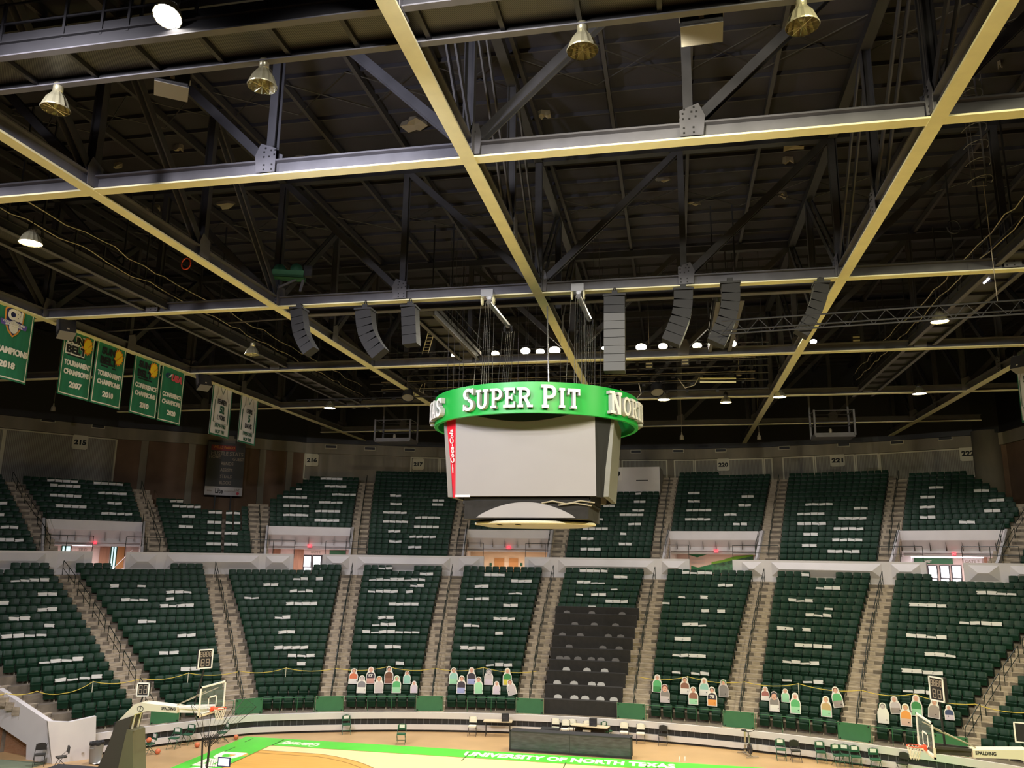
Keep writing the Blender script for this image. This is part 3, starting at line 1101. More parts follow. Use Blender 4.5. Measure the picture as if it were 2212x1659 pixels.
# left portal
wtag(wallbox(214, 235, 1182, 1228, BK, .08), 'wall_panel', M['wood'], 'brown wood door panel in the far left portal', 'panel')
wtag(wallbox(252, 268, 1180, 1228, BK, .05), 'wall_panel', M['door'], 'tan door panel beside the stair in far left portal', 'panel')
o = wtag(wallbox(237, 251, 1178, 1236, BK, .06), 'glass_door', M['inkgreen'], 'tall dark framed glass door in far left portal', 'door')
for x0, x1 in ((239.5, 242.5), (245, 249)):
    wallbox(x0, x1, 1181, 1234, BK - .07, .02).build('glass_pane', M['bluelight'], o)
o = wtag(wallbox(133, 153.5, 1177, 1193, BK, .04), 'window_unit', M['inkgreen'], 'small pale green window in far left portal', 'window')
for x0, x1 in ((135, 139.5), (142, 152)):
    wallbox(x0, x1, 1180, 1192, BK - .05, .02).build('glass_pane', M['bluelight'], o)
o = wtag(wallbox(154.5, 202, 1180, 1192, BK, .05), 'gate_sign', M['pinkwall'], 'pale lettered gate sign in far left portal', 'sign')
P, t = at_r(172, 1187, BK - .06)
vs, fs = fit_text('GATE D', 1.0, .22, .02, .02)
MB().add(vs, fs, upright(P, -math.radians(t))).build('lettering', M['taupe'], o)
# white stair in the left portal
P, t = at_r(262, 1225, 57.5)
T = thing('steel_stair', 'white steel stair with handrail in far left portal', 'stair', PT(57.5, t, 7.0), -math.radians(t))
mb = MB()
for k in range(6):
    mb.box(-.5 + .18 * k, -.28 + .18 * k, -.3, .3, .22 * k, .22 * k + .22)
mb.build('flight', M['white2'], T)
MB().tube((-.5, -.35, .9), (.6, -.35, 2.2), .025).build('handrail', M['white2'], T)
# mural portal
base = wallbox(1452, 1640, 1193, 1240, BK, .03)
T = wtag(base, 'wall_mural', M['pinkwall'], 'green and beige wall mural in the portal under sign 220', 'mural')
r = BK - .14


def mural(pts, m, nm, rr=r):
    vs = [tuple(at_r(u, v, rr)[0]) for u, v in pts] + [tuple(at_r(u, v, rr + .015)[0]) for u, v in pts]
    n = len(pts)
    MB().add(vs, [tuple(range(n))] + [(i, n + i, n + (i + 1) % n, (i + 1) % n) for i in range(n)]).build(nm, m, T)


mural([(1480, 1196), (1533, 1196), (1506, 1204)], M['muralgreen'], 'mural_shape')
mural([(1493, 1238), (1493, 1222), (1508, 1226), (1537, 1219), (1537, 1238)], M['muralgreen'], 'mural_shape')
mural([(1537, 1214), (1560, 1210), (1582, 1203), (1627, 1198), (1627, 1204), (1560, 1216), (1537, 1220)], M['murallime'], 'mural_shape')
mural([(1537, 1238), (1537, 1219), (1560, 1215), (1627, 1201), (1627, 1238)], M['muraldark'], 'mural_shape', r - .01)
P, t = at_r(1508, 1211.5, r - .03)
for k, s in enumerate(('2018 CHAMPIONS', 'SENIOR CLASS')):
    vs, fs = fit_text(s, 1.05, .13, .015, .01)
    MB().add(vs, fs, upright((P[0], P[1], P[2] + .11 - .26 * k), -math.radians(t))).build('lettering', M['white'], T)
# right portal
for k, (x0, x1) in enumerate(((2005, 2027), (2031, 2053), (2056, 2079))):
    door(x0, x1, 1221, 1270, '%s of three bright glass doors under sign 222' % ('leftmost', 'middle', 'rightmost')[k], M['darksteel'], [(x0 + 2, x1 - 3.5, 1223, 1248), (x0 + 3, x1 - 2.5, 1251, 1268)])
o = wtag(wallbox(1963, 2058, 1206, 1218, BK, .06), 'green_banner', M['gate'], 'long green fascia sign over bright doors under sign 222', 'sign')
P, t = at_r(2005, 1213, BK - .07)
P, t = at_r(2005, 1213, BK - .16)
vs, fs = fit_text('WEST', .45, .16, .02, .01)
MB().add(vs, fs, upright(P, -math.radians(t))).build('lettering', M['cream'], o)
o = wtag(wallbox(2082, 2122, 1206, 1217, BK, .05), 'gate_sign', M['white'], 'white gate sign right of the green fascia sign', 'sign')
P, t = at_r(2100, 1213, BK - .06)
vs, fs = fit_text('GATE F', .9, .19, .02, .02)
MB().add(vs, fs, upright(P, -math.radians(t))).build('lettering', M['taupe'], o)
wtag(wallbox(2126, 2132, 1204, 1218, BK, .05), 'wall_panel', M['wood'], 'narrow brown panel at right end of right portal', 'panel')
for u0, u1, v, ph in ((657, 700, 1185, 'above the gate E sign'), (704, 746, 1186, 'above the green banner by gate E'), (1966, 2030, 1203, 'over the green fascia sign, left one'), (2032, 2125, 1204, 'over the green fascia sign, right one'), (156, 200, 1178, 'in the far left portal')):
    wtag(wallbox(u0, u1, v - 1.2, v + 1.2, 59.3, .08), 'tube_light', M['tube'], 'bright fluorescent tube light ' + ph, 'light')
for u, v, ph in ((205, 1172, 'far left portal'), (669, 1179.5, 'portal with gate E doors'), (1099, 1183, 'central portal below scoreboard'), (1547, 1190.5, 'portal with green mural'), (2061, 1196.5, 'right portal with bright doors')):
    o = wtag(wallbox(u - 4.4, u + 4.4, v - 3.2, v + 3.2, 55.34, .08), 'exit_sign', M['exit'], 'red lit exit sign in the ' + ph, 'sign')
    P, t = at_r(u, v, 55.24)
    vs, fs = fit_text('EXIT', .24, .12, .01, .01)
    MB().add(vs, fs, upright(P, -math.radians(t))).build('lettering', M['letter'], o)

# ------------------------------------------------------------------ back wall
SEGW = []
for (p, q), (pu, qu) in zip(zip(WPTS, WPTS[1:]), zip(WALLPX, WALLPX[1:])):
    SEGW.append((np.array(p), np.array(q), pu[0], qu[0]))


def on_wall(u, v, off=0.0):
    for p, q, u0, u1 in SEGW:
        if u0 <= u <= u1:
            d = q - p
            n = np.array([d[1], -d[0], 0])
            n /= np.linalg.norm(n)
            if np.dot(n, CAM - p) < 0:
                n = -n
            P = plane_hit(u, v, p + n * off, n)
            rz = math.atan2(d[1], d[0])
            return P, rz, n
    raise ValueError(u)


for k, (p, q, u0, u1) in enumerate(SEGW):
    d = (q - p)
    n = np.array([d[1], -d[0], 0])
    n /= np.linalg.norm(n)
    if np.dot(n, CAM - p) < 0:
        n = -n
    L = np.linalg.norm(d)
    rz = math.atan2(d[1], d[0])
    xf = Matrix.Translation(Vector((p[0], p[1], 0))) @ Matrix.Rotation(rz, 4, 'Z')
    brown = (250 <= u0 < 655) or u0 >= 2106
    w = MB().box(0, L, 0, .3, 7.0, WZ, None)
    o = struct('wall_back', w, M['brown'] if brown else M['beam_concrete'])
    o.matrix_world = xf
    b = MB().box(-.05, L + .05, -.22, .05, WZ - .95, WZ)
    o2 = struct('trim_wall_beam', b, M['beam_concrete'])
    o2.matrix_world = xf
    c = MB().box(-.3, L + .3, -.5, 3.5, WZ, WZ + 7.5)
    o3 = struct('wall_upper_skirt', c, M['black'])
    o3.matrix_world = xf

CORR = [(-250, -2, 'corr'), (2, 246, 'corr'), (657, 868, 'corr'), (888, 948, 'corr'), (952, 1338, 'corr'), (1344, 1440, 'corr'), (1457, 1498, 'corr'), (1502, 1648, 'corr'), (1652, 1668, 'corr'), (1692, 1758, 'corr'), (1762, 1846, 'corr'), (1850, 1898, 'corr'), (1902, 2104, 'corr')]
for u0, u1, k in CORR:
    P0, rz, n = on_wall(u0, 1000)
    P1, rz1, n1 = on_wall(u1, 1000)
    L = math.hypot(P1[0] - P0[0], P1[1] - P0[1])
    xf = Matrix.Translation(Vector((P0[0], P0[1], 0))) @ Matrix.Rotation(rz, 4, 'Z')
    z0 = 13.2 if u1 < 260 else 15.9
    o = struct('wall_cladding', MB().box(0, L, -.07, .05, z0, WZ - 1.0), M['corr'])
    o.matrix_world = xf
    fr = MB()
    for x in (0, L):
        fr.box(x - .06, x + .06, -.12, .02, z0, WZ - 1.0)
    fr.box(0, L, -.12, .02, WZ - 1.08, WZ - .98)
    fr.box(0, L, -.12, .02, z0 - .1, z0)
    o = struct('trim_cladding', fr, M['signcream'])
    o.matrix_world = xf
# pilasters on the brown wall
for u in (309, 412, 566, 625):
    P, rz, n = on_wall(u, 1000)
    o = struct('wall_pilaster', MB().box(-.28, .28, -.12, .1, 8, WZ - .9), M['beam_concrete'])
    o.matrix_world = Matrix.Translation(Vector((P[0], P[1], 0))) @ Matrix.Rotation(rz, 4, 'Z')
P, rz, n = on_wall(2136, 1000)
o = struct('wall_round_column', MB().lathe([(1.05, 11.0), (1.05, WZ + .25)], 28, (P[0], P[1], 0), capb=True, capt=True), M['beam_concrete'], True)

# section number signs
for txt, u0, u1, v0, v1 in (('215', 156, 190, 939, 971), ('216', 660, 688, 980, 1007), ('217', 891, 916, 990, 1015), ('220', 1549, 1576, 990, 1017), ('221', 1793, 1825, 980, 1008), ('222', 2073, 2109, 962, 996)):
    P, rz, n = on_wall((u0 + u1) / 2, (v0 + v1) / 2, .16)
    A = plane_hit(u0, (v0 + v1) / 2, P, n)
    B = plane_hit(u1, (v0 + v1) / 2, P, n)
    h = plane_hit((u0 + u1) / 2, v0, P, n)[2] - plane_hit((u0 + u1) / 2, v1, P, n)[2]
    w = math.hypot(B[0] - A[0], B[1] - A[1])
    T = thing('section_sign', 'cream section sign numbered %s on the back wall' % txt, 'sign', P, rz, 'section number signs')
    c = .12
    poly = [(-w / 2 + c, -h / 2), (w / 2 - c, -h / 2), (w / 2, -h / 2 + c), (w / 2, h / 2 - c), (w / 2 - c, h / 2), (-w / 2 + c, h / 2), (-w / 2, h / 2 - c), (-w / 2, -h / 2 + c)]
    MB().prism(poly, -.05, .05, 'y').build('plate', M['signcream'], T)
    vs, fs = fit_text(txt, w * .78, h * .34, .03, .05)
    MB().add(vs, fs, upright((0, -.07, -.02), 0)).build('numerals', M['inkblack'], T)

# air vents along the wall beam
VP = [(88, 120, 904, 911), (198, 227, 917, 925), (702, 728, 962, 968), (787, 811, 966, 972), (873, 897, 968, 975), (1362, 1385, 973, 978), (1453, 1477, 972, 977), (1545, 1569, 970, 976), (1682, 1707, 965, 970), (1809, 1836, 957, 964), (1923, 1952, 952, 959), (2026, 2057, 942, 951)]
VN = ['above left end of sign 215', 'right of sign 215', 'just right of sign 216', 'between signs 216 and 217', 'above sign 217', 'right of the scoreboard', 'above the gap before sign 220', 'above sign 220', 'between signs 220 and 221', 'above sign 221', 'between signs 221 and 222', 'above sign 222']
for (u0, u1, v0, v1), ph in zip(VP, VN):
    P, rz, n = on_wall((u0 + u1) / 2, (v0 + v1) / 2, .27)
    A = plane_hit(u0, (v0 + v1) / 2, P, n)
    B = plane_hit(u1, (v0 + v1) / 2, P, n)
    w = math.hypot(B[0] - A[0], B[1] - A[1])
    h = .34
    T = thing('air_vent', 'dark slotted air vent on wall beam ' + ph, 'vent', P, rz, 'air vents along the wall beam')
    MB().box(-w / 2 + .05, w / 2 - .05, 0, .12, -h / 2 + .04, h / 2 - .04).build('grille', M['black'], T)
    f = MB()
    f.box(-w / 2, w / 2, -.03, .12, h / 2 - .05, h / 2).box(-w / 2, w / 2, -.03, .12, -h / 2, -h / 2 + .05)
    f.box(-w / 2, -w / 2 + .05, -.03, .12, -h / 2, h / 2).box(w / 2 - .05, w / 2, -.03, .12, -h / 2, h / 2)
    f.build('frame', M['signcream'], T)

# white booth above section 219
P, t = at_r(1380, 1046, 62.4)
ta, tb_ = at_r(1230, 1030, 62.4)[1], at_r(1425, 1030, 62.4)[1]
zt = at_r(1380, 1009, 62.4)[0][2]
mb = MB()
sector(mb, 62.4, 65.9, ta, tb_, 13.9, zt, 6)
T = tag(mb.build('press_booth', M['white']), 'white booth above seats right of the scoreboard', 'booth')
wallbox(1372, 1402, 1035.5, 1039.5, 62.38, .04).build('frame', M['white2'], T)
wallbox(1374, 1400, 1036.6, 1038.4, 62.33, .03).build('slot_window', M['black'], T)
T = tag(wallbox(1304, 1344, 1011, 1038, 62.36, .05).build('section_sign', M['white2']), 'white section sign numbered 219 on the white booth', 'sign', 'section number signs')
P, t = at_r(1326, 1024, 62.28)
vs, fs = fit_text('219', 1.15, .50, .03, .05)
MB().add(vs, fs, upright(P, -math.radians(t))).build('numerals', M['inkblack'], T)

# statistics board in the corner
P, rz, n = on_wall(485, 1015, .95)
n = np.array(n)


def SBP(u, v):
    q = plane_hit(u, v, P, n)
    dx = np.array([math.cos(rz), math.sin(rz), 0])
    return float(np.dot(q - P, dx)), float(q[2] - P[2])


T = thing('stats_board', 'dark hustle statistics board on posts before brown wall', 'scoreboard', P, rz)
x0, x1 = SBP(445, 1015)[0], SBP(526, 1015)[0]
z0, z1 = SBP(485, 1071)[1], SBP(485, 957)[1]
MB().box(x0, x1, -.10, .12, z0, z1).build('panel', M['greysign'], T)
zr0, zr1 = SBP(485, 974)[1], SBP(485, 960)[1]
o = MB().box(x0 + .25, x0 + (x1 - x0) * .74, -.14, -.09, zr0, zr1 - .1).build('red_header', M['signred'], T)
vs, fs = fit_text('WELLS FARGO', (x1 - x0) * .58, .22, .02, .01)
MB().add(vs, fs, upright((x0 + (x1 - x0) * .42, -.155, (zr0 + zr1) / 2), 0)).build('lettering', M['orange'], o)
for s, fx, v, wd, hh in (('HUSTLE STATS', .52, 980, .86, .34), ('HOME', .20, 988, .30, .28), ('GUEST', .83, 991, .31, .28), ('RBNDS', .54, 1001.5, .33, .28), ('ASSISTS', .53, 1015.5, .33, .28), ('STEALS', .53, 1029.5, .31, .28), ('BLOCKS', .53, 1043, .31, .28)):
    vs, fs = fit_text(s, (x1 - x0) * wd, hh, .02, .015)
    MB().add(vs, fs, upright((x0 + (x1 - x0) * fx, -.12, SBP(485, v)[1]), 0)).build('lettering', M['taupe'], T)
zb0, zb1 = z0 + .02, SBP(485, 1052)[1]
o = MB().box(x0, x1, -.15, -.09, zb0, zb1).build('white_footer', M['white'], T)
for s, fx, wd, hh, mm in (('Lite', .38, .20, .42, 'inkblack'), ('OF NORTH TEXAS', .66, .28, .10, 'taupe'), ('UNT', .86, .13, .2, 'taupe'), ('Miller', .13, .13, .14, 'taupe')):
    vs, fs = fit_text(s, (x1 - x0) * wd, hh, .02, .02)
    MB().add(vs, fs, upright((x0 + (x1 - x0) * fx, -.165, (zb0 + zb1) / 2 + (.12 if s == 'UNT' else 0)), 0)).build('lettering', M[mm], o)
MB().lathe([(.13, 0), (.13, .02)], 14, xf=Matrix.Translation((x0 + (x1 - x0) * .88, -.15, zb0 + .2)) @ Matrix.Rotation(PI / 2, 4, 'X'), capb=True, capt=True).build('red_mark', M['pinkred'], o)
for fx in (.30, .72):
    MB().box(x0 + (x1 - x0) * fx - .05, x0 + (x1 - x0) * fx + .05, -.02, .08, z0 - 3.6, z0).build('post', M['darksteel'], T)
MB().box(x0 + (x1 - x0) * .74 - .04, x0 + (x1 - x0) * .74 + .04, 0, .08, z1, z1 + .55).box(x0 + (x1 - x0) * .74 - .16, x0 + (x1 - x0) * .74 + .16, -.02, .1, z1 + .45, z1 + .8).build('top_bracket', M['black'], T)

# ------------------------------------------------------------------ handrails
APH = {('S1', 'S2'): 'stairs under left hoop arm', ('S2', 'S3'): 'first stairs right of left hoop', ('S3', 'S4'): 'second stairs right of left hoop', ('S4', 'S5'): 'second stairs left of black tables', ('S5', 'S6'): 'stairs touching left of black tables', ('S6', 'S7'): 'stairs touching right of black tables', ('S7', 'S8'): 'second stairs right of black tables', ('S8', 'S9'): 'stairs just left of right hoop', ('S9', 'S10'): 'stairs just right of right hoop'}
UPH = {('U214', 'U215'): 'upper stairs left of sign 215', ('U215', 'UCa'): 'upper stairs left of stats board', ('UCb', 'U216'): 'upper stairs right of stats board', ('U216', 'U217'): 'upper stairs between signs 216 and 217', ('U217', 'U218'): 'upper stairs left of scoreboard foot', ('U218', 'U219'): 'upper stairs below scoreboard', ('U219', 'U220'): 'upper stairs right of white booth', ('U220', 'U221'): 'upper stairs between signs 220 and 221', ('U221', 'U222'): 'upper stairs between signs 221 and 222', ('U222', 'U223'): 'upper stairs right of sign 222'}


def rail_run(p0, p1, label, group, hgt=.9, nm='handrail', post=3):
    p0, p1 = np.array(p0), np.array(p1)
    T = thing(nm, label, 'handrail', p0, 0, group)
    e = np.array([0, 0, 1.0])
    mb = RB(T)
    mb.path([p0 + e * (hgt - .12), p0 + (p1 - p0) * .03 + e * hgt, p0 + (p1 - p0) * .97 + e * hgt, p1 + e * (hgt - .12)], .021, 6).build('top_rail', M['rail'], T)
    RB(T).tube(p0 + e * hgt * .5, p1 + e * hgt * .5, .017, 5).build('mid_rail', M['rail'], T)
    for k in range(post):
        q = p0 + (p1 - p0) * k / (post - 1)
        RB(T).tube(q - e * .02, q + e * (hgt - .03), .020, 5).build('post', M['rail'], T)
    return T


for n0, n1 in LAISLES:
    for k in range(6):
        i0 = .3 + 3.05 * k
        pts = []
        for i in (i0, i0 + 2.35):
            ii = min(18, i)
            a = LEDGE[n0, int(ii)][1]
            b = LEDGE[n1, int(ii)][0]
            a2, b2 = LEDGE[n0, min(18, int(ii) + 1)][1], LEDGE[n1, min(18, int(ii) + 1)][0]
            f = ii - int(ii)
            th = (a + b) / 2 * (1 - f) + (a2 + b2) / 2 * f
            pts.append(PT(LR0 - .2 + LT * ii, th, low_floor(int(ii)) + LRI * f + .02))
        rail_run(pts[0], pts[1], 'dark handrail, %s from floor, %s' % (ORD[k], APH[n0, n1]), 'stair handrails')
for n0, n1 in UAISLES:
    if n0 == 'U218':
        continue
    for k in range(4):
        i0 = .8 + 4.1 * k
        c = (UEDGE[n0, 8][1] + UEDGE[n1, 8][0]) / 2
        if i0 + 3.2 > up_clip(c) + .3:
            continue
        pts = []
        for i in (i0, i0 + 3.3):
            ii = min(18, i)
            th = (UEDGE[n0, int(ii)][1] + UEDGE[n1, int(ii)][0]) / 2
            pts.append(PT(UR0 - .2 + UT * ii, th, UZ0 + URI * ii + .0))
        rail_run(pts[0], pts[1], 'dark handrail, %s from bottom, %s' % (ORD[k], UPH[n0, n1]), 'stair handrails', .85)
# railings along the walkway behind the parapet
for u0, u1, ph in ((85, 200, 'left of far left portal'), (271, 362, 'right of far left portal'), (543, 636, 'left of gate E portal'), (703, 791, 'right of gate E portal'), (968, 1044, 'left of central portal'), (1135, 1221, 'right of central portal'), (1405, 1488, 'left of mural portal'), (1583, 1682, 'right of mural portal'), (1896, 1994, 'left of right portal'), (2079, 2203, 'right of right portal')):
    a, b = solve_th(u0, RF + .4, 9.4), solve_th(u1, RF + .4, 9.4)
    base = PT(RF + .4, a, 8.78)
    T = thing('walkway_railing', 'thin dark walkway railing behind white parapet, ' + ph, 'railing', base, 0, 'walkway railings')
    pts = [a + (b - a) * k / 4 for k in range(5)]
    for z, r_ in ((10.02, .022), (9.52, .018)):
        RB(T).path([PT(RF + .4, t, z) for t in pts], r_, 5).build('rail', M['rail'], T)
    for t in (pts[0], pts[2], pts[4]):
        RB(T).tube(PT(RF + .4, t, 8.76), PT(RF + .4, t, 10.02), .02, 5).build('post', M['rail'], T)
PPH = {'U215': 'far left portal', 'U216': 'gate E portal', 'U218': 'central portal', 'U220': 'mural portal', 'U222': 'right portal'}
for nm in VOMS:
    for s, t in (('left', VOMR[nm][0]), ('right', VOMR[nm][1])):
        rail_run(PT(51.4, t, 9.40), PT(54.9, t, 11.15), 'dark sloping rail on %s edge of %s' % (s, PPH[nm]), 'portal edge rails', .62)

# ------------------------------------------------------------------ arena-level barrier
def arcband(r0, r1, z0, z1, a=-39.3, b=42.0, n=60, mb=None):
    mb = mb or MB()
    for k in range(n):
        p, q = a + (b - a) * k / n, a + (b - a) * (k + 1) / n
        mb.quad(PT(r0, p, z0), PT(r0, q, z0), PT(r0, q, z1), PT(r0, p, z1))
        mb.quad(PT(r0, p, z1), PT(r0, q, z1), PT(r1, q, z1), PT(r1, p, z1))
        mb.quad(PT(r0, p, z0), PT(r1, p, z0), PT(r1, q, z0), PT(r0, q, z0))
    return mb


for k in range(12):
    ta, tz = -39.3 + 81.3 * k / 12, -39.3 + 81.3 * (k + 1) / 12
    struct('wall_barrier_core', arcband(35.17, 35.3, 0, .9, ta, tz, 6), M['black'])
    struct('wall_barrier_lower', arcband(35.06, 35.2, .11, .37, ta, tz, 6), M['white'])
    struct('wall_barrier_upper', arcband(35.06, 35.3, .66, .965, ta, tz, 6), M['white'])
mb = MB()
for k in range(150):
    t = -38.8 + 80.0 * k / 150
    if k % 13 in (5, 6):
        continue
    mb.add([PT(35.16, t - .02, .37), PT(35.16, t + .02, .37), PT(35.16, t + .02, .66), PT(35.16, t - .02, .66)], [(0, 1, 2, 3)])
struct('trim_barrier_slots', mb, M['steel'])

GATES = [(325, 387, 'under left hoop arm'), (508, 566, 'right of left hoop net'), (682, 741, 'second right of left hoop'), (899, 956, 'second left of black tables'), (1115, 1174, 'touching left end of black tables'), (1333, 1393, 'touching right end of black tables'), (1563, 1629, 'above the exercise bike'), (1811, 1881, 'left of right hoop'), (2019, 2092, 'behind right hoop arm')]
for u0, u1, ph in GATES:
    a, b = solve_th(u0, 35.36, 1.3), solve_th(u1, 35.36, 1.3)
    base = PT(35.36, (a + b) / 2, .96)
    T = thing('barrier_gate', 'flat green gate panel at stair foot, ' + ph, 'gate', base, 0, 'green gates along the barrier')
    mb = RB(T)
    sector(mb, 35.34, 35.40, a, b, .98, 1.74, 3)
    mb.build('panel', M['gate'], T)
    for t in (a, b):
        RB(T).tube(PT(35.42, t, .96), PT(35.42, t, 1.76), .022, 6).build('post', M['pipe'], T)
    mb = RB(T)
    for t in (a + .12, b - .12):
        for z in (1.05, 1.67):
            c = Vector(PT(35.33, t, z))
            mb.cbox(c, (.05, .05, .05))
    mb.build('bolt', M['black'], T)
FR = {'S1': None, 'S2': (388, 505), 'S3': (568, 680), 'S4': (743, 897), 'S5': (958, 1113), 'S7': (1395, 1561), 'S8': (1631, 1809), 'S9': (1883, 2018)}
for nm, L, R, ph in LOWER:
    if not FR.get(nm):
        continue
    a, b = solve_th(FR[nm][0], 35.38, 1.7), solve_th(FR[nm][1], 35.38, 1.7)
    T = thing('front_railing', 'thin green front railing before seats of ' + ph, 'railing', PT(35.38, a, .96), 0, 'front railings')
    pts = [a + (b - a) * k / 6 for k in range(7)]
    RB(T).path([PT(35.38, t, 1.70) for t in pts], .014, 5).build('rail', M['gate'], T)
    for t in (pts[0], pts[2], pts[4], pts[6]):
        RB(T).tube(PT(35.38, t, .96), PT(35.38, t, 1.70), .014, 5).build('post', M['gate'], T)

# ------------------------------------------------------------------ black tables up the slope
TB = [(1513.5, 1173, 1333), (1482, 1177.5, 1343.5), (1452, 1181.5, 1349.5), (1428, 1185.4, 1355), (1402, 1189.6, 1360), (1376, 1193, 1365), (1352, 1196, 1370), (1327, 1199.3, 1374), (1311.6, 1200, 1379)]
TPOS = []
for k, (v, u0, u1) in enumerate(TB):
    best = None
    for i in np.arange(-1.2, 13, .02):
        r = LR0 - .42 + LT * i
        z = low_floor(i) + .78
        th = solve_th((u0 + u1) / 2, r, z)
        e = abs(proj(PT(r, th, z))[1] - v)
        if best is None or e < best[0]:
            best = (e, r, z, i)
    e, r, z, i = best
    a, b = solve_th(u0, r, z), solve_th(u1, r, z)
    TPOS.append((r, z, a, b))
    base = PT(r + .2, (a + b) / 2, z - .78)
    T = thing('press_table', 'long table draped in black cloth, %s tier up the slope' % ('lowest' if k == 0 else 'topmost' if k == 8 else ORD[k]), 'table', base, 0, 'black draped press tables')
    mb = RB(T)
    sector(mb, r, r + .42, a, b, z - .80, z, 4)
    mb.build('cloth', M['blackcloth'], T)
CH = [(7, [550, 755, 1005]), (6, [615, 775, 950]), (5, [513, 660, 890, 993]), (4, [568, 845, 980]), (3, [490, 547, 640, 750, 830, 950]), (2, [545, 715, 860]), (1, [470, 608, 755, 830]), (0, [475, 610, 700, 825, 935])]


def stack_chair(m):
    T = thing('stacking_chair', '', 'chair')
    vs = []
    bk = MB()
    prof = [(-.20, .48), (-.215, .70), (-.17, .80), (0, .84), (.17, .80), (.215, .70), (.20, .48)]
    bk.prism(prof, .18, .21, 'y')
    bk.build('backrest', m, T)
    MB().box(-.22, .22, -.22, .2, .43, .46).build('seat', m, T)
    for x in (-.19, .19):
        MB().tube((x, -.2, 0), (x * .95, -.17, .43), .012, 5).build('leg', M['bchair'], T)
        MB().tube((x, .24, 0), (x * .95, .18, .60), .012, 5).build('leg', M['bchair'], T)
    return T


PROTO = {}
for k, xs in CH:
    r, z, a, b = TPOS[k]
    for j, x in enumerate(xs):
        u = 1080 + x / 3.814
        th = solve_th(u, r + .62, z + .1)
        zz = z - .70
        mm = 'palechair' if k <= 2 else 'greychair'
        lab = '%s chair top behind black table, %s tier up, %s from left' % ('pale' if k <= 2 else 'grey', 'lowest' if k == 0 else ORD[k], ORD[j])
        loc = PT(r + .55, th, zz)
        if mm not in PROTO:
            t = stack_chair(M[mm])
            t['label'] = lab
            t['group'] = 'chairs behind the black tables'
            t.location = loc
            t.rotation_euler = (0, 0, -math.radians(th))
            PROTO[mm] = t
        else:
            copy_tree(PROTO[mm], loc, -math.radians(th), lab, 'chairs behind the black tables')

# ------------------------------------------------------------------ yellow rope
RSUP = [[(-20, 1500), (13, 1498), (80, 1493), (136, 1498), (201, 1472.5), (304, 1466), (407, 1454), (519, 1450), (618, 1443), (726, 1443.7), (838.7, 1440), (940, 1443.7), (1044, 1442), (1159, 1450)], [(1380, 1462), (1485, 1461.5), (1608.7, 1473), (1724.4, 1477), (1861, 1491), (1974, 1499), (2106.6, 1521), (2240, 1538)]]
RR = LR0 + LT * 2.9 - .30
for pts, ph in zip(RSUP, ('left of the black tables', 'right of the black tables')):
    path = []
    for (u0, v0), (u1, v1) in zip(pts, pts[1:]):
        for k in range(6):
            f = k / 6
            p, t = at_r(u0 + (u1 - u0) * f, v0 + (v1 - v0) * f, RR)
            p[2] -= .16 * 4 * f * (1 - f) * min(1, abs(u1 - u0) / 100)
            path.append(tuple(p))
    path.append(tuple(at_r(*pts[-1], RR)[0]))
    wtag(MB().path(path, .018, 5), 'yellow_rope', M['rope'], 'yellow rope strung across seats ' + ph, 'rope')
for u, v, ph in ((201, 1472.5, 'left of left hoop'), (407, 1454, 'behind left hoop'), (618, 1443, 'right of left hoop'), (838.7, 1440, 'beside brown shirt cutout'), (1044, 1442, 'left of monochrome face cutout'), (1485, 1461.5, 'right of the black tables'), (1724.4, 1477, 'beside green shirt cutouts'), (1974, 1499, 'left of right shot clock')):
    p, t = at_r(u, v, RR)
    wtag(MB().tube((p[0], p[1], low_floor(2)), tuple(p + np.array([0, 0, .03])), .018, 6), 'rope_post', M['boardpad'], 'thin pale post holding yellow rope ' + ph, 'post', 'rope posts')

# ------------------------------------------------------------------ cardboard cutouts
CUT = []


def cblock(ox, oy, sc, items):
    for it in items:
        CUT.append((ox + it[0] / sc, oy + it[1] / sc, oy + it[2] / sc) + tuple(it[3:]))


# x, top, bottom, row, tilt, shirt, lower, hair, description
cblock(540, 1250, 3.95, [
    (880, 760, 875, 2, .05, 'c_orange', 'c_white', 'c_brown', 'in orange and white, leftmost of back row'),
    (1030, 755, 880, 2, 0, 'c_dark', 'c_pink', 'c_pink', 'in dark jersey numbered 17'),
    (1185, 750, 880, 2, 0, 'c_brown', 'c_brown2', 'c_dark', 'in dark brown shirt'),
    (1340, 785, 880, 2, 0, 'c_teal', 'c_teal', 'c_brown', 'small, in pale teal top, back row'),
    (950, 825, 955, 1, .03, 'c_grey', 'c_white', 'c_grey', 'of monochrome player in front row'),
    (1100, 830, 955, 1, 0, 'c_pale', 'c_pale', 'c_ginger', 'with long ginger hair and grey top'),
    (1250, 825, 955, 1, 0, 'c_green', 'c_mint', 'c_green', 'with green cap and green shirt'),
    (1400, 865, 955, 1, 0, 'c_lav', 'c_lav', 'c_lav', 'pale lavender and nearly blank')])
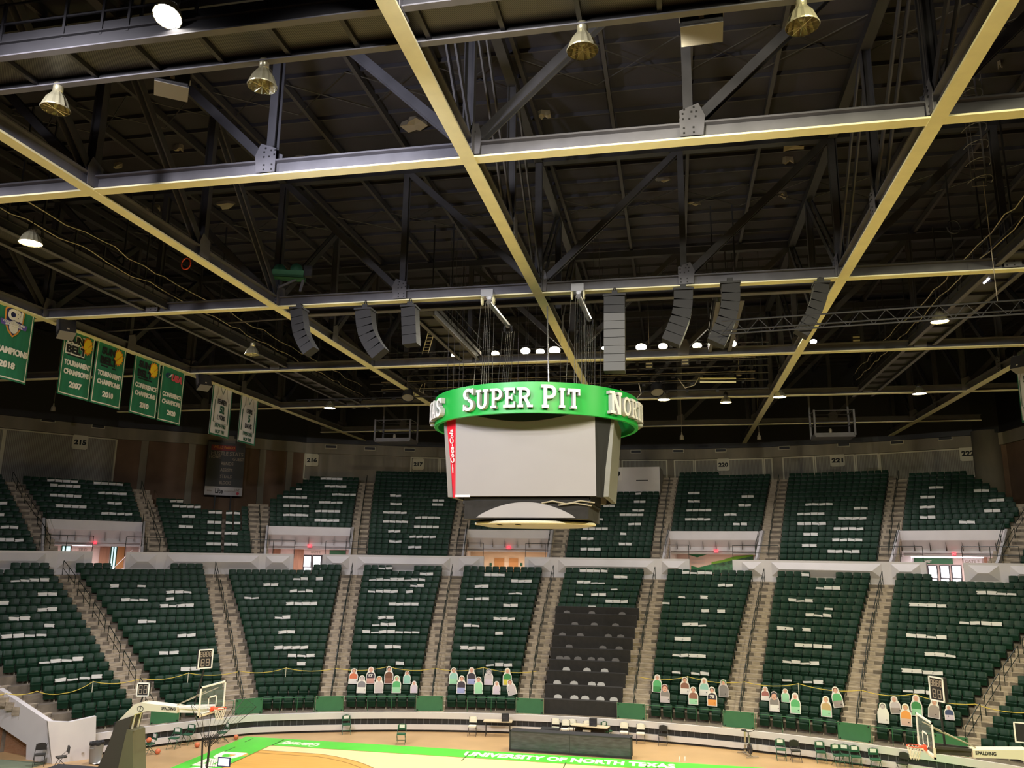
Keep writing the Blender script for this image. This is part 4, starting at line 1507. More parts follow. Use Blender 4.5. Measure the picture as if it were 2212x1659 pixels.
cblock(940, 1375, 9.217, [
    (365, 605, 895, 2, 0, 'c_teal', 'c_mint', 'c_brown', 'in mint shirt at left of second group'),
    (720, 625, 925, 2, 0, 'c_dark', 'c_blue', 'c_pink', 'in dark shirt and blue jeans, arms folded'),
    (1065, 655, 940, 2, 0, 'c_pale', 'c_lav', 'c_grey', 'showing one large monochrome face'),
    (1435, 635, 940, 2, 0, 'c_green2', 'c_yellow', 'c_cream', 'in green jacket with yellow below'),
    (515, 785, 1100, 1, .03, 'c_dark', 'c_blue', 'c_brown', 'in dark shirt and pale blue skirt'),
    (865, 800, 1100, 1, -.02, 'c_mint', 'c_mint', 'c_brown', 'in light green shirt, front row'),
    (1222, 885, 1115, 1, 0, 'c_lav', 'c_lav', 'c_pale', 'of grey haired man in lavender'),
    (1550, 830, 1100, 1, -.28, 'c_pale', 'c_pale', 'c_maroon', 'tilted, with orange face and grey top')])
cblock(1360, 1440, 7.9, [
    (465, 140, 405, 2, .03, 'c_green', 'c_green2', 'c_pale', 'white haired in green, right of tables'),
    (940, 185, 435, 2, 0, 'c_brown2', 'c_white', 'c_brown', 'in white vest on brown, back row'),
    (1270, 200, 460, 2, 0, 'c_teal', 'c_white', 'c_white', 'of player in white and teal'),
    (1600, 235, 490, 2, 0, 'c_suit', 'c_suit', 'c_green2', 'in grey suit on green ground'),
    (600, 310, 580, 1, 0, 'c_suit', 'c_pale', 'c_maroon', 'of smiling woman in grey coat'),
    (1085, 345, 605, 1, 0, 'c_brown2', 'c_mint', 'c_brown', 'brown and white with green foot'),
    (1405, 350, 630, 1, 0, 'c_dark', 'c_orange2', 'c_dark', 'in black jersey numbered 75')])
cblock(1620, 1440, 7.373, [
    (240, 325, 510, 2, 0, 'c_maroon2', 'c_white', 'c_pale', 'in maroon and white at left of its group'),
    (560, 355, 535, 2, 0, 'c_mint', 'c_mint', 'c_tan', 'small, in pale green, back row'),
    (1410, 335, 605, 2, -.18, 'c_green', 'c_stone', 'c_brown', 'tilted, in green shirt and grey trousers'),
    (385, 420, 690, 1, 0, 'c_suit', 'c_white', 'c_dark', 'of man in grey suit with large face'),
    (720, 440, 715, 1, 0, 'c_green', 'c_mint', 'c_pale', 'of man in plain green shirt, front row'),
    (1210, 485, 755, 1, 0, 'c_tan', 'c_mint', 'c_tan', 'fair haired with green diagonal sash')])
cblock(1900, 1430, 7.09, [
    (50, 640, 890, 1, 0, 'c_white', 'c_white', 'c_suit', 'of monochrome man in white suit'),
    (245, 490, 700, 2, -.10, 'c_pale', 'c_stone', 'c_pale', 'pale grey figure near right hoop'),
    (560, 520, 775, 2, 0, 'c_green2', 'c_mint', 'c_pink', 'tall, in green shirt beside rope post'),
    (1065, 650, 830, 2, -.05, 'c_navy', 'c_lav', 'c_white', 'white with navy jacket, right of shot clock'),
    (820, 720, 950, 2, .08, 'c_stone', 'c_stone', 'c_stone', 'grey figure behind right backboard'),
    (400, 670, 940, 1, 0, 'c_orange2', 'c_pinkpale', 'c_tan', 'in orange, left of right backboard')])
CC = dict(c_orange=(.62, .17, .08), c_orange2=(.75, .30, .07), c_white=(.72, .69, .64), c_brown=(.16, .07, .04), c_dark=(.05, .04, .055), c_pink=(.60, .32, .26), c_brown2=(.26, .12, .08), c_teal=(.30, .55, .46), c_grey=(.22, .21, .23), c_pale=(.52, .46, .46), c_ginger=(.45, .16, .05), c_green=(.10, .40, .15), c_mint=(.32, .62, .38), c_lav=(.60, .52, .60), c_blue=(.34, .36, .62), c_green2=(.05, .24, .07), c_yellow=(.66, .55, .06), c_cream=(.74, .65, .42), c_maroon=(.20, .06, .05), c_maroon2=(.34, .13, .11), c_suit=(.22, .20, .19), c_stone=(.32, .27, .24), c_tan=(.48, .34, .15), c_navy=(.05, .07, .16), c_pinkpale=(.62, .42, .34))
for k, v in CC.items():
    M[k] = mat('print_' + k[2:], v, .8)
for j, (u, v0, v1, row, tilt, sh, lo, hair, desc) in enumerate(CUT):
    r = LR0 + LT * row - .30
    th = solve_th(u, r, low_floor(row) + .8)
    z0 = low_floor(row) + .36
    d = math.hypot(PT(r, th, 0)[0], PT(r, th, 0)[1])
    H = (v1 - v0) * d / FPX * 1.03
    W = min(.50, H * .62)
    T = thing('cutout_figure', 'cardboard fan cutout ' + desc, 'cutout', PT(r, th, z0), -math.radians(th), 'cardboard fan cutouts')
    T.rotation_euler = (-.10, tilt, -math.radians(th))
    hw = W * .27
    out = [(-W / 2, 0), (W / 2, 0), (W / 2, H * .52), (W * .40, H * .66), (hw * 1.15, H * .74), (hw * 1.1, H * .88), (hw * .7, H * .97), (0, H), (-hw * .7, H * .97), (-hw * 1.1, H * .88), (-hw * 1.15, H * .74), (-W * .40, H * .66), (-W / 2, H * .52)]
    MB().prism(out, 0, .012, 'y').build('board', M['c_white'] if sh != 'c_suit' else M['c_pale'], T)
    MB().prism([(-W * .42, H * .33), (W * .42, H * .33), (W * .43, H * .50), (W * .33, H * .61), (W * .12, H * .67), (-W * .12, H * .67), (-W * .33, H * .61), (-W * .43, H * .50)], -.004, 0, 'y').build('printed_shirt', M[sh], T)
    MB().prism([(-W * .42, H * .03), (W * .42, H * .03), (W * .42, H * .33), (-W * .42, H * .33)], -.004, 0, 'y').build('printed_lower', M[lo], T)
    big = 1.5 if 'large' in desc or 'smiling' in desc else 1.0
    f = hw * .62 * big
    cz = H * (.79 if big == 1 else .72)
    MB().prism([(f * math.cos(2 * PI * k / 14) * 1.32, cz + H * .035 * big + f * 1.35 * math.sin(2 * PI * k / 14)) for k in range(14)], -.0045, 0, 'y').build('printed_hair', M[hair], T)
    face = MB().prism([(f * math.cos(2 * PI * k / 14), cz + f * 1.22 * math.sin(2 * PI * k / 14)) for k in range(14)], -.008, 0, 'y').build('printed_face', M['skin'] if 'monochrome' not in desc else M['c_pale'], T)
    ft = MB()
    for s in (-1, 1):
        ft.box(s * f * .4 - f * .13, s * f * .4 + f * .13, -.010, -.007, cz + f * .15, cz + f * .30)
    ft.box(-f * .32, f * .32, -.010, -.007, cz - f * .55, cz - f * .42)
    ft.build('printed_features', M['c_dark'], face)
    mnum = '17' if '17' in desc else '75' if '75' in desc else None
    if mnum:
        vs, fs = fit_text(mnum, W * .46, H * .16, .004, .04)
        MB().add(vs, fs, upright((0, -.008, H * .49), 0)).build('printed_number', M['c_white'], T)
# ------------------------------------------------------------------ floor and court
struct('floor', MB().box(-60, 45, -6, 50, -.1, 0.0), M['floor'])
CX0, CX1, CY0, CY1 = -19.43, 9.23, 23.38, 38.62
struct('floor_apron', MB().box(-21.55, 11.4, 21.8, 40.15, 0, .012), M['court_green'])
struct('floor_court', MB().box(CX0, CX1, CY0, CY1, .010, .018), M['court'])
for s, hx in ((1, -17.855), (-1, 7.655)):
    base = CX0 if s > 0 else CX1
    pts, pin = [], []
    for R_, off, lst in ((6.75, 6.60, pts), (6.30, 6.10, pin)):
        a0 = math.asin(min(1, off / R_))
        lst.append((base, 31 - off))
        for k in range(25):
            a = -a0 + 2 * a0 * k / 24
            lst.append((hx + s * R_ * math.cos(a), 31 + R_ * math.sin(a)))
        lst.append((base, 31 + off))
    struct('floor_arc_area', MB().prism(pts if s > 0 else pts[::-1], .018, .021, 'z'), M['key'])
    mb = MB()
    for lst in (pts, pin):
        for (x0, y0), (x1, y1) in zip(lst, lst[1:]):
            mb.bar((x0, y0, .022), (x1, y1, .022), .06, .006)
    struct('trim_arc_line', mb, M['line'])
mb = MB()
for y in (CY0, CY1):
    mb.box(CX0, CX1, y - .03, y + .03, .017, .021)
for x in (CX0, CX1):
    mb.box(x - .03, x + .03, CY0, CY1, .017, .021)
struct('trim_court_edge', mb, M['line'])
mb = MB()
for x, y0, y1 in ((CX0 + .05, 38.6, 39.9), (-9.75, 38.0, 39.5), (-9.3, 38.6, 39.1), (-5.1, 37.9, 38.9), (-1.5, 38.6, 39.2)):
    mb.bar((x, y0, .022), (x - .02, y1, .022), .05, .006)
for x0, y0, x1, y1 in ((-20.9, 36.4, -20.9, 37.9), (-20.9, 34.2, -20.9, 35.6), (-21.0, 39.0, -21.0, 39.8)):
    mb.bar((x0, y0, .0135), (x1, y1, .0135), .05, .006)
struct('trim_court_marks', mb, M['seam'])


def floor_text(s, cx, cy, w, h, rz, m, shear=0, bold=.03):
    vs, fs = fit_text(s, w, h, .006, bold, shear)
    xf = Matrix.Translation((cx, cy, .016)) @ Matrix.Rotation(rz, 4, 'Z')
    o = struct('trim_floor_lettering', MB().add(vs, fs, xf), m)
    return o


floor_text('UNIVERSITY OF NORTH TEXAS', -5.12, 39.40, 9.7, .78, 0, M['paint_white'], 0, .05)
floor_text('Guaranty', -18.27, 39.33, 2.05, .95, PI, M['paint_white'], .3, .03)
floor_text('DENTON', -20.35, 33.2, 7.5, 1.25, -PI / 2, M['paint_white'], 0, .06)
vs_mark = MB().lathe([(.001, .0135), (.42, .0135)], 20, (-19.95, 36.6, 0))
struct('trim_floor_mark', vs_mark, M['key'])
struct('floor_mat', MB().box(-34, -27.2, 28.5, 33.2, 0, .02), mat('green_grey_mat', (.16, .19, .12), .9))

# ------------------------------------------------------------------ corner tunnel walls
def poly_plane(px, P0, n, th):
    n = np.array(n, float)
    n /= np.linalg.norm(n)
    if np.dot(n, CAM - np.array(P0)) < 0:
        n = -n
    A = [plane_hit(u, v, P0, n) for u, v in px]
    for p in A:
        p[2] = max(p[2], 0.0)
    B = [p - n * th for p in A]
    m = len(A)
    return MB().add([tuple(p) for p in A + B], [tuple(range(m)), tuple(range(2 * m - 1, m - 1, -1))] + [(i, m + i, m + (i + 1) % m, (i + 1) % m) for i in range(m)])


A0 = np.array([-26.85, 33.17, 0])
B0 = np.array([-25.78, 34.48, 0])
nF = np.array([B0[1] - A0[1], -(B0[0] - A0[0]), 0])
nC = np.array([.4, 1.75, 0])
struct('wall_tunnel_front', poly_plane([(208, 1547), (205, 1640), (150, 1652), (112, 1655), (103, 1558), (150, 1560)], A0, nF, .25), M['white'])
struct('wall_tunnel_cheek', poly_plane([(103, 1558), (112, 1655), (55, 1648), (57, 1608), (-30, 1549), (-30, 1470), (0, 1490)], A0, nC, .25), M['white'])
struct('wall_tunnel_brick', poly_plane([(62, 1600), (60, 1648), (-30, 1652), (-30, 1540)], A0 + np.array([0, .45, 0]), nC, .25), M['brick'])
mb = MB().cbox((0, 0, 0), (.11, .02, .07))
o = mb.build('wall_socket', M['taupe'])
q = plane_hit(179, 1627, A0 + np.array([.05, -.04, 0]), nF)
o.location = tuple(q)
o.rotation_euler = (0, 0, math.atan2(B0[1] - A0[1], B0[0] - A0[0]))
tag(o, 'small socket plate low on the white corner wall', 'socket')

# ------------------------------------------------------------------ folding chairs
def folding_chair(kind):
    T = thing('folding_chair', '', 'chair')
    fr = {'green': M['gchair'], 'white': M['bchair'], 'black': M['bchair']}[kind]
    pad = {'green': M['gchair'], 'white': M['wchair'], 'black': M['bchair']}[kind]
    s = MB()
    s.prism([(-.20, -.19), (.20, -.19), (.21, .10), (.16, .20), (-.16, .20), (-.21, .10)], .44, .49, 'z')
    s.build('seat', pad, T)
    b = MB()
    prof = [(-.20, .60), (.20, .60), (.205, .78), (.16, .87), (0, .90), (-.16, .87), (-.205, .78)]
    b.prism(prof, .235, .265, 'y')
    bo = b.build('backrest', pad, T)
    if kind != 'black':
        MB().box(-.13, .13, .225, .234, .70, .85).build('back_panel', M['paper'] if kind == 'green' else M['cream'], bo, label='white printed panel')
    for x in (-.21, .21):
        MB().path([(x, -.24, 0), (x, .0, .44), (x, .22, .62), (x * .98, .265, .86)], .012, 5).build('leg', fr, T)
        MB().path([(x * .92, .28, 0), (x * .92, -.14, .45)], .012, 5).build('leg', fr, T)
    MB().tube((-.20, -.12, .20), (.20, -.12, .20), .010, 5).tube((-.19, .20, .12), (.19, .20, .12), .010, 5).build('crossbar', fr, T)
    return T


CHP = {}


def chair_at(u, v, rz, kind, label, z=0.0, dx=0):
    p = atz(u, v, z)
    th = math.degrees(math.atan2(p[0] - XC, p[1] - YC))
    rr = math.hypot(p[0] - XC, p[1] - YC) - dl(th)
    if kind == 'black' and p[0] < -25:
        p = p + np.array([.12, -.38, 0])
    if rr > 34.66 and th > -38.5:
        p = np.array(PT(34.66, th, z))
    if kind not in CHP:
        t = folding_chair(kind)
        t.location = tuple(p)
        t.rotation_euler = (0, 0, rz)
        t['label'] = label
        t['group'] = 'folding chairs round the court'
        CHP[kind] = t
        return t
    return copy_tree(CHP[kind], p, rz, label, 'folding chairs round the court')


chair_at(748, 1583, .5, 'green', 'green folding chair against white barrier, left of centre floor')
chair_at(866, 1607, .2, 'green', 'green folding chair standing alone at edge of green apron')
chair_at(1020, 1589, .1, 'white', 'cream padded folding chair left of the small table')
chair_at(374, 1617, .0, 'green', 'green folding chair right of the one holding a ball')
chair_at(404, 1605, -.1, 'green', 'green folding chair close to barrier, behind left hoop')
chair_at(320, 1630, -.5, 'green', 'green folding chair with a basketball on its seat')
chair_at(478, 1604, -.7, 'green', 'green folding chair behind the ball machine net')
chair_at(92, 1650, .6, 'black', 'black padded folding chair against white corner wall')
chair_at(138, 1655, -.7, 'black', 'round backed black folding chair near trash can')
chair_at(1388, 1600, .0, 'white', 'cream folding chair just left of the black one')
chair_at(1353, 1596, .05, 'white', 'cream folding chair at right end of dark screen table')
chair_at(1435, 1606, -.1, 'black', 'black folding chair right of two cream chairs')
chair_at(1320, 1588, .9, 'green', 'green folding chair turned sideways beside second table')
chair_at(1200, 1592, .05, 'white', 'cream chair back above dark screen, leftmost')
chair_at(1221, 1596, .05, 'white', 'cream chair back above dark screen, second from left')
chair_at(1235, 1594, -.05, 'white', 'cream chair back above dark screen, third from left')
chair_at(1268, 1599, .0, 'white', 'cream chair back above dark screen, rightmost')
chair_at(1688, 1642, .0, 'green', 'green folding chair with tipped seat right of exercise bike')
chair_at(1720, 1645, .1, 'black', 'black round backed chair between two green chairs')
chair_at(1775, 1647, .0, 'green', 'green folding chair with white panel below third gate')
chair_at(1812, 1655, .3, 'green', 'front green folding chair of an overlapping pair')
chair_at(1832, 1648, -.2, 'green', 'rear green folding chair of an overlapping pair')
chair_at(1857, 1652, .0, 'green', 'green folding chair left of the tall leaning stack')
chair_at(1893, 1664, .1, 'green', 'green folding chair in front of the leaning stack')
chair_at(1953, 1672, -.6, 'black', 'black folding chair left of the right hoop net')
for u, v, ph in ((1886, 1650, 'left of two'), (1914, 1656, 'right of two')):
    p = atz(u, v, 0)
    T = thing('folded_chair', 'tall folded green chair leaning on barrier, %s' % ph, 'chair', p, -.25, 'folded chairs')
    MB().prism([(-.23, .05), (.23, .05), (.23, .86), (.17, .97), (-.17, .97), (-.23, .86)], .0, .05, 'y').build('folded_seat', M['gchair'], T)
    MB().box(-.15, .15, -.012, -.002, .74, .90).build('back_panel', M['paper'], T)
    for x in (-.21, .21):
        MB().tube((x, .03, 0), (x, .03, .9), .014, 5).build('leg', M['gchair'], T)

# ------------------------------------------------------------------ scorer table, small tables
p0, p1 = np.array([-8.06, 40.49, 0]), np.array([-2.24, 40.31, 0])
L = np.linalg.norm(p1 - p0)
rz = math.atan2(p1[1] - p0[1], p1[0] - p0[0])
T = thing('screen_table', 'long dark glossy screen fronted scorer table beside the court', 'table', (p0 + p1) / 2, rz)
h = .915
MB().box(-L / 2 + .05, L / 2 - .05, .02, .06, .08, h - .06).build('screen_front', M['led'], T)
f = MB().box(-L / 2, L / 2, 0, .10, h - .06, h)
f.box(-L / 2, L / 2, 0, .10, 0, .09).box(-L / 2, -L / 2 + .06, 0, .12, 0, h).box(L / 2 - .06, L / 2, 0, .12, 0, h).box(-.012, .012, .01, .05, .05, h)
f.build('frame', M['darksteel'], T)
MB().box(-L / 2, L / 2, .1, .75, h - .05, h - .02).build('tabletop', M['darksteel'], T)
for x in (-L / 2 + .05, L / 2 - .05):
    MB().box(x - .03, x + .03, .68, .74, 0, h - .05).build('leg', M['darksteel'], T)
for a, b, ph in (((-9.98, 43.20), (-8.51, 43.40), 'left'), ((-5.46, 43.45), (-3.61, 43.10), 'right')):
    a, b = np.array([*a, 0]), np.array([*b, 0])
    L = np.linalg.norm(b - a)
    rz = math.atan2(b[1] - a[1], b[0] - a[0])
    T = thing('folding_table', 'pale folding table by the barrier, %s of the two' % ph, 'table', (a + b) / 2, rz, 'small tables by the barrier')
    MB().box(-L / 2, L / 2, 0, .62, .70, .74).build('tabletop', M['tabletop'], T)
    for x in (-L / 2 + .12, L / 2 - .12):
        MB().tube((x, .08, 0), (x, .08, .7), .018, 6).build('leg', M['bchair'], T)
        MB().tube((x, .54, 0), (x, .54, .7), .018, 6).build('leg', M['bchair'], T)
    if ph == 'right':
        MB().box(-L / 2 + .05, L / 2 - .05, .55, .57, .3, .7).build('modesty_panel', M['speaker'], T)
    c = (a + b) / 2 + (np.array([.35, .25, .74]) if ph == 'left' else np.array([.20, .22, .74]))
    B = thing('monitor_case', 'black monitor case on the %s pale table' % ph, 'monitor', c, rz + .15)
    MB().box(-.18, .18, -.14, .14, 0, .36).build('case', M['speaker'], B)
    MB().box(-.15, .15, -.15, -.14, .04, .32).build('screen', M['led'], B)

# black equipment between the tables
p = atz(1205, 1600, 0)
T = thing('equipment_case', 'black road case behind dark screen table', 'case', (-6.4, 42.6, 0), .0)
MB().box(-.45, .45, -.3, .3, .06, .70).build('body', M['speaker'], T)
MB().box(-.47, .47, -.32, .32, .60, .64).build('lid_trim', M['darksteel'], T)

# ------------------------------------------------------------------ basketballs
for u, v, ph in ((341, 1623, 'on floor beside chair with a ball'), (426, 1609, 'on tan floor left of ball machine'), (510, 1592, 'on far corner of green apron')):
    q = atz(u, v, .13)
    T = thing('basketball', 'orange basketball ' + ph, 'ball', (q[0], q[1], .13), .3, 'basketballs')
    MB().sphere((0, 0, 0), .121, 18, 11).build('ball_skin', M['ball'], T, True)
    s = MB()
    for ax in (Matrix.Identity(4), Matrix.Rotation(PI / 2, 4, 'X'), Matrix.Rotation(PI / 2, 4, 'Y')):
        s.lathe([(.1205, -.003), (.1222, 0), (.1205, .003)], 24, xf=ax)
    s.build('seams', M['line'], T)
q = atz(320, 1630, 0)
T = thing('basketball', 'orange basketball resting on green folding chair seat', 'ball', (q[0] - .03, q[1], .615), .8, 'basketballs')
MB().sphere((0, 0, 0), .121, 18, 11).build('ball_skin', M['ball'], T, True)
s = MB()
for ax in (Matrix.Identity(4), Matrix.Rotation(PI / 2, 4, 'X'), Matrix.Rotation(PI / 2, 4, 'Y')):
    s.lathe([(.1205, -.003), (.1222, 0), (.1205, .003)], 24, xf=ax)
s.build('seams', M['line'], T)

# ------------------------------------------------------------------ bin, stand, papers, bike
T = thing('trash_can', 'grey trash can with black liner by the corner wall', 'bin', (-25.24, 33.75, 0))
MB().lathe([(.22, 0), (.25, .05), (.285, .78), (.30, .80), (.30, .84), (.27, .84)], 22, capb=True).build('can', M['bin'], T, True)
lb = MB()
ring = []
for k in range(22):
    a = 2 * PI * k / 22
    ring.append((math.cos(a), math.sin(a), rng.uniform(-.02, .035)))
vs = [(.305 * x, .305 * y, .76 + z) for x, y, z in ring] + [(.31 * x, .31 * y, .86 + z) for x, y, z in ring] + [(.20 * x, .20 * y, .84 + z) for x, y, z in ring]
fs = []
for j in range(2):
    for k in range(22):
        fs.append((j * 22 + k, j * 22 + (k + 1) % 22, (j + 1) * 22 + (k + 1) % 22, (j + 1) * 22 + k))
fs.append(tuple(range(44, 66)))
lb.add(vs, fs).build('liner', M['black'], T)
MB().box(-.09, .09, -.315, -.28, .62, .66).build('handle', M['bin'], T)
T = thing('camera_stand', 'thin black stand with small box beside left hoop', 'stand', (-25.35, 35.1, 0))
MB().lathe([(.22, 0), (.22, .015), (.02, .03)], 14, capb=True).build('base', M['black'], T)
MB().tube((0, 0, 0), (0, 0, 1.25), .014, 6).build('pole', M['black'], T)
MB().box(-.09, .09, -.08, .08, 1.12, 1.42).build('box_head', M['speaker'], T)
q = atz(228, 1650, 0)
hp = MB()
n = 9
vs = [(.11 * i - .45 + rng.uniform(-.03, .03), .09 * j - .3 + rng.uniform(-.03, .03), .02 + max(0, .12 - .05 * (abs(i - 4) + abs(j - 3)) * .5) + rng.uniform(0, .05)) for j in range(7) for i in range(n)]
fs = [(j * n + i, j * n + i + 1, (j + 1) * n + i + 1, (j + 1) * n + i) for j in range(6) for i in range(n - 1)]
o = hp.add(vs, fs).build('crumpled_sheet', M['paper'])
o.location = (q[0], q[1], .0)
tag(o, 'crumpled white sheet lying on floor beside left hoop base', 'sheet')
T = thing('exercise_bike', 'chrome exercise bike in front of white barrier', 'bike', (3.09, 42.4, 0), .35)
MB().box(-.30, .30, -.55, -.48, 0, .06).box(-.30, .30, .48, .55, 0, .06).build('foot', M['chrome'], T)
MB().bar((0, -.52, .05), (0, .52, .05), .06, .06).bar((0, -.3, .05), (0, -.2, .95), .06, .08).bar((0, .3, .05), (0, .22, 1.05), .06, .08).bar((0, -.25, .45), (0, .25, .5), .06, .07).build('frame', M['chrome'], T)
MB().lathe([(.001, -.03), (.24, -.03), (.24, .03), (.001, .03)], 22, xf=Matrix.Translation((0, -.28, .36)) @ Matrix.Rotation(PI / 2, 4, 'Y')).build('flywheel', M['darksteel'], T)
MB().prism([(-.11, .14), (.11, .14), (.05, -.14), (-.05, -.14)], .98, 1.03, 'z', Matrix.Translation((0, .22, .06))).build('saddle', M['black'], T)
MB().path([(-.24, -.34, 1.2), (-.22, -.2, 1.12), (0, -.16, 1.08), (.22, -.2, 1.12), (.24, -.34, 1.2)], .018, 6).tube((0, -.2, .9), (0, -.16, 1.1), .022, 6).build('handlebar', M['bchair'], T)
MB().tube((-.12, .02, .30), (.12, .02, .30), .02, 6).box(-.2, -.1, -.06, .06, .28, .31).box(.1, .2, -.02, .1, .28, .31).build('pedal', M['bchair'], T)
for u, v, ph in ((1468, 1645, 'left'), (1480, 1644, 'right')):
    q = atz(u, v, 0)
    wtag(MB().lathe([(.035, 0), (.037, .14), (.02, .18), (.02, .22)], 10, tuple(q), capb=True, capt=True), 'water_bottle', M['paper'], 'small bottle on floor right of dark table, %s one' % ph, 'bottle', 'bottles on the floor')

# ------------------------------------------------------------------ basketball hoops
def hoop(s, hx, bl, label):
    """s = +1: left hoop facing +X; -1: right hoop"""
    T = thing('basketball_hoop', label, 'hoop', (hx, 31.0, 0), 0 if s > 0 else PI)
    # local x points from the board into the court
    B = -.38
    g = MB().box(B - .012, B + .012, -.915, .915, 2.90, 3.97)
    g.build('backboard', M['glass'], T)
    f = MB()
    for y0, y1, z0, z1 in ((-.915, .915, 2.90, 2.965), (-.915, .915, 3.905, 3.97), (-.915, -.85, 2.9, 3.97), (.85, .915, 2.9, 3.97)):
        f.box(B - .02, B + .02, y0, y1, z0, z1)
    for y0, y1, z0, z1 in ((-.305, .305, 3.05, 3.10), (-.305, .305, 3.46, 3.51), (-.305, -.255, 3.05, 3.51), (.255, .305, 3.05, 3.51)):
        f.box(B + .0, B + .016, y0, y1, z0, z1)
    f.build('board_frame', M['letter'], T)
    p = MB().box(B - .035, B + .03, -.93, .93, 2.85, 2.915).box(B - .035, B + .03, -.93, -.89, 2.85, 3.2).box(B - .035, B + .03, .89, .93, 2.85, 3.2)
    p.build('board_padding', M['boardpad'], T)
    r = MB()
    pts = [(.2286 * math.cos(2 * PI * k / 28), .2286 * math.sin(2 * PI * k / 28), 3.05) for k in range(29)]
    r.path(pts, .012, 6)
    r.box(B, -.20, -.08, .08, 3.02, 3.06).box(B, B + .06, -.12, .12, 2.94, 3.10)
    r.prism([(B + .02, 2.98), (-.15, 3.03), (-.15, 3.06), (B + .02, 3.08)], -.10, .10, 'y')
    r.build('rim', M['rim'], T)
    n = MB()
    N = 12
    lev = [(.225, 3.04), (.205, 2.94), (.175, 2.83), (.150, 2.73), (.140, 2.63)]
    for k in range(N):
        for j in range(len(lev) - 1):
            for sg in (1, -1):
                a0 = 2 * PI * (k + (.5 if j % 2 else 0)) / N
                a1 = a0 + sg * PI / N
                n.tube((lev[j][0] * math.cos(a0), lev[j][0] * math.sin(a0), lev[j][1]), (lev[j + 1][0] * math.cos(a1), lev[j + 1][0] * math.sin(a1), lev[j + 1][1]), .008, 4)
    n.build('net', M['net'], T)
    # arm and mast
    a = MB().prism([(-4.30, 2.42), (-3.66, 3.07), (-3.40, 3.16), (-1.72, 3.07), (-1.72, 2.84), (-3.05, 2.86), (-3.55, 2.72), (-4.05, 2.30)], -.26, .26, 'y')
    o = a.build('arm_shroud', M['boardpad'], T)
    vs, fs = fit_text('SPALDING', .62, .11, .01, .02)
    MB().add(vs, fs, upright((-2.10, -.268, 2.99), 0)).build('lettering', M['inkblack'], o)
    MB().add(vs, fs, Matrix.Translation((-2.10, .268, 2.99)) @ Matrix.Rotation(PI, 4, 'Z') @ Matrix.Rotation(PI / 2, 4, 'X')).build('lettering', M['inkblack'], o)
    e = MB().path([(-3.35 + .13 * math.cos(2 * PI * k / 20), -.268, 2.93 + .10 * math.sin(2 * PI * k / 20)) for k in range(21)], .012, 4).tube((-3.37, -.268, 2.87), (-3.33, -.268, 2.99), .012, 4)
    e.build('round_emblem', M['inkblack'], o)
    b = MB().bar((-1.75, -.14, 3.04), (B - .05, -.3, 3.10), .05, .08).bar((-1.75, .14, 3.04), (B - .05, .3, 3.10), .05, .08).bar((-1.75, 0, 2.92), (B - .05, 0, 2.96), .22, .18)
    b.build('arm_extension', M['letter'] if s > 0 else M['blackpad'], T)
    MB().tube((-1.9, 0, 3.1), (B - .05, -.45, 3.75), .02, 6).tube((-1.9, 0, 3.1), (B - .05, .45, 3.75), .02, 6).build('brace', M['pipe'], T)
    m = MB().prism([(-4.32, 2.42), (-3.62, 2.66), (-3.78, 1.9), (-4.05, .4), (-4.1, 0), (-5.25, 0), (-5.0, .5), (-4.55, 1.6)], -.34, .34, 'y')
    m.build('mast_pad', M['blackpad'], T)
    m = MB().prism([(-3.76, 2.16), (-3.50, 2.10), (-3.20, 0.0), (-4.10, 0), (-4.02, .4)], -.40, .40, 'y')
    m.build('front_pad', M['olivepad'], T)
    MB().bar((-3.62, -.18, 2.75), (-3.72, -.18, 2.0), .07, .06).bar((-3.62, .18, 2.75), (-3.72, .18, 2.0), .07, .06).build('lift_strut', M['boardpad'], T)
    MB().box(-7.4, -4.4, -.55, .55, .08, .46).build('base', M['darksteel'], T)
    for x in (-7.1, -4.9):
        for y in (-.45, .45):
            MB().lathe([(.001, -.04), (.09, -.04), (.09, .04), (.001, .04)], 12, xf=Matrix.Translation((x, y, .09)) @ Matrix.Rotation(PI / 2, 4, 'X')).build('wheel', M['bchair'], T)
    return T


hoop(1, -17.86, CX0, 'left basketball hoop with white arm and dark padded mast')
hoop(-1, 7.66, CX1, 'right basketball hoop seen from behind its glass board')


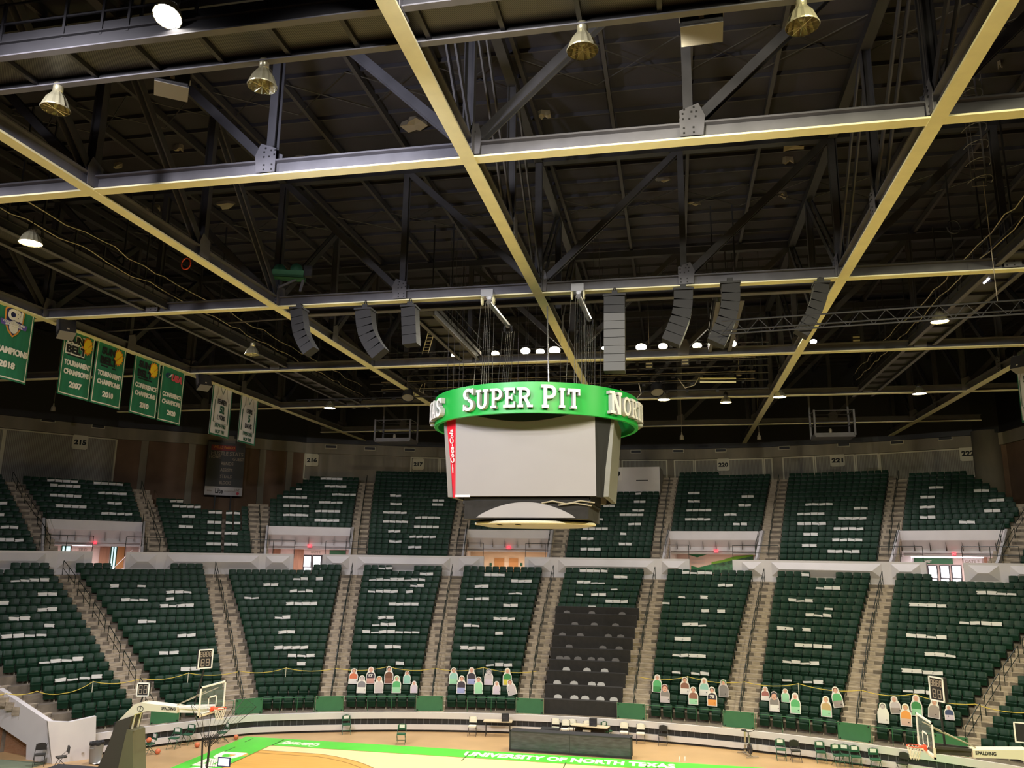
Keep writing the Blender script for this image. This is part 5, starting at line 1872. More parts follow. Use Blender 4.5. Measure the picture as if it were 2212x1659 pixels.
def shot_clock(u0, u1, v0, v1, y, rz, foot, label, tall=True):
    c = aty((u0 + u1) / 2, (v0 + v1) / 2, y)
    T = thing('shot_clock', label, 'clock', c, rz, 'shot clocks')
    hh = (aty((u0 + u1) / 2, v0, y)[2] - aty((u0 + u1) / 2, v1, y)[2]) / 2
    w = hh * (.78 if tall else .95)
    MB().box(-w, w, -.05, .10, -hh, hh).build('case', M['speaker'], T)
    f = MB().box(-w, w, -.075, -.05, hh - .045, hh).box(-w, w, -.075, -.05, -hh, -hh + .045).box(-w, -w + .045, -.075, -.05, -hh, hh).box(w - .045, w, -.075, -.05, -hh, hh)
    f.build('frame', M['letter'], T)
    def seg8(cx, cz, a, b):
        d = MB()
        t = .012
        for x0, x1, z0, z1 in ((-a, a, b - t, b + t), (-a, a, -t, t), (-a, a, -b - t, -b + t), (-a - t, -a + t, 0, b), (a - t, a + t, 0, b), (-a - t, -a + t, -b, 0), (a - t, a + t, -b, 0)):
            d.box(cx + x0, cx + x1, -.062, -.052, cz + z0, cz + z1)
        d.build('digit', M['taupe'], T)
    if tall:
        for k in range(4):
            seg8(-w * .62 + k * w * .41, hh * .48, w * .12, hh * .24)
        for k in (-1, 1):
            seg8(k * w * .34, -hh * .38, w * .20, hh * .34)
    else:
        for k in (-1, 1):
            seg8(k * w * .40, 0, w * .24, hh * .58)
    q = np.array(foot) - c
    cs, sn = math.cos(-rz), math.sin(-rz)
    MB().tube((0, .02, -hh), (q[0] * cs - q[1] * sn, q[0] * sn + q[1] * cs, q[2]), .035, 8).build('post', M['black'], T)
    return T


shot_clock(431, 455, 1402, 1444, 31.0, .85, (-19.0, 31.0, 3.12), 'tall white framed shot clock above left backboard')
shot_clock(297, 323, 1474, 1504, 31.0, .25, (-21.4, 31.0, 3.10), 'small square shot clock on left hoop arm', False)
shot_clock(2015, 2037, 1462, 1515, 31.0, -1.05, (8.62, 31.0, 3.12), 'tall white framed shot clock above right backboard')
q = aty(2206, 1582, 33.0)
T = thing('shot_clock', 'shot clock cut by right edge of the photo', 'clock', q, -.3, 'shot clocks')
MB().box(-.2, .25, -.05, .08, -.32, .32).build('case', M['speaker'], T)
MB().box(-.22, -.17, -.07, -.04, -.34, .34).box(-.22, .27, -.07, -.04, .30, .34).box(-.22, .27, -.07, -.04, -.34, -.3).build('frame', M['letter'], T)
MB().tube((0, 0, -.32), (.1, 0, -q[2] + 3.0), .03, 6).build('post', M['black'], T)

# ------------------------------------------------------------------ ball return machine with raised net poles
mc = np.array([-18.45, 31.25, 0])
T = thing('ball_machine', 'black ball machine with raised net poles below left hoop', 'machine', mc, .0)
MB().box(-.35, .35, -.35, .35, .12, .62).build('base', M['speaker'], T)
for x in (-.28, .28):
    for y in (-.28, .28):
        MB().lathe([(.001, -.03), (.07, -.03), (.07, .03), (.001, .03)], 10, xf=Matrix.Translation((x, y, .07)) @ Matrix.Rotation(PI / 2, 4, 'X')).build('wheel', M['bchair'], T)
for dx, dy in ((-.10, -.06), (.12, -.06), (.0, .12)):
    MB().tube((dx, dy, .6), (dx * 1.6, dy * 1.6, 1.9), .035, 6).build('upright', M['black'], T)
tips = [(-.55, -.55, 3.25), (.35, -1.2, 3.0), (1.15, -.25, 3.15), (1.75, .5, 3.05), (.95, 1.0, 3.3), (-.35, .75, 3.1)]
for x, y, z in tips:
    MB().tube((x * .06, y * .06, 1.55), (x, y, z), .013, 5).build('net_pole', M['rail'], T)
MB().path([(x * .99, y * .99, z * .995) for x, y, z in tips] + [tips[0]], .008, 4).build('net_cord', M['black'], T)
nt = MB()
for k in range(len(tips)):
    a, b = Vector(tips[k]), Vector(tips[(k + 1) % len(tips)])
    for f in (.25, .5, .75):
        top = a.lerp(b, f) - Vector((0, 0, .10))
        nt.tube(tuple(top), (top.x * .12, top.y * .12, 1.75), .003, 3)
nt.build('net', M['black'], T)
hp = MB()
for i in range(7):
    for j in range(4):
        hp.path([(.1 + .09 * i + .035 * math.cos(2 * PI * k / 8), -.35, 1.75 + .085 * j + .05 * i * .3 + .035 * math.sin(2 * PI * k / 8)) for k in range(9)], .012, 4)
hp.build('perforated_hopper', M['black'], T)
cg = MB()
for k in range(6):
    cg.path([(.25 + .10 * k, -.42, .95), (.28 + .10 * k, -.42, 1.12), (.26 + .09 * k, -.3, 1.2)], .008, 4)
cg.tube((.25, -.42, .95), (.80, -.42, .95), .010, 4).build('wire_cage', M['rail'], T)
q = aty(484, 1646, 30.7) - mc
o = MB().box(q[0] - .26, q[0] + .26, q[1] - .02, q[1] + .03, q[2] - .17, q[2] + .17).build('display', M['navy'], T)
MB().box(q[0] - .22, q[0] + .22, q[1] - .028, q[1] - .018, q[2] - .13, q[2] + .13).build('lit_screen', M['bluescreen'], o)
# ------------------------------------------------------------------ roof
BZ = 19.59
TOPZ = 25.4
struct('ceiling', MB().box(-75, 60, -8, 95, 26.3, 26.5), M['deck'])
mb = MB()
for y in np.arange(4, 82, 1.46):
    mb.box(-60, 45, y - .03, y + .03, 26.14, 26.3)
struct('ceiling_purlin', mb, M['joist'])
mb = MB()
for x in np.arange(-57.5, 44, 2.925):
    mb.box(x - .07, x + .07, -4, 82, 25.85, 26.14)
struct('ceiling_joist', mb, M['joist'])
mb = MB()
for x in np.arange(-34.5, 24, 2.925):
    for y in (12.5, 25.3, 36.8, 48.5):
        mb.tube((x, y - 1.2, 25.95), (x + 2.925, y + 1.2, 25.95), .025, 4).tube((x, y + 1.2, 25.95), (x + 2.925, y - 1.2, 25.95), .025, 4)
struct('ceiling_brace', mb, M['darksteel'])


def truss(axis, pos, c0, lo, hi, label):
    """axis 'x': chord runs along X at y=pos; 'y': along Y at x=pos; nodes from centre c0 every 5.85"""
    T = thing('roof_truss', label, 'roof truss', (c0, pos, BZ) if axis == 'x' else (pos, c0, BZ), 0, 'roof trusses')

    def P(a, b, z):
        return (a - c0, b, z - BZ) if axis == 'x' else (b, a - c0, z - BZ)

    def bx(mb, a0, a1, b0, b1, z0, z1):
        p, q = P(a0, b0, z0), P(a1, b1, z1)
        return mb.box(min(p[0], q[0]), max(p[0], q[0]), min(p[1], q[1]), max(p[1], q[1]), p[2], q[2])
    dz = 0.0 if axis == 'x' else -.012
    bx(MB(), lo, hi, -.19, .19, BZ + dz, BZ + .05).build('lower_flange', M['yellow'], T)  # cream yellow puts the court's upward light into the flange colour
    m = MB()
    bx(m, lo, hi, -.02, .02, BZ + .05, BZ + .42)
    bx(m, lo, hi, -.19, .19, BZ + .42, BZ + .47)
    m.build('bottom_chord', M['steel'], T)
    m = MB()
    bx(m, lo, hi, -.17, .17, TOPZ, TOPZ + .35)
    m.build('top_chord', M['darksteel'], T)
    n0 = int(math.ceil((lo - c0) / 5.85))
    n1 = int(math.floor((hi - c0) / 5.85))
    for k in range(n0, n1 + 1):
        a = c0 + 5.85 * k
        m = MB()
        bx(m, a - .03, a + .03, -.13, .13, BZ + .45, TOPZ)
        bx(m, a - .12, a + .12, -.15, -.12, BZ + .45, TOPZ)
        bx(m, a - .12, a + .12, .12, .15, BZ + .45, TOPZ)
        m.build('post', M['trussteel'], T)
        for sg in ((1,) if k > 0 else (-1,) if k < 0 else (1, -1)):
            a2 = a + sg * 5.85
            if not (lo - .1 <= a2 <= hi + .1):
                continue
            m = MB()
            for off in (-.12, .12):
                p, q = P(a + sg * .2, off, BZ + .55), P(a2 - sg * .1, off, TOPZ + .05)
                m.bar(p, q, .05, .26, (0, 0, 1))
            m.build('diagonal', M['trussteel'], T)
        m = MB()
        for off in (-.20, .185):
            poly = [(a - .34, BZ + .08), (a + .34, BZ + .08), (a + .38, BZ + .60), (a + .30, BZ + .98), (a - .30, BZ + .98), (a - .38, BZ + .60)]
            if k != 0:
                sg = 1 if k > 0 else -1
                poly = [(a - sg * .22, BZ + .08), (a + sg * .36, BZ + .08), (a + sg * .42, BZ + .62), (a + sg * .26, BZ + .98), (a - sg * .22, BZ + .80)]
                if sg < 0:
                    poly = poly[::-1]
            vs = [P(x, off, z) for x, z in poly] + [P(x, off + .015, z) for x, z in poly]
            nn = len(poly)
            m.add(vs, [tuple(range(nn)), tuple(range(2 * nn - 1, nn - 1, -1))] + [(i, nn + i, nn + (i + 1) % nn, (i + 1) % nn) for i in range(nn)])
        g = m.build('gusset_plate', M['steel'], T)
        if abs(pos - 19.5) < 15 or axis == 'y':
            m = MB()
            for dx, zz in ((-.12, .16), (.12, .16), (-.12, .30), (.12, .30), (-.14, .55), (.02, .55), (.18, .60), (-.14, .70), (.08, .74), (.2, .74), (-.1, .82), (.14, .86)):
                bx(m, a + dx - .022, a + dx + .022, -.222, -.2, BZ + zz - .022, BZ + zz + .022)
            m.build('bolt', M['black'], g)
    # flange splice clips
    return T


for y, lo, hi, ph in ((7.85, -46, 34, 'overhead, nearest the camera'), (19.5, -46, 34, 'nearest one in view'), (31.1, -46, 34, 'through the scoreboard centre line'), (42.7, -46, 34, 'just behind the scoreboard'), (54.3, -42, 30, 'second behind the scoreboard'), (66.0, -30.5, 23, 'farthest, near the back wall')):
    truss('x', y, -5.2, lo, hi, 'yellow bottomed roof truss running left to right, ' + ph)
for x, lo, hi, ph in ((-28.5, -2, 71.5, 'above the hanging banners'), (-16.85, -2, 75.5, 'left of scoreboard'), (-5.2, -2, 77.0, 'directly above scoreboard'), (6.55, -2, 76.8, 'right of scoreboard'), (18.4, -2, 74.0, 'at the far right')):
    truss('y', x, 31.1, lo, hi, 'yellow bottomed roof truss running away from camera, ' + ph)

# plain spreader beam behind the scoreboard
T = thing('spreader_beam', 'plain grey steel beam just behind the yellow bottomed truss over scoreboard', 'beam', (-5.2, 33.35, 19.9))
MB().box(-11.6, 11.6, -.17, .17, 0, .05).box(-11.6, 11.6, -.02, .02, .05, .55).box(-11.6, 11.6, -.17, .17, .55, .6).build('beam_profile', M['steel'], T)

# ------------------------------------------------------------------ catwalks
def catwalk(axis, pos, lo, hi, z, label, rails=True, w=1.15):
    T = thing('catwalk', label, 'catwalk', (lo, pos, z) if axis == 'x' else (pos, lo, z), 0, 'catwalks under the roof')

    def bx(mb, a0, a1, b0, b1, z0, z1):
        a0 -= lo
        a1 -= lo
        return mb.box(a0, a1, b0, b1, z0, z1) if axis == 'x' else mb.box(b0, b1, a0, a1, z0, z1)
    for s in (-1, 1):
        m = MB()
        c = s * w / 2
        bx(m, lo, hi, c - .02, c + .02, .03, .36)
        bx(m, lo, hi, c - .09, c + .09, .34, .37)
        m.build('side_channel', M['darksteel'], T)
        m = MB()
        bx(m, lo, hi, c - .09, c + .09, 0, .03)
        m.build('channel_flange', M['steel'], T)  # lighter steel than the web: lit underside put into the colour
    m = MB()
    bx(m, lo, hi, -w / 2 + .03, w / 2 - .03, .20, .215)
    m.build('mesh_floor', M['mesh'], T)
    for a in np.arange(lo + .8, hi, 1.6):
        m = MB()
        bx(m, a - .05, a + .05, -w / 2, w / 2, .08, .18)
        m.build('cross_bearer', M['darksteel'], T)
    if rails:
        for s in (-1, 1):
            c = s * w / 2
            for zz in (.85, 1.35):
                m = MB()
                bx(m, lo, hi, c - .02, c + .02, zz, zz + .04)
                m.build('hand_rail', M['darksteel'], T)
            for a in np.arange(lo + .8, hi, 1.6):
                m = MB()
                bx(m, a - .03, a + .03, c - .03, c + .03, .3, 1.4)
                m.build('rail_post', M['darksteel'], T)
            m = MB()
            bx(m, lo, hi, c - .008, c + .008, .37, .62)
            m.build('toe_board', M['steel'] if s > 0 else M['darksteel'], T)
    for a in np.arange(lo + 2.9, hi, 5.85):
        for s in (-1, 1):
            m = MB()
            bx(m, a - .03, a + .03, s * w / 2 - .03, s * w / 2 + .03, .3, 5.7)
            m.build('hanger', M['darksteel'], T)
    return T


catwalk('x', 13.95, -44, 22, 19.70, 'mesh catwalk crossing the top of the view left to right', True)
catwalk('y', -22.7, 14.7, 56, 19.75, 'catwalk with cables running away left of centre')
catwalk('y', 12.5, 14.7, 56, 19.75, 'catwalk with cables running away at right')
catwalk('y', -11.0, 33.9, 43.2, 19.8, 'short catwalk left of the scoreboard hoists', True, 1.0)
catwalk('y', 2.6, 33.9, 43.2, 19.8, 'short catwalk right of the scoreboard hoists', True, 1.0)
# pale conduits along the catwalk rails
for x, y0, y1, z, ph in ((-22.03, 15, 55, 21.1, 'left catwalk, upper'), (-22.03, 15, 55, 20.45, 'left catwalk, lower'), (11.83, 15, 55, 21.1, 'right catwalk, upper'), (11.83, 15, 55, 20.5, 'right catwalk, lower')):
    pts = []
    y = y0
    while y < y1:
        pts.append((x + rng.uniform(-.04, .04), y, z + rng.uniform(-.12, .12)))
        y += rng.uniform(.5, 1.6)
    wtag(MB().path(pts, .022, 4), 'sagging_cable', M['pipe'], 'pale sagging cable along the ' + ph, 'cable', 'catwalk cables')
for x0, u, v, y, ph in ((0, 402, 570, 30.0, 'left catwalk'), (0, 2060, 490, 30, 'right catwalk')):
    q = aty(u, v, y)
    pts = [(q[0] + .22 * math.cos(2 * PI * k / 16), q[1], q[2] + .26 * math.sin(2 * PI * k / 16)) for k in range(17)]
    wtag(MB().path(pts, .03, 5), 'hose_coil', M['rim'] if 'left' in ph else M['darksteel'], ('red' if 'left' in ph else 'dark') + ' coiled hose on the ' + ph, 'hose')

# torn insulation on the roof deck
for k, (u, v, w, h) in enumerate(((385, 317, 26, 10), (255, 355, 26, 5), (330, 448, 40, 12), (490, 440, 50, 10), (645, 343, 40, 14), (895, 265, 60, 24), (840, 335, 60, 8), (1175, 245, 34, 12), (1712, 312, 60, 22), (1704, 343, 30, 6), (1688, 418, 26, 7), (1500, 435, 36, 5), (2160, 138, 16, 10), (1430, 385, 40, 8))):
    c = atz(u, v, 26.22)
    sc = np.linalg.norm(c - CAM) / FPX
    n = 9
    out = []
    for j in range(n):
        a = 2 * PI * j / n
        q = atz(u + w / 2 * math.cos(a) * rng.uniform(.55, 1.1), v + h / 2 * math.sin(a) * rng.uniform(.5, 1.1), 26.22)
        out.append((q[0] - c[0], q[1] - c[1]))
    m = MB()
    vs = [(x, y, -.02 - rng.uniform(0, .25)) for x, y in out] + [(x * .9, y * .9, .07) for x, y in out]
    m.add(vs + [(0, 0, -.1)], [(j, (j + 1) % n, 2 * n) for j in range(n)] + [(j, n + j, n + (j + 1) % n, (j + 1) % n) for j in range(n)])
    o = m.build('torn_insulation', M['insul'])
    o.location = tuple(c)
    tag(o, 'pale torn insulation patch hanging from dark roof deck', 'insulation', 'torn insulation patches')

# ------------------------------------------------------------------ lamps
LAMPS_ON = []


def dome(c, label, lit=None, r=.31, h=.42, tilt=0.0):
    T = thing('dome_lamp', label, 'lamp', c, 0, 'dome lamps')
    T.rotation_euler = (tilt, 0, 0)
    o = MB()
    n = 28
    vs, fs = [], []
    prof = [(r, -h), (r * .96, -h * .86), (r * .74, -h * .42), (r * .42, -h * .08), (r * .36, 0)]
    for rr, z in prof:
        for k in range(n):
            q = rr * (1 + (.030 if k % 2 else -.03))
            a = 2 * PI * k / n
            vs.append((q * math.cos(a), q * math.sin(a), z))
    for i in range(len(prof) - 1):
        for k in range(n):
            fs.append((i * n + k, i * n + (k + 1) % n, (i + 1) * n + (k + 1) % n, (i + 1) * n + k))
    o.add(vs, fs).build('reflector', M['dome'], T)
    MB().lathe([(r * .36, 0), (r * .36, .20), (r * .30, .24), (.03, .26)], 16, capb=True).build('ballast_housing', M['speaker'] if lit else M['dome'], T, True)
    MB().tube((0, 0, .24), (0, 0, .55), .02, 6).build('stem', M['darksteel'], T)
    MB().lathe([(r * 1.02, -h - .012), (r * 1.05, -h + .01), (r * .99, -h + .03)], n).build('rim_band', M['dome'], T)
    lm = M['lamp_on'] if lit == 'white' else M['lamp_warm'] if lit else M['dimlens']
    if lit:
        MB().lathe([(.001, -h + .02), (r * .93, -h + .02)], 20).build('lens', lm, T)
    else:
        MB().lathe([(.001, -.30), (.06, -.28), (.08, -.18), (.05, -.06), (.04, 0)], 12).build('bulb', lm, T, True)
        w = MB()
        for k in range(6):
            a = PI * k / 6
            w.tube((-r * math.cos(a), -r * math.sin(a), -h), (r * math.cos(a), r * math.sin(a), -h), .006, 4)
        w.build('wire_guard', M['dome'], T)
    return T


for u, v, ph in ((122, 220, 'leftmost of the near row'), (568, 170, 'second from left in the near row'), (1258, 92, 'third in the near row'), (1732, 38, 'rightmost of the near row')):
    q = aty(u, v - 2, 14.55)
    dome((q[0], q[1], q[2] + .21), 'unlit ribbed dome lamp hanging under catwalk, ' + ph)
q = aty(362, 37, 13.1)
T = dome((q[0], q[1] + .12, q[2] + .36), 'large glaring lit lamp at the top left', 'white', .29, .38, -.35)
for u, v, y, kind, ph in ((66, 524, 22.0, 'warm', 'at far left above the banners'), (2030, 694, 36.6, 'warm', 'at right below lattice truss'), (712, 881, 52.8, 'white', 'left of scoreboard ring'), (1434, 863, 52.8, 'white', 'right of scoreboard ring'), (1684, 857, 52.8, 'white', 'beside right yellow beam'), (1986, 850, 53, 'white', 'at far right above sign 222'), (1568, 869, 54.2, 'warm', 'small dim one between two bright lamps'), (545, 757, 36.8, None, 'small one above jersey banners')):
    q = aty(u, v, y)
    dome((q[0], q[1], q[2] + (.40 if kind else .2)), ('lit' if kind else 'unlit') + ' dome lamp hanging ' + ph, kind, .40 if kind == 'white' else .36)
for u, v, y, ph in ((115, 883, 50, 'above sign 215'), (1473, 945, 64, 'above sign 220'), (1640, 945, 64, 'left of right work platform'), (1403, 790, 50, 'right of the grey speaker column'), (1596, 806, 50, 'in the light grid at right')):
    q = aty(u, v, y)
    T = thing('spot_can', 'small pale spot can hanging ' + ph, 'spotlight', q, 0, 'small spot cans')
    MB().lathe([(.17, -.16), (.15, .12), (.06, .20), (.03, .42)], 12).tube((0, 0, .4), (0, 0, 25.82 - q[2]), .012, 4).build('can', M['pipe'], T, True)
    MB().lathe([(.001, -.15), (.15, -.15)], 12).build('lens', M['dimlens'], T)
for u, v, ph in ((882, 850, 'left of the scoreboard ring'), (1418, 838, 'right of the scoreboard ring')):
    q = aty(u, v, 49)
    T = thing('theatre_spot', 'big black theatre spotlight tilted down, ' + ph, 'spotlight', q, .4, 'theatre spotlights')
    T.rotation_euler = (-.5, .15, .5)
    MB().lathe([(.40, -.42), (.37, -.1), (.28, .25), (.12, .42), (.02, .45)], 18).build('housing', M['speaker'], T, True)
    MB().lathe([(.001, -.34), (.37, -.34)], 18).build('lens', M['speaker_tan'], T)
    MB().path([(-.42, 0, -.05), (-.42, 0, .55), (0, 0, .8), (.42, 0, .55), (.42, 0, -.05)], .025, 5).build('yoke', M['darksteel'], T)

# floodlights of the far lighting grid
FLOODS = []
for j, (u, v, s, ph) in enumerate(((985, 768, 11, 'first'), (1007, 764, 5, 'second, small'), (1023, 764, 6, 'third, small'), (1070, 764, 9, 'fourth'), (1135, 758, 11, 'fifth'), (1167, 760, 10, 'sixth'), (1198, 757, 13, 'seventh, beside yellow beam'), (1304, 752, 5, 'eighth, beside grey speaker column'), (1385, 750, 12, 'ninth, just right of grey speaker column'), (1432, 748, 10, 'tenth'), (1506, 747, 10, 'eleventh'), (1545, 743, 13, 'twelfth'), (1579, 743, 12, 'thirteenth, rightmost of the bright trio'), (1757, 738, 7, 'last, small, right of right beam'), (797, 770, 3.5, 'tiny, far left'))):
    y = 44.3
    q = aty(u, v, y)
    w = s * y / FPX * 1.05
    az = math.atan2(q[0], y)
    T = thing('floodlight', 'glaring floodlight of the far row, %s counted from left' % ph if j < 13 else 'glaring floodlight of the far row, %s' % ph, 'floodlight', q, -az, 'floodlights of the far row')
    T.rotation_euler = (-.12, 0, -az)
    MB().prism([(-w, -w * .72), (w, -w * .72), (w, w * .72), (-w, w * .72)], 0, .14, 'y').box(-w * .5, w * .5, .14, .34, -w * .5, w * .5).build('housing', M['speaker'], T)
    MB().prism([(w * .92 * math.cos(2 * PI * k / 16), w * .68 * math.sin(2 * PI * k / 16)) for k in range(16)], -.012, 0, 'y').build('lens', M['flood_on'] if j < 13 else M['lamp_on'], T)
    MB().path([(-w - .03, .1, 0), (-w - .03, .1, .35), (w + .03, .1, .35), (w + .03, .1, 0)], .018, 4).tube((0, .1, .35), (0, .1, 25.82 - q[2]), .014, 4).build('bracket', M['darksteel'], T)
    FLOODS.append(q)

# pipes of the grid
for j, (v, y) in enumerate(((752, 44.8), (772, 45.5), (788, 46.6), (802, 47.6), (818, 48.6), (834, 49.6), (852, 50.6))):
    a, b = aty(640 if j == 6 else 800, v + 12, y), aty(1660, v - 14, y)
    T = thing('lighting_pipe', 'horizontal lighting pipe with cables above scoreboard, %s from top' % ORD[j], 'pipe', a, 0, 'lighting grid pipes')
    RB(T).tube(a, b, .045, 6).build('bar', M['darksteel'], T)
    x = a[0] + 1
    while x < b[0] - 1:
        f = (x - a[0]) / (b[0] - a[0])
        p = a + (b - a) * f
        RB(T).cbox(p + np.array([0, 0, -.11]), (rng.uniform(.12, .3), .14, .14)).build('small_fixture', M['speaker'], T)
        x += rng.uniform(.9, 2.2)
    for f in (.05, .2, .35, .5, .65, .8, .95):
        p = a + (b - a) * f
        RB(T).tube(p, p + np.array([0, 0, 25.82 - p[2]]), .014, 4).build('drop_rod', M['darksteel'], T)
    if j in (2, 4, 5):
        m = RB(T)
        m.bar(a + (b - a) * .03 + np.array([0, 0, .1]), a + (b - a) * .97 + np.array([0, 0, .1]), .05, .03)
        m.build('cable_bundle', M['pipe'], T)
for u0, u1, v, ph in ((788, 865, 785, 'left of the floodlights'), (1583, 1655, 753, 'right of the floodlights')):
    a, b = aty(u0, v + 1, 44.0), aty(u1, v - 2, 44.0)
    T = thing('red_bundle', 'dull red cloth bundles tied along a pipe ' + ph, 'bundle', a, 0, 'red bundles')
    m = RB(T)
    n = 5
    for k in range(n):
        p, q = a + (b - a) * (k + .05) / n, a + (b - a) * (k + .92) / n
        m.path([p, p + (q - p) * .2, p + (q - p) * .8, q], .10, 8)
    m.build('cloth_roll', M['redcloth'], T, True)
    for k in (.1, .9):
        p = a + (b - a) * k
        RB(T).tube(p, (p[0], p[1], 25.82), .014, 4).build('tie', M['darksteel'], T)
for u, v, ph in ((505, 733, 'left'), (1402, 789, 'under the floodlights, left'), (1480, 782, 'under the floodlights, right'), (1850, 732, 'right')):
    q = aty(u, v, 46)
    T = thing('strip_fixture', 'twin slot lit fixture in the light grid, ' + ph, 'light', q, 0, 'twin slot fixtures')
    MB().box(-.22, .22, 0, .2, -.22, .22).tube((0, .1, .2), (0, .1, 25.82 - q[2]), .014, 4).build('case', M['speaker'], T)
    MB().box(-.18, .18, -.01, 0, .05, .14).box(-.18, .18, -.01, 0, -.14, -.05).build('slot', M['signcream'], T)
for pts, ph in (([(1340, 840), (1352, 860), (1368, 868), (1385, 850), (1380, 828)], 'right of scoreboard ring, larger loop'), ([(1465, 818), (1480, 838), (1500, 832), (1510, 815)], 'right of scoreboard ring, smaller loop'), ([(912, 830), (905, 845), (915, 850), (918, 828)], 'left of scoreboard ring')):
    wtag(MB().path([tuple(aty(u, v, 49.2)) for u, v in pts], .03, 5), 'cable_loop', M['pipe'], 'pale looped cable hanging ' + ph, 'cable', 'looped cables')
# tube fixtures at right of grid
for v in (817, 825):
    a, b = aty(1512, v, 49), aty(1590, v, 49)
    wtag(MB().tube(tuple(a), tuple(b), .06, 8), 'batten_tube', M['yellow'], 'pale yellow batten tube right of scoreboard, %s one' % ('upper' if v == 817 else 'lower'), 'batten', 'batten tubes')

# lattice truss at right
a0, a1 = aty(1560, 722, 29.4), aty(2300, 672, 29.4)
T = thing('lattice_truss', 'silvery lattice lighting truss across the right side', 'truss', a0)
m = RB(T)
d = a1 - a0
for dz, dy in ((0, 0), (.5, 0), (.25, .4)):
    m.tube(a0 + np.array([0, dy, dz]), a1 + np.array([0, dy, dz]), .03, 6)
m.build('main_tubes', M['darksteel'], T)
m = RB(T)
N = 26
for k in range(N):
    p, q = a0 + d * k / N, a0 + d * (k + 1) / N
    e = np.array([0, 0, .5])
    m.tube(p + (e if k % 2 else 0), q + (0 if k % 2 else e), .014, 4)
m.build('lacing', M['darksteel'], T)
RB(T).tube(a0 + d * .82 + np.array([0, 0, .5]), a0 + d * .82 + np.array([0, 0, 5]), .012, 4).build('hanger_wire', M['pipe'], T)
a, b = aty(165, 721, 36), aty(1010, 660, 36)
wtag(MB().tube(tuple(a), tuple(b), .045, 6), 'rigging_pipe', M['steel'], 'thin rigging pipe behind the banners at left', 'pipe')
a, b = aty(2125, 612, 33), aty(2149, 590, 33)
wtag(MB().tube(tuple(a), tuple(b), .04, 6), 'tube_light', M['tube'], 'single lit tube light at upper right', 'light')

# caged ladder at right
q0 = aty(2085, 262, 27)
T = thing('caged_ladder', 'grey caged ladder hanging at upper right', 'ladder', q0)
zt_, zb_ = q0[2], aty(2110, 402, 27)[2]
m = RB(T)
for dx in (0, .42):
    m.tube((q0[0] + dx, q0[1], zb_), (q0[0] + dx, q0[1], zt_ + 3.5), .02, 5)
m.build('rail', M['steel'], T)
z = zb_
while z < zt_ + 3.4:
    RB(T).tube((q0[0], q0[1], z), (q0[0] + .42, q0[1], z), .014, 4).build('rung', M['steel'], T)
    z += .30
m = RB(T)
for z in np.arange(zb_ + .1, zt_ + 3, .62):
    m.path([(q0[0] + .21 - .36 * math.cos(PI * k / 8), q0[1] - .62 * math.sin(PI * k / 8), z) for k in range(9)], .016, 4)
for k in (2, 4, 6):
    m.tube((q0[0] + .21 - .36 * math.cos(PI * k / 8), q0[1] - .62 * math.sin(PI * k / 8), zb_), (q0[0] + .21 - .36 * math.cos(PI * k / 8), q0[1] - .62 * math.sin(PI * k / 8), zt_ + 3), .012, 4)
m.build('cage', M['steel'], T)
# leaning ladder left of centre
a, b = aty(912, 764, 43), aty(930, 700, 40)
T = thing('access_ladder', 'thin pale ladder leaning left of the scoreboard hoists', 'ladder', a)
m = RB(T)
e = np.array([.35, 0, 0])
m.tube(a, b, .025, 5).tube(a + e, b + e, .025, 5)
m.build('rail', M['signcream'], T)
for k in range(1, 9):
    p = a + (b - a) * k / 9
    RB(T).tube(p, p + e, .018, 4).build('rung', M['signcream'], T)

# work platforms hung near the back wall
for u0, u1, vt, vm, vb, y, ph in ((818, 893, 880, 912, 958, 58, 'left of scoreboard'), (1757, 1842, 862, 892, 948, 58, 'above sign 221')):
    a, b = aty(u0, vb, y), aty(u1, vb, y)
    w = b[0] - a[0]
    T = thing('work_platform', 'grey hung work platform with rails ' + ph, 'platform', a, 0, 'work platforms')
    zt = aty(u0, vt, y)[2] - a[2]
    zm = aty(u0, vm, y)[2] - a[2]
    MB().box(0, w, -.9, .9, 0, .28).build('deck', M['steel'], T)
    m = MB()
    for zz in (zm, zm * .55):
        m.tube((0, -.9, zz), (w, -.9, zz), .03, 5).tube((0, .9, zz), (w, .9, zz), .03, 5).tube((0, -.9, zz), (0, .9, zz), .03, 5).tube((w, -.9, zz), (w, .9, zz), .03, 5)
    m.build('rail', M['steel'], T)
    for x in (0, w):
        for yy in (-.9, .9):
            MB().box(x - .06, x + .06, yy - .06, yy + .06, .1, 3.4 if yy > 0 else zm + .05).build('post', M['steel'], T)
    MB().lathe([(.10, .28), (.11, .62), (.05, .7)], 10, (w * .45, 0, 0)).build('fixture', M['pipe'], T)

# green hoist on the truss
q = aty(625, 603, 31.0)
T = thing('hoist_motor', 'green motor hoist sitting on the dark truss at left', 'hoist', q, .3)
MB().box(-.65, .65, -.35, .35, .0, .10).box(-.70, .65, -.35, -.28, .0, .3).box(-.65, .65, .28, .35, .0, .3).build('bed', M['hoist'], T)
MB().lathe([(.001, -.2), (.26, -.2), (.26, .2), (.001, .2)], 18, xf=Matrix.Translation((.30, 0, .42)) @ Matrix.Rotation(PI / 2, 4, 'X')).build('drum', M['hoist'], T, True)
MB().lathe([(.001, -.10), (.28, -.10), (.28, .10), (.001, .10)], 18, xf=Matrix.Translation((-.45, .1, .40)) @ Matrix.Rotation(PI / 2, 4, 'X')).build('gear_cover', M['hoist'], T, True)
MB().bar((-.6, 0, -.5), (.3, 0, 0), .08, .08).bar((.5, 0, -.55), (.6, 0, .0), .10, .10).build('leg', M['steel'], T)
MB().box(.62, .95, -.15, .15, .15, .62).build('motor', M['darksteel'], T)

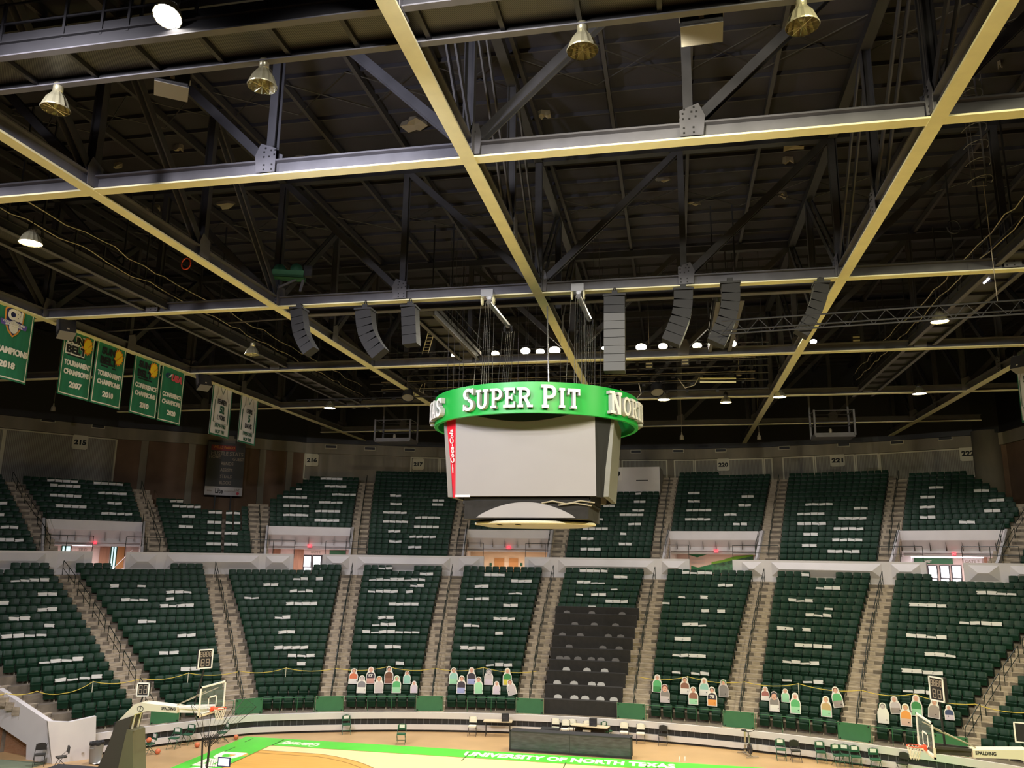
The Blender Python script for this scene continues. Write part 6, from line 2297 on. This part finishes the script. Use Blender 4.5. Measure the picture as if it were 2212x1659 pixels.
# ------------------------------------------------------------------ loudspeakers
def speaker_box(c, w, d, h, rz, label, tilt=0.0):
    T = thing('loudspeaker', label, 'loudspeaker', c, rz, 'hung loudspeakers')
    T.rotation_euler = (tilt, 0, rz)
    MB().box(-w / 2, w / 2, -d / 2, d / 2, 0, h).build('cabinet', M['speaker'], T)
    MB().box(-w / 2 + .03, w / 2 - .03, -d / 2 - .015, -d / 2, .03, h - .03).build('grille', M['speaker'], T)
    MB().box(-w / 2, w / 2, -d / 2, d / 2, -.012, 0).build('underside', M['speaker_tan'], T)
    MB().box(-.05, .05, -d / 2 - .02, -d / 2 - .012, .12, .20).build('badge', M['pipe'], T)
    MB().box(-w / 2 - .03, -w / 2, -.12, .12, h * .3, h + .5).box(w / 2, w / 2 + .03, -.12, .12, h * .3, h + .5).build('hanging_bracket', M['steel'], T)
    return T


q = aty(370, 197, 15.1)
speaker_box(q, .74, .66, 1.05, .62, 'large black loudspeaker with pale underside at upper left')
q = aty(1516, 74, 15.1)
speaker_box(q, .84, .66, 1.4, -.04, 'large black loudspeaker at top of view, right of centre')
for u, v, x, ph, rz in ((143, 725, -27.4, 'over the 2007 banner', .95), (441, 838, -27.4, 'over the jersey banner with number 52', .95)):
    q = atx(u, v, x)
    speaker_box(q, .70, .62, .75, rz, 'black cornered loudspeaker hung ' + ph, -.45)
q = atx(2204, 800, 17.6)
speaker_box(q, .70, .60, .70, -.9, 'pale bracketed loudspeaker at far right edge', -.35)


def line_array(px, wpx, label, m='speaker', top=None, y=30.75, dep=.60):
    P = [aty(u, v, y) for u, v in px]
    w = wpx * 33.0 / FPX
    T = thing('line_array', label, 'loudspeaker', P[0], 0, 'line array loudspeakers')
    L = [0]
    for a, b in zip(P, P[1:]):
        L.append(L[-1] + np.linalg.norm(b - a))
    n = max(4, int(L[-1] / .33))

    def at(s):
        for k in range(len(P) - 1):
            if s <= L[k + 1] + 1e-9:
                f = (s - L[k]) / (L[k + 1] - L[k])
                return P[k] + (P[k + 1] - P[k]) * f
        return P[-1]
    for k in range(n):
        a, b = at(L[-1] * k / n), at(L[-1] * (k + 1.0) / n)
        dv = (b - a) / np.linalg.norm(b - a)
        mb = RB(T)
        mb.bar(a, b + dv * .02, dep, w, (1, 0, 0))
        mm = m if not (top and k < n * top) else 'black'
        mb.build('cabinet', M[mm], T)
    mb = RB(T)
    mb.box(P[0][0] - w * .55, P[0][0] + w * .55, y - .35, y + .35, P[0][2] + .02, P[0][2] + .10)
    mb.tube(P[0] + np.array([-.1, 0, .1]), P[0] + np.array([-.02, 0, BZ - P[0][2] + .02]), .02, 4).tube(P[0] + np.array([.1, 0, .1]), P[0] + np.array([.02, 0, BZ - P[0][2] + .02]), .02, 4)
    mb.cbox(P[0] + np.array([0, 0, .22]), (.22, .22, .18))
    mb.build('rigging', M['black'], T)
    return T


line_array([(646, 672), (648, 692), (650, 714), (658, 737), (672, 760)], 29, 'curved black line array speaker, leftmost under yellow truss')
line_array([(789, 674), (791, 702), (797, 727), (808, 748), (822, 766)], 36, 'curved black line array speaker, second from left')
line_array([(886, 668), (887, 700), (889, 745)], 32, 'straight black line array speaker left of hoists')
line_array([(1328, 645), (1328, 803)], 43, 'tall straight grey speaker column right of hoists', 'speaker_grey', .16)
line_array([(1476, 632), (1476, 660), (1470, 690), (1459, 718), (1449, 741)], 38, 'curved black line array speaker, first right of grey column')
line_array([(1577, 618), (1579, 645), (1573, 682), (1561, 712), (1546, 742)], 36, 'curved black line array speaker, second right of grey column')
line_array([(1773, 618), (1769, 645), (1759, 672), (1746, 697), (1730, 722)], 28, 'curved black line array speaker, rightmost beside yellow beam')

# ------------------------------------------------------------------ scoreboard
SX, SY = -5.27, 31.1
T = thing('scoreboard', 'hanging four sided scoreboard with green lettered ring and grey screens', 'scoreboard', (SX, SY, 0))


def ringsec(mb, r, z0, z1, a0, a1, n, flip=False):
    for k in range(n):
        p, q = a0 + (a1 - a0) * k / n, a0 + (a1 - a0) * (k + 1) / n
        v = [(r * math.sin(p), -r * math.cos(p), z0), (r * math.sin(q), -r * math.cos(q), z0), (r * math.sin(q), -r * math.cos(q), z1), (r * math.sin(p), -r * math.cos(p), z1)]
        mb.add(v, [(3, 2, 1, 0) if flip else (0, 1, 2, 3)])


RO, RZ0, RZ1 = 4.0, 13.98, 15.08
n_ = 128
vs = []
for r_ in (RO, RO - .14):
    for z in (RZ0, RZ1):
        vs += [(r_ * math.sin(2 * PI * k / n_), -r_ * math.cos(2 * PI * k / n_), z) for k in range(n_)]
fs = []
for k in range(n_):
    j = (k + 1) % n_
    fs += [(k, j, n_ + j, n_ + k), (2 * n_ + j, 2 * n_ + k, 3 * n_ + k, 3 * n_ + j), (n_ + k, n_ + j, 3 * n_ + j, 3 * n_ + k), (j, k, 2 * n_ + k, 2 * n_ + j)]
RING = MB().add(vs, fs).build('ring_sign', M['ring'], T)
RING.data.polygons.foreach_set('use_smooth', [True] * len(fs))
RING.data.set_sharp_from_angle(angle=math.radians(40))


def ring_word(word, phi_c, arc_len, hcap, hsmall):
    items, x = [], 0.0
    for w_i, w in enumerate(word.split(' ')):
        if w_i:
            x += .34 * hcap
        for c_i, ch in enumerate(w):
            h = hcap if c_i == 0 else hsmall
            P, W = slab_glyph(ch)
            items.append((P, x, h))
            x += W * h * 1.02 + .035
    sc = arc_len / x
    for P, x0, h in items:
        face, side = MB(), MB()
        h2 = h
        sx = sc
        for poly in P:
            m = len(poly)
            vs = []
            for rr in (RO + .20, RO + .01):
                for (gx, gy) in poly:
                    s = (x0 + gx * h) * sx - arc_len / 2
                    a = phi_c + s / RO
                    z = (RZ0 + RZ1) / 2 - hcap / 2 + (0 if h == hcap else .02) + gy * h2
                    vs.append((rr * math.sin(a), -rr * math.cos(a), z))
            face.add(vs[:m], [tuple(range(m))])
            side.add(vs, [(i, m + i, m + (i + 1) % m, (i + 1) % m) for i in range(m)])
        o = face.build('letter', M['letter'], RING)
        side.build('letter_return', M['letter_side'], RING)


ring_word('SUPER PIT', math.radians(1.2), 4.28, .82, .70)
ring_word('NORTH TEXAS', math.radians(91), 5.9, .82, .70)
ring_word('NORTH TEXAS', math.radians(-89), 5.9, .82, .70)
ring_word('SUPER PIT', math.radians(181), 4.28, .82, .70)

# screens
ZT, ZB = 14.22, 11.22
HW, HD = 2.58, 2.50        # half width of the front screen, distance of its plane from the axis
KW = .56                   # corner bevel
for k in range(4):
    xf = Matrix.Rotation(k * PI / 2, 4, 'Z')
    hw = HW if k % 2 == 0 else HD - KW + .0
    dist = HD if k % 2 == 0 else HW + KW
    if k % 2 == 1:
        hw = HD - KW
    top, bot = dist + .10, dist - .16
    v = [(-hw, -bot, ZB), (hw, -bot, ZB), (hw, -top, ZT), (-hw, -top, ZT), (-hw, -bot + .18, ZB), (hw, -bot + .18, ZB), (hw, -top + .18, ZT), (-hw, -top + .18, ZT)]
    m = MB(xf).add(v, [(0, 1, 2, 3), (7, 6, 5, 4), (0, 4, 5, 1), (1, 5, 6, 2), (2, 6, 7, 3), (3, 7, 4, 0)])
    scr = m.build('video_screen', M['screen'] if k % 2 == 0 else M['mesh_grey'], T)
    if k == 0:
        MB().box(-hw, -hw + .55, -bot - .03, -bot, ZB - .03, ZB + .05).build('maker_plate', M['letter'], scr)
        # dark valance with a curved lower edge across the top of the screen
        n = 20
        pts = [(-2.6, ZT + .05)] + [(-2.6 + 5.2 * i / n, ZT - .02 - .30 * max(0, math.cos((i / n - .5) * PI * 1.28)) ** 1.0 * (1 if abs(i / n - .5) < .39 else 0)) for i in range(n + 1)] + [(2.6, ZT + .05)]
        MB().prism(pts, -HD - .17, -HD - .11, 'y').build('curved_valance', M['black'], T)
m = MB()
CR4 = []
for sx, sy in ((-1, -1), (1, -1), (1, 1), (-1, 1)):
    x_in, y_in = HW, HD - KW
    t = [(sx * HW, sy * (HD + .08), ZT), (sx * (HW + KW), sy * (HD - KW), ZT), (sx * (HW + KW - .34), sy * (HD - KW - .05), ZB - .02), (sx * HW, sy * (HD - .17), ZB - .02)]
    b = [(x - sx * .07, y - sy * .07, z) for x, y, z in t]
    mm = MB().add(t + b, [(0, 1, 2, 3), (7, 6, 5, 4), (0, 4, 5, 1), (1, 5, 6, 2), (2, 6, 7, 3), (3, 7, 4, 0)])
    left = (sx, sy) == (-1, -1)
    o = mm.build('corner_panel', M['red'] if left else M['black'], T)
    if left:
        # script lettering running up the panel and a small bottle mark
        p0, p1, p2, p3 = [Vector(x) for x in t]
        up = ((p0 + p1) / 2 - (p2 + p3) / 2)
        Lh = up.length
        up.normalize()
        rt = (p0 - p1).normalized()
        rt = (rt - up * rt.dot(up)).normalized()
        nn = rt.cross(up).normalized()
        if nn.y > 0:
            nn = -nn
        c = (p0 + p1 + p2 + p3) / 4
        vs, fs = fit_text('Coca-Cola', 1.25, .32, .01, .02, .25)
        R = Matrix(((up.x, -rt.x, nn.x, 0), (up.y, -rt.y, nn.y, 0), (up.z, -rt.z, nn.z, 0), (0, 0, 0, 1)))
        cc = c + up * .38 + nn * .015 - rt * .0
        MB().add(vs, fs, Matrix.Translation(cc) @ R).build('script_lettering', M['letter'], o)
        cb = c - up * .48 + nn * .012
        prof = [(-.17, .04), (.08, .055), (.14, .03), (.22, .025), (.22, -.025), (.14, -.03), (.08, -.055), (-.17, -.04)]
        MB().prism(prof, 0, .008, 'z', Matrix.Translation(cb) @ R @ Matrix.Scale(.8, 4)).build('bottle_mark', M['letter'], o)
# inner frame, rigging shelf and lower unit
m = MB()
for z in (11.15, 11.0):
    for a, b in (((-2.3, -2.1), (2.3, -2.1)), ((-2.3, 2.1), (2.3, 2.1)), ((-2.3, -2.1), (-2.3, 2.1)), ((2.3, -2.1), (2.3, 2.1))):
        m.tube((a[0], a[1], z), (b[0], b[1], z), .05, 6)
m.box(-2.35, 2.35, -2.1, 2.1, 11.05, 14.1)
m.build('inner_frame', M['black'], T)
c = MB()
c.path([(.6, -2.2, 10.98), (1.0, -2.28, 11.05), (1.5, -2.28, 10.95), (2.0, -2.25, 11.06), (2.5, -2.1, 11.0)], .025, 5)
c.path([(1.2, -2.25, 10.9), (1.8, -2.3, 10.98), (2.4, -2.2, 10.88)], .02, 5)
c.build('loose_cable', M['pipe'], T)
LZ0_, LZ1_ = 10.42, 11.08
m = MB().box(-2.28, 2.28, -2.15, 2.15, LZ0_, LZ1_)
low = m.build('lower_box', M['blackcloth'], T)
n = 28
pts = [(-1.82 + 3.64 * i / n, LZ0_ + .04 + .56 * math.sin(PI * i / n) ** .8) for i in range(n + 1)]
for k in (0, 2):
    MB(Matrix.Rotation(k * PI / 2, 4, 'Z')).prism(pts, -2.19, -2.15, 'y').build('arched_screen', M['screen'], low)
disc = MB().lathe([(.001, 10.20), (1.9, 10.20), (2.28, 10.27), (2.28, 10.36), (.001, 10.36)], 56)
dsk = disc.build('bottom_disc', M['screen'], T, False)
MB().lathe([(2.29, 10.25), (2.33, 10.28), (2.33, 10.33), (2.29, 10.36)], 56).build('disc_rim', M['boardpad'], dsk)
for a in (-.55, -.15):
    MB().lathe([(.001, 10.17), (.10, 10.17), (.12, 10.2)], 12, (2.0 * math.sin(a), -2.0 * math.cos(a), 0)).build('downlight', M['lamp_warm'] if False else M['signcream'], dsk)
# small rigging hardware seen under the ring
m = MB()
for x in (-2.4, -2.1, -1.85, -1.55, -1.4, .7, 1.1, 1.55, 1.9, 2.2):
    m.tube((x, -2.3, 14.15), (x, -2.3, 14.75), .02, 5)
m.build('rigging_rod', M['steel'], T)
MB().box(-3.2, 3.2, -2.2, 2.2, 14.7, 14.8).build('top_frame', M['darksteel'], T)

# hoists and their cables above the board
for u, v, u2, v2, ph in ((1055, 640, 1098, 706, 'left'), (1249, 628, 1273, 692, 'right')):
    a = aty(u, v, 30.6)
    b = aty(u2, v2, 33.4)
    W = thing('cable_winch', 'bright winch with arm and hanging cables, %s of the two over scoreboard' % ph, 'winch', a, 0, 'winches over the scoreboard')
    m = RB(W)
    m.cbox(a + np.array([0, -.05, .05]), (.50, .5, .30))
    m.build('trolley', M['chrome'], W)
    m = RB(W)
    for dx in (-.24, .24):
        m.path([tuple(a + np.array([dx, -.05 + .14 * math.cos(2 * PI * k / 14), -.22 + .14 * math.sin(2 * PI * k / 14)])) for k in range(15)], .04, 6)
    m.build('sheave', M['yellow'], W)
    RB(W).tube(a + np.array([0, .1, -.2]), b + np.array([0, 0, .05]), .12, 10).build('cylinder_arm', M['chrome'], W)
    m = RB(W)
    for dx in (-.16, .16):
        m.path([tuple(b + np.array([dx, .13 * math.cos(2 * PI * k / 12), -.1 + .13 * math.sin(2 * PI * k / 12)])) for k in range(13)], .035, 5)
    m.build('shackle', M['darksteel'], W)
    for j, (dx, dx2) in enumerate(((-.28, -.5), (-.1, -.15), (-.03, -.05), (.04, .05), (.11, .15), (.27, .30))):
        RB(W).tube(a + np.array([dx, -.05, -.25]), (a[0] + dx2, 30.2, 14.8), .009, 4).build('cable', M['chrome'], W)
    for j, dx in enumerate((-.25, -.08, .0, .08, .16, .28)):
        RB(W).tube(b + np.array([dx, 0, -.2]), (b[0] + dx, 32.2, 14.8), .009, 4).build('cable', M['chrome'], W)
a = aty(1182, 662, 31.1)
wtag(MB().tube((a[0], 31.1, a[2]), (a[0] + .1, 31.1, 14.8), .03, 6), 'centre_cable', M['chrome'], 'thick bright central cable holding the scoreboard', 'cable')
for u, y in ((970, 36), (983, 36), (995, 37), (1003, 37), (1120, 38), (1137, 38), (1141, 37), (1158, 38), (1284, 38), (1296, 38), (1210, 37)):
    a = aty(u, 700, y)
    wtag(MB().tube((a[0], y, 15.9), (a[0], y, 24.8), .010, 4), 'rigging_wire', M['steel'], 'thin vertical rigging wire behind scoreboard cables', 'wire', 'thin rigging wires')

# ------------------------------------------------------------------ banners
def banner(y0, y1, label, X=-28.6, facing=1, kind='green', zt=20.0, zb=16.4):
    w = abs(y1 - y0)
    h = zt - zb
    yc = (y0 + y1) / 2
    T = thing('hanging_banner', label, 'banner', (X, yc, (zt + zb) / 2), PI / 2 * facing, 'hanging banners')
    nx, nz = 12, 16
    rg = random.Random(int(y0 * 10))
    ph = [rg.uniform(0, 6) for _ in range(4)]

    def wav(x, z):
        return .028 * math.sin(x * 3.1 + ph[0] + z * .5) * (1 - .5 * (z + h / 2) / h) + .012 * math.sin(x * 7 + ph[1])
    m = MB()
    vs = []
    for s in (0, .012):
        for j in range(nz + 1):
            for i in range(nx + 1):
                x, z = -w / 2 + w * i / nx, -h / 2 + h * j / nz
                vs.append((x, wav(x, z) + s, z))
    o = (nx + 1) * (nz + 1)
    fs = []
    for j in range(nz):
        for i in range(nx):
            a = j * (nx + 1) + i
            fs.append((a, a + 1, a + nx + 2, a + nx + 1))
            fs.append((o + a, o + a + nx + 1, o + a + nx + 2, o + a + 1))
    cl = m.add(vs, fs).build('cloth', M['banner'] if kind == 'green' else M['bannerwhite'], T, True)
    inset = .07 if kind == 'green' else 0.0
    bw = .055 if kind == 'green' else .11
    b = MB()
    for j in range(nz):
        z0, z1 = -h / 2 + inset + (h - 2 * inset) * j / nz, -h / 2 + inset + (h - 2 * inset) * (j + 1) / nz
        for sx in (-1, 1):
            xa, xb = sx * (w / 2 - inset), sx * (w / 2 - inset - bw)
            q = [(xa, wav(xa, z0) - .012, z0), (xb, wav(xb, z0) - .012, z0), (xb, wav(xb, z1) - .012, z1), (xa, wav(xa, z1) - .012, z1)]
            b.add(q, [(0, 1, 2, 3) if sx < 0 else (3, 2, 1, 0)])
    for i in range(nx):
        x0, x1 = -w / 2 + inset + (w - 2 * inset) * i / nx, -w / 2 + inset + (w - 2 * inset) * (i + 1) / nx
        for sz in (-1, 1):
            za, zb_ = sz * (h / 2 - inset), sz * (h / 2 - inset - bw)
            q = [(x0, wav(x0, za) - .012, za), (x1, wav(x1, za) - .012, za), (x1, wav(x1, zb_) - .012, zb_), (x0, wav(x0, zb_) - .012, zb_)]
            b.add(q, [(0, 1, 2, 3) if sz < 0 else (3, 2, 1, 0)])
    b.build('border', M['cream'] if kind == 'green' else M['bannergreen'], T)
    MB().tube((-w / 2, 0, h / 2 + .02), (w / 2, 0, h / 2 + .02), .03, 6).build('top_pole', M['bannergreen'], T)

    def words(s, x, z, wd, hh, m, bold=.03, parent=None, shear=0, y=-.045, nm='lettering'):
        vs, fs = fit_text(s, wd, hh, .012, bold, shear)
        vs = [(vx + x, vy + z, vz) for vx, vy, vz in vs]
        out = [(vx, wav(vx, vy) + y - vz, vy) for vx, vy, vz in vs]
        return MB().add(out, fs).build(nm, M[m], parent or T)

    def shape(pts, m, y=-.03, nm='emblem', parent=None):
        k = len(pts)
        vs = [(x, wav(x, z) + y, z) for x, z in pts] + [(x, wav(x, z) + y + .01, z) for x, z in pts]
        return MB().add(vs, [tuple(range(k)), tuple(range(2 * k - 1, k - 1, -1))] + [(i, k + i, k + (i + 1) % k, (i + 1) % k) for i in range(k)]).build(nm, M[m], parent or T)
    return T, words, shape, w, h


def sun_belt(words, shape, w, h, outlined):
    zc = h / 2 - 1.02
    if outlined:
        for s, x, z, wd, hh in (('SUN', -.26, .22, 1.02, .40), ('BELT', -.18, -.28, 1.30, .42)):
            words(s, x, zc + z, wd + .10, hh + .10, 'cream', .09, y=-.025)
    for s, x, z, wd, hh in (('SUN', -.26, .22, 1.00, .38), ('BELT', -.18, -.28, 1.28, .40)):
        words(s, x, zc + z, wd, hh, 'inkblack', .05, y=-.045)
    sx, sz, r = .52, zc + .10, .30
    pts = []
    for k in range(28):
        a = 2 * PI * k / 28
        q = r * (1.36 if k % 2 else 1.08)
        pts.append((sx + q * math.cos(a) * .95, sz + q * 1.15 * math.sin(a)))
    e = shape(pts, 'sunray', -.050)
    shape([(sx + r * .95 * math.cos(2 * PI * k / 20), sz + r * 1.15 * math.sin(2 * PI * k / 20)) for k in range(20)], 'sun', -.064, 'sun_disc', e)
    shape([(sx - .22, sz - .24), (sx - .18, sz - .27), (sx + .27, sz + .14), (sx + .25, sz + .19)], 'sunray', -.072, 'seam_mark', e)
    shape([(-.70, zc - .60), (.46, zc - .60), (.46, zc - .53), (-.70, zc - .53)], 'inkblack', -.03, 'underline')


T, W_, S_, w, h = banner(28.25, 30.63, 'green banner reading CHAMPIONS 2018 with shield crest, cut by left edge')
z = h / 2 - .98
e = S_([(-.52, z + .50), (-.30, z + .66), (.02, z + .72), (.34, z + .66), (.56, z + .50), (.52, z - .10), (.30, z - .50), (.02, z - .72), (-.26, z - .50), (-.48, z - .10)], 'orange')
S_([(-.45, z + .46), (-.26, z + .59), (.02, z + .64), (.30, z + .59), (.49, z + .46), (.45, z - .08), (.25, z - .44), (.02, z - .63), (-.21, z - .44), (-.41, z - .08)], 'navy', -.042, 'crest_field', e)
S_([(.02 + .26 * math.cos(2 * PI * k / 18), z - .26 + .28 * math.sin(2 * PI * k / 18)) for k in range(18)], 'cream', -.050, 'ball_mark', e)
W_('CBI', .02, z + .28, .82, .52, 'cream', .06, y=-.070)
S_([(-.72, z - .02), (.76, z - .02), (.70, z - .26), (-.66, z - .26)], 'purple', -.060, 'ribbon', e)
W_('COLLEGE BASKETBALL', .02, z - .09, 1.2, .10, 'cream', .02, y=-.078)
W_('INVITATIONAL', .02, z - .20, .95, .09, 'cream', .02, y=-.078)
W_('CHAMPIONS', -.0, -.52, 2.02, .30, 'cream', .05)
W_('2018', -.05, -1.15, .86, .30, 'cream', .05)
for y0, y1, l1, yr, out, lab in ((32.5, 34.68, 'TOURNAMENT', '2007', True, 'green banner reading TOURNAMENT CHAMPIONS 2007 with yellow sun'), (34.80, 37.07, 'TOURNAMENT', '2010', True, 'green banner reading TOURNAMENT CHAMPIONS 2010 with yellow sun'), (37.75, 40.08, 'CONFERENCE', '2010', True, 'green banner reading CONFERENCE CHAMPIONS 2010 with yellow sun')):
    T, W_, S_, w, h = banner(y0, y1, lab)
    sun_belt(W_, S_, w, h, yr == '2007')
    W_(l1, 0, -.18, w * .80, .27, 'cream', .05)
    W_('CHAMPIONS', 0, -.62, w * .76, .27, 'cream', .05)
    W_(yr, .02, -1.22, .82, .30, 'cream', .05)
T, W_, S_, w, h = banner(40.22, 42.48, 'green banner reading CONFERENCE CHAMPIONS 2020 with red letters')
W_('C', -.58, .90, .36, .30, 'navy', .06)
S_([(-.55, .78), (-.42, .82), (-.20, 1.02), (-.30, 1.06)], 'cream', -.06)
W_('USA', .28, .86, 1.10, .42, 'pinkred', .07, shear=.2)
W_('CONFERENCE', 0, -.20, w * .78, .27, 'cream', .05)
W_('CHAMPIONS', 0, -.62, w * .76, .27, 'cream', .05)
W_('2020', .05, -1.22, .80, .30, 'cream', .05)


def jersey(T, W_, S_, w, h, a, num, b, l1, l2):
    def line(pts, t=.022, m='taupe'):
        for (x0, z0), (x1, z1) in zip(pts, pts[1:]):
            d = math.hypot(x1 - x0, z1 - z0)
            nx, nz = -(z1 - z0) / d * t / 2, (x1 - x0) / d * t / 2
            S_([(x0 + nx, z0 + nz), (x1 + nx, z1 + nz), (x1 - nx, z1 - nz), (x0 - nx, z0 - nz)], m, -.03, 'jersey_outline')
    H = h / 2
    line([(-.52, H - .30), (-.60, H - .95), (-.82, H - 1.30), (-.84, -.95), (.84, -.95), (.82, H - 1.30), (.60, H - .95), (.52, H - .30)])
    line([(-.52, H - .30), (-.36, H - .30), (.0, H - .88), (.36, H - .30), (.52, H - .30)], .03, 'inkgreen')
    line([(-.83, H - 1.32), (-.85, -.95)], .07, 'inkgreen')
    line([(.83, H - 1.32), (.85, -.95)], .07, 'inkgreen')
    W_(a, 0, .42, 1.12 if len(a) > 5 else .80, .32, 'inkblack', .02)
    W_(num, .02, -.08, .56 if len(num) > 1 else .26, .50, 'inkgreen', .05)
    W_(b, 0, -.60, .92, .32, 'inkblack', .02)
    W_(l1, 0, -1.14, 1.28, .26, 'inkgreen', .02)
    W_(l2, 0, -1.52, 1.06, .24, 'inkgreen', .02)


jersey(*banner(45.55, 47.85, 'white jersey banner with number 52 and green border', kind='white'), 'KENNETH', '52', 'LYONS', '1979-1983', 'HOF 1987')
jersey(*banner(49.03, 51.28, 'white jersey banner with number 5 and green border', kind='white'), 'CHRIS', '5', 'DAVIS', '1999-2003', 'HOF 2007')
jersey(*banner(44.7, 46.95, 'white jersey banner cut off by right edge', X=18.4, facing=-1, kind='white'), 'JIM', '4', 'MUNN', '1970', 'HOF')
# ------------------------------------------------------------------ lights
def spot(name, loc, aim, power, col, angle=120, blend=.7, size=.3):
    l = bpy.data.lights.new(name, 'SPOT')
    l.energy = power
    l.color = col
    l.spot_size = math.radians(angle)
    l.spot_blend = blend
    l.shadow_soft_size = size
    o = bpy.data.objects.new(name, l)
    COL.objects.link(o)
    o.location = loc
    d = Vector(aim) - Vector(loc)
    o.rotation_euler = d.to_track_quat('-Z', 'Y').to_euler()
    return o


def point(name, loc, power, col, size=.2):
    l = bpy.data.lights.new(name, 'POINT')
    l.energy = power
    l.color = col
    l.shadow_soft_size = size
    o = bpy.data.objects.new(name, l)
    COL.objects.link(o)
    o.location = loc
    return o


COOL, NEU, WARM, YEL = (.98, .94, 1.0), (1.0, .95, .91), (1.0, .92, .74), (1.0, .92, .62)
K = 2.1
# high bays over the near half of the hall
for x, c in ((-22, COOL), (-13, COOL), (-4, NEU), (5, YEL), (14, YEL)):
    spot('high_bay', (x, 9.0, 19.3), (x, 28, 2), 3400 * K, c, 125)
# far flood row aimed at the court
for x, c in ((-12.2, NEU), (-7, WARM), (1.0, WARM), (4.0, YEL)):
    spot('far_flood', (x, 43.9, 20.5), (x * .8 - 1, 27, 0), 3400 * K, c, 110)
# side rows over the court
for x, y, c in ((-22.7, 24, COOL), (-22.7, 37, COOL), (12.5, 24, YEL), (12.5, 37, YEL)):
    spot('side_high_bay', (x, y, 19.4), (x * .6 - 2, y + 3, 0), 3000 * K, c, 130)
# lit domes over the far stands
for x, y in ((-23.8, 52.7), (-.45, 52.7), (6.8, 52.7), (15.1, 52.9)):
    spot('far_dome', (x, y, 18.75), (x, y + 1, 0), 700 * K, (.97, .93, 1.0), 140)
for x, y in ((-21.1, 22.0), (11.5, 36.6)):
    spot('side_dome', (x, y, 18.8), (x, y, 0), 400 * K, (1.0, .8, .55), 140)
# near lit lamps beside the first cross truss
spot('near_lamp', (-9.6, 14.75, 18.9), (-7.6, 19.5, 20.2), 2600, (.88, .88, 1.0), 130, .9, .25)
spot('near_lamp_right', (-.4, 14.75, 18.9), (-.2, 19.5, 20.2), 1700, (1.0, .92, .70), 125, .9, .2)
for c, th, nm in PORTAL_LIGHTS:
    l = bpy.data.lights.new('concourse_light', 'AREA')
    l.shape = 'RECTANGLE'
    l.size, l.size_y = 4.0, 1.6
    l.energy = {'U215': 150, 'U216': 190, 'U218': 170, 'U220': 130, 'U222': 190}[nm]
    l.color = (1.0, .90, .92) if nm not in ('U218', 'U220') else (1.0, .84, .66)
    o = bpy.data.objects.new('concourse_light', l)
    COL.objects.link(o)
    o.location = (c[0], c[1], c[2])
    o.rotation_euler = (0, 0, -math.radians(th))

w = bpy.data.worlds.new('world')
SC.world = w
w.use_nodes = True
w.node_tree.nodes['Background'].inputs['Color'].default_value = (.55, .52, .68, 1)
w.node_tree.nodes['Background'].inputs['Strength'].default_value = 0.02
vs_ = SC.view_settings
vs_.view_transform = 'Standard'
vs_.look = 'None'
vs_.gamma = 1.0
vs_.use_curve_mapping = False
vs_.exposure = 0.0
SC.cycles.use_denoising = True
SC.cycles.max_bounces = 5
SC.cycles.diffuse_bounces = 3
SC.cycles.glossy_bounces = 2
SC.cycles.transparent_max_bounces = 8
SC.cycles.sample_clamp_indirect = 8.0
SC.cycles.caustics_reflective = False
SC.cycles.caustics_refractive = False
for o in SC.objects:
    if 'label' in o and o['label'] == '':
        del o['label']
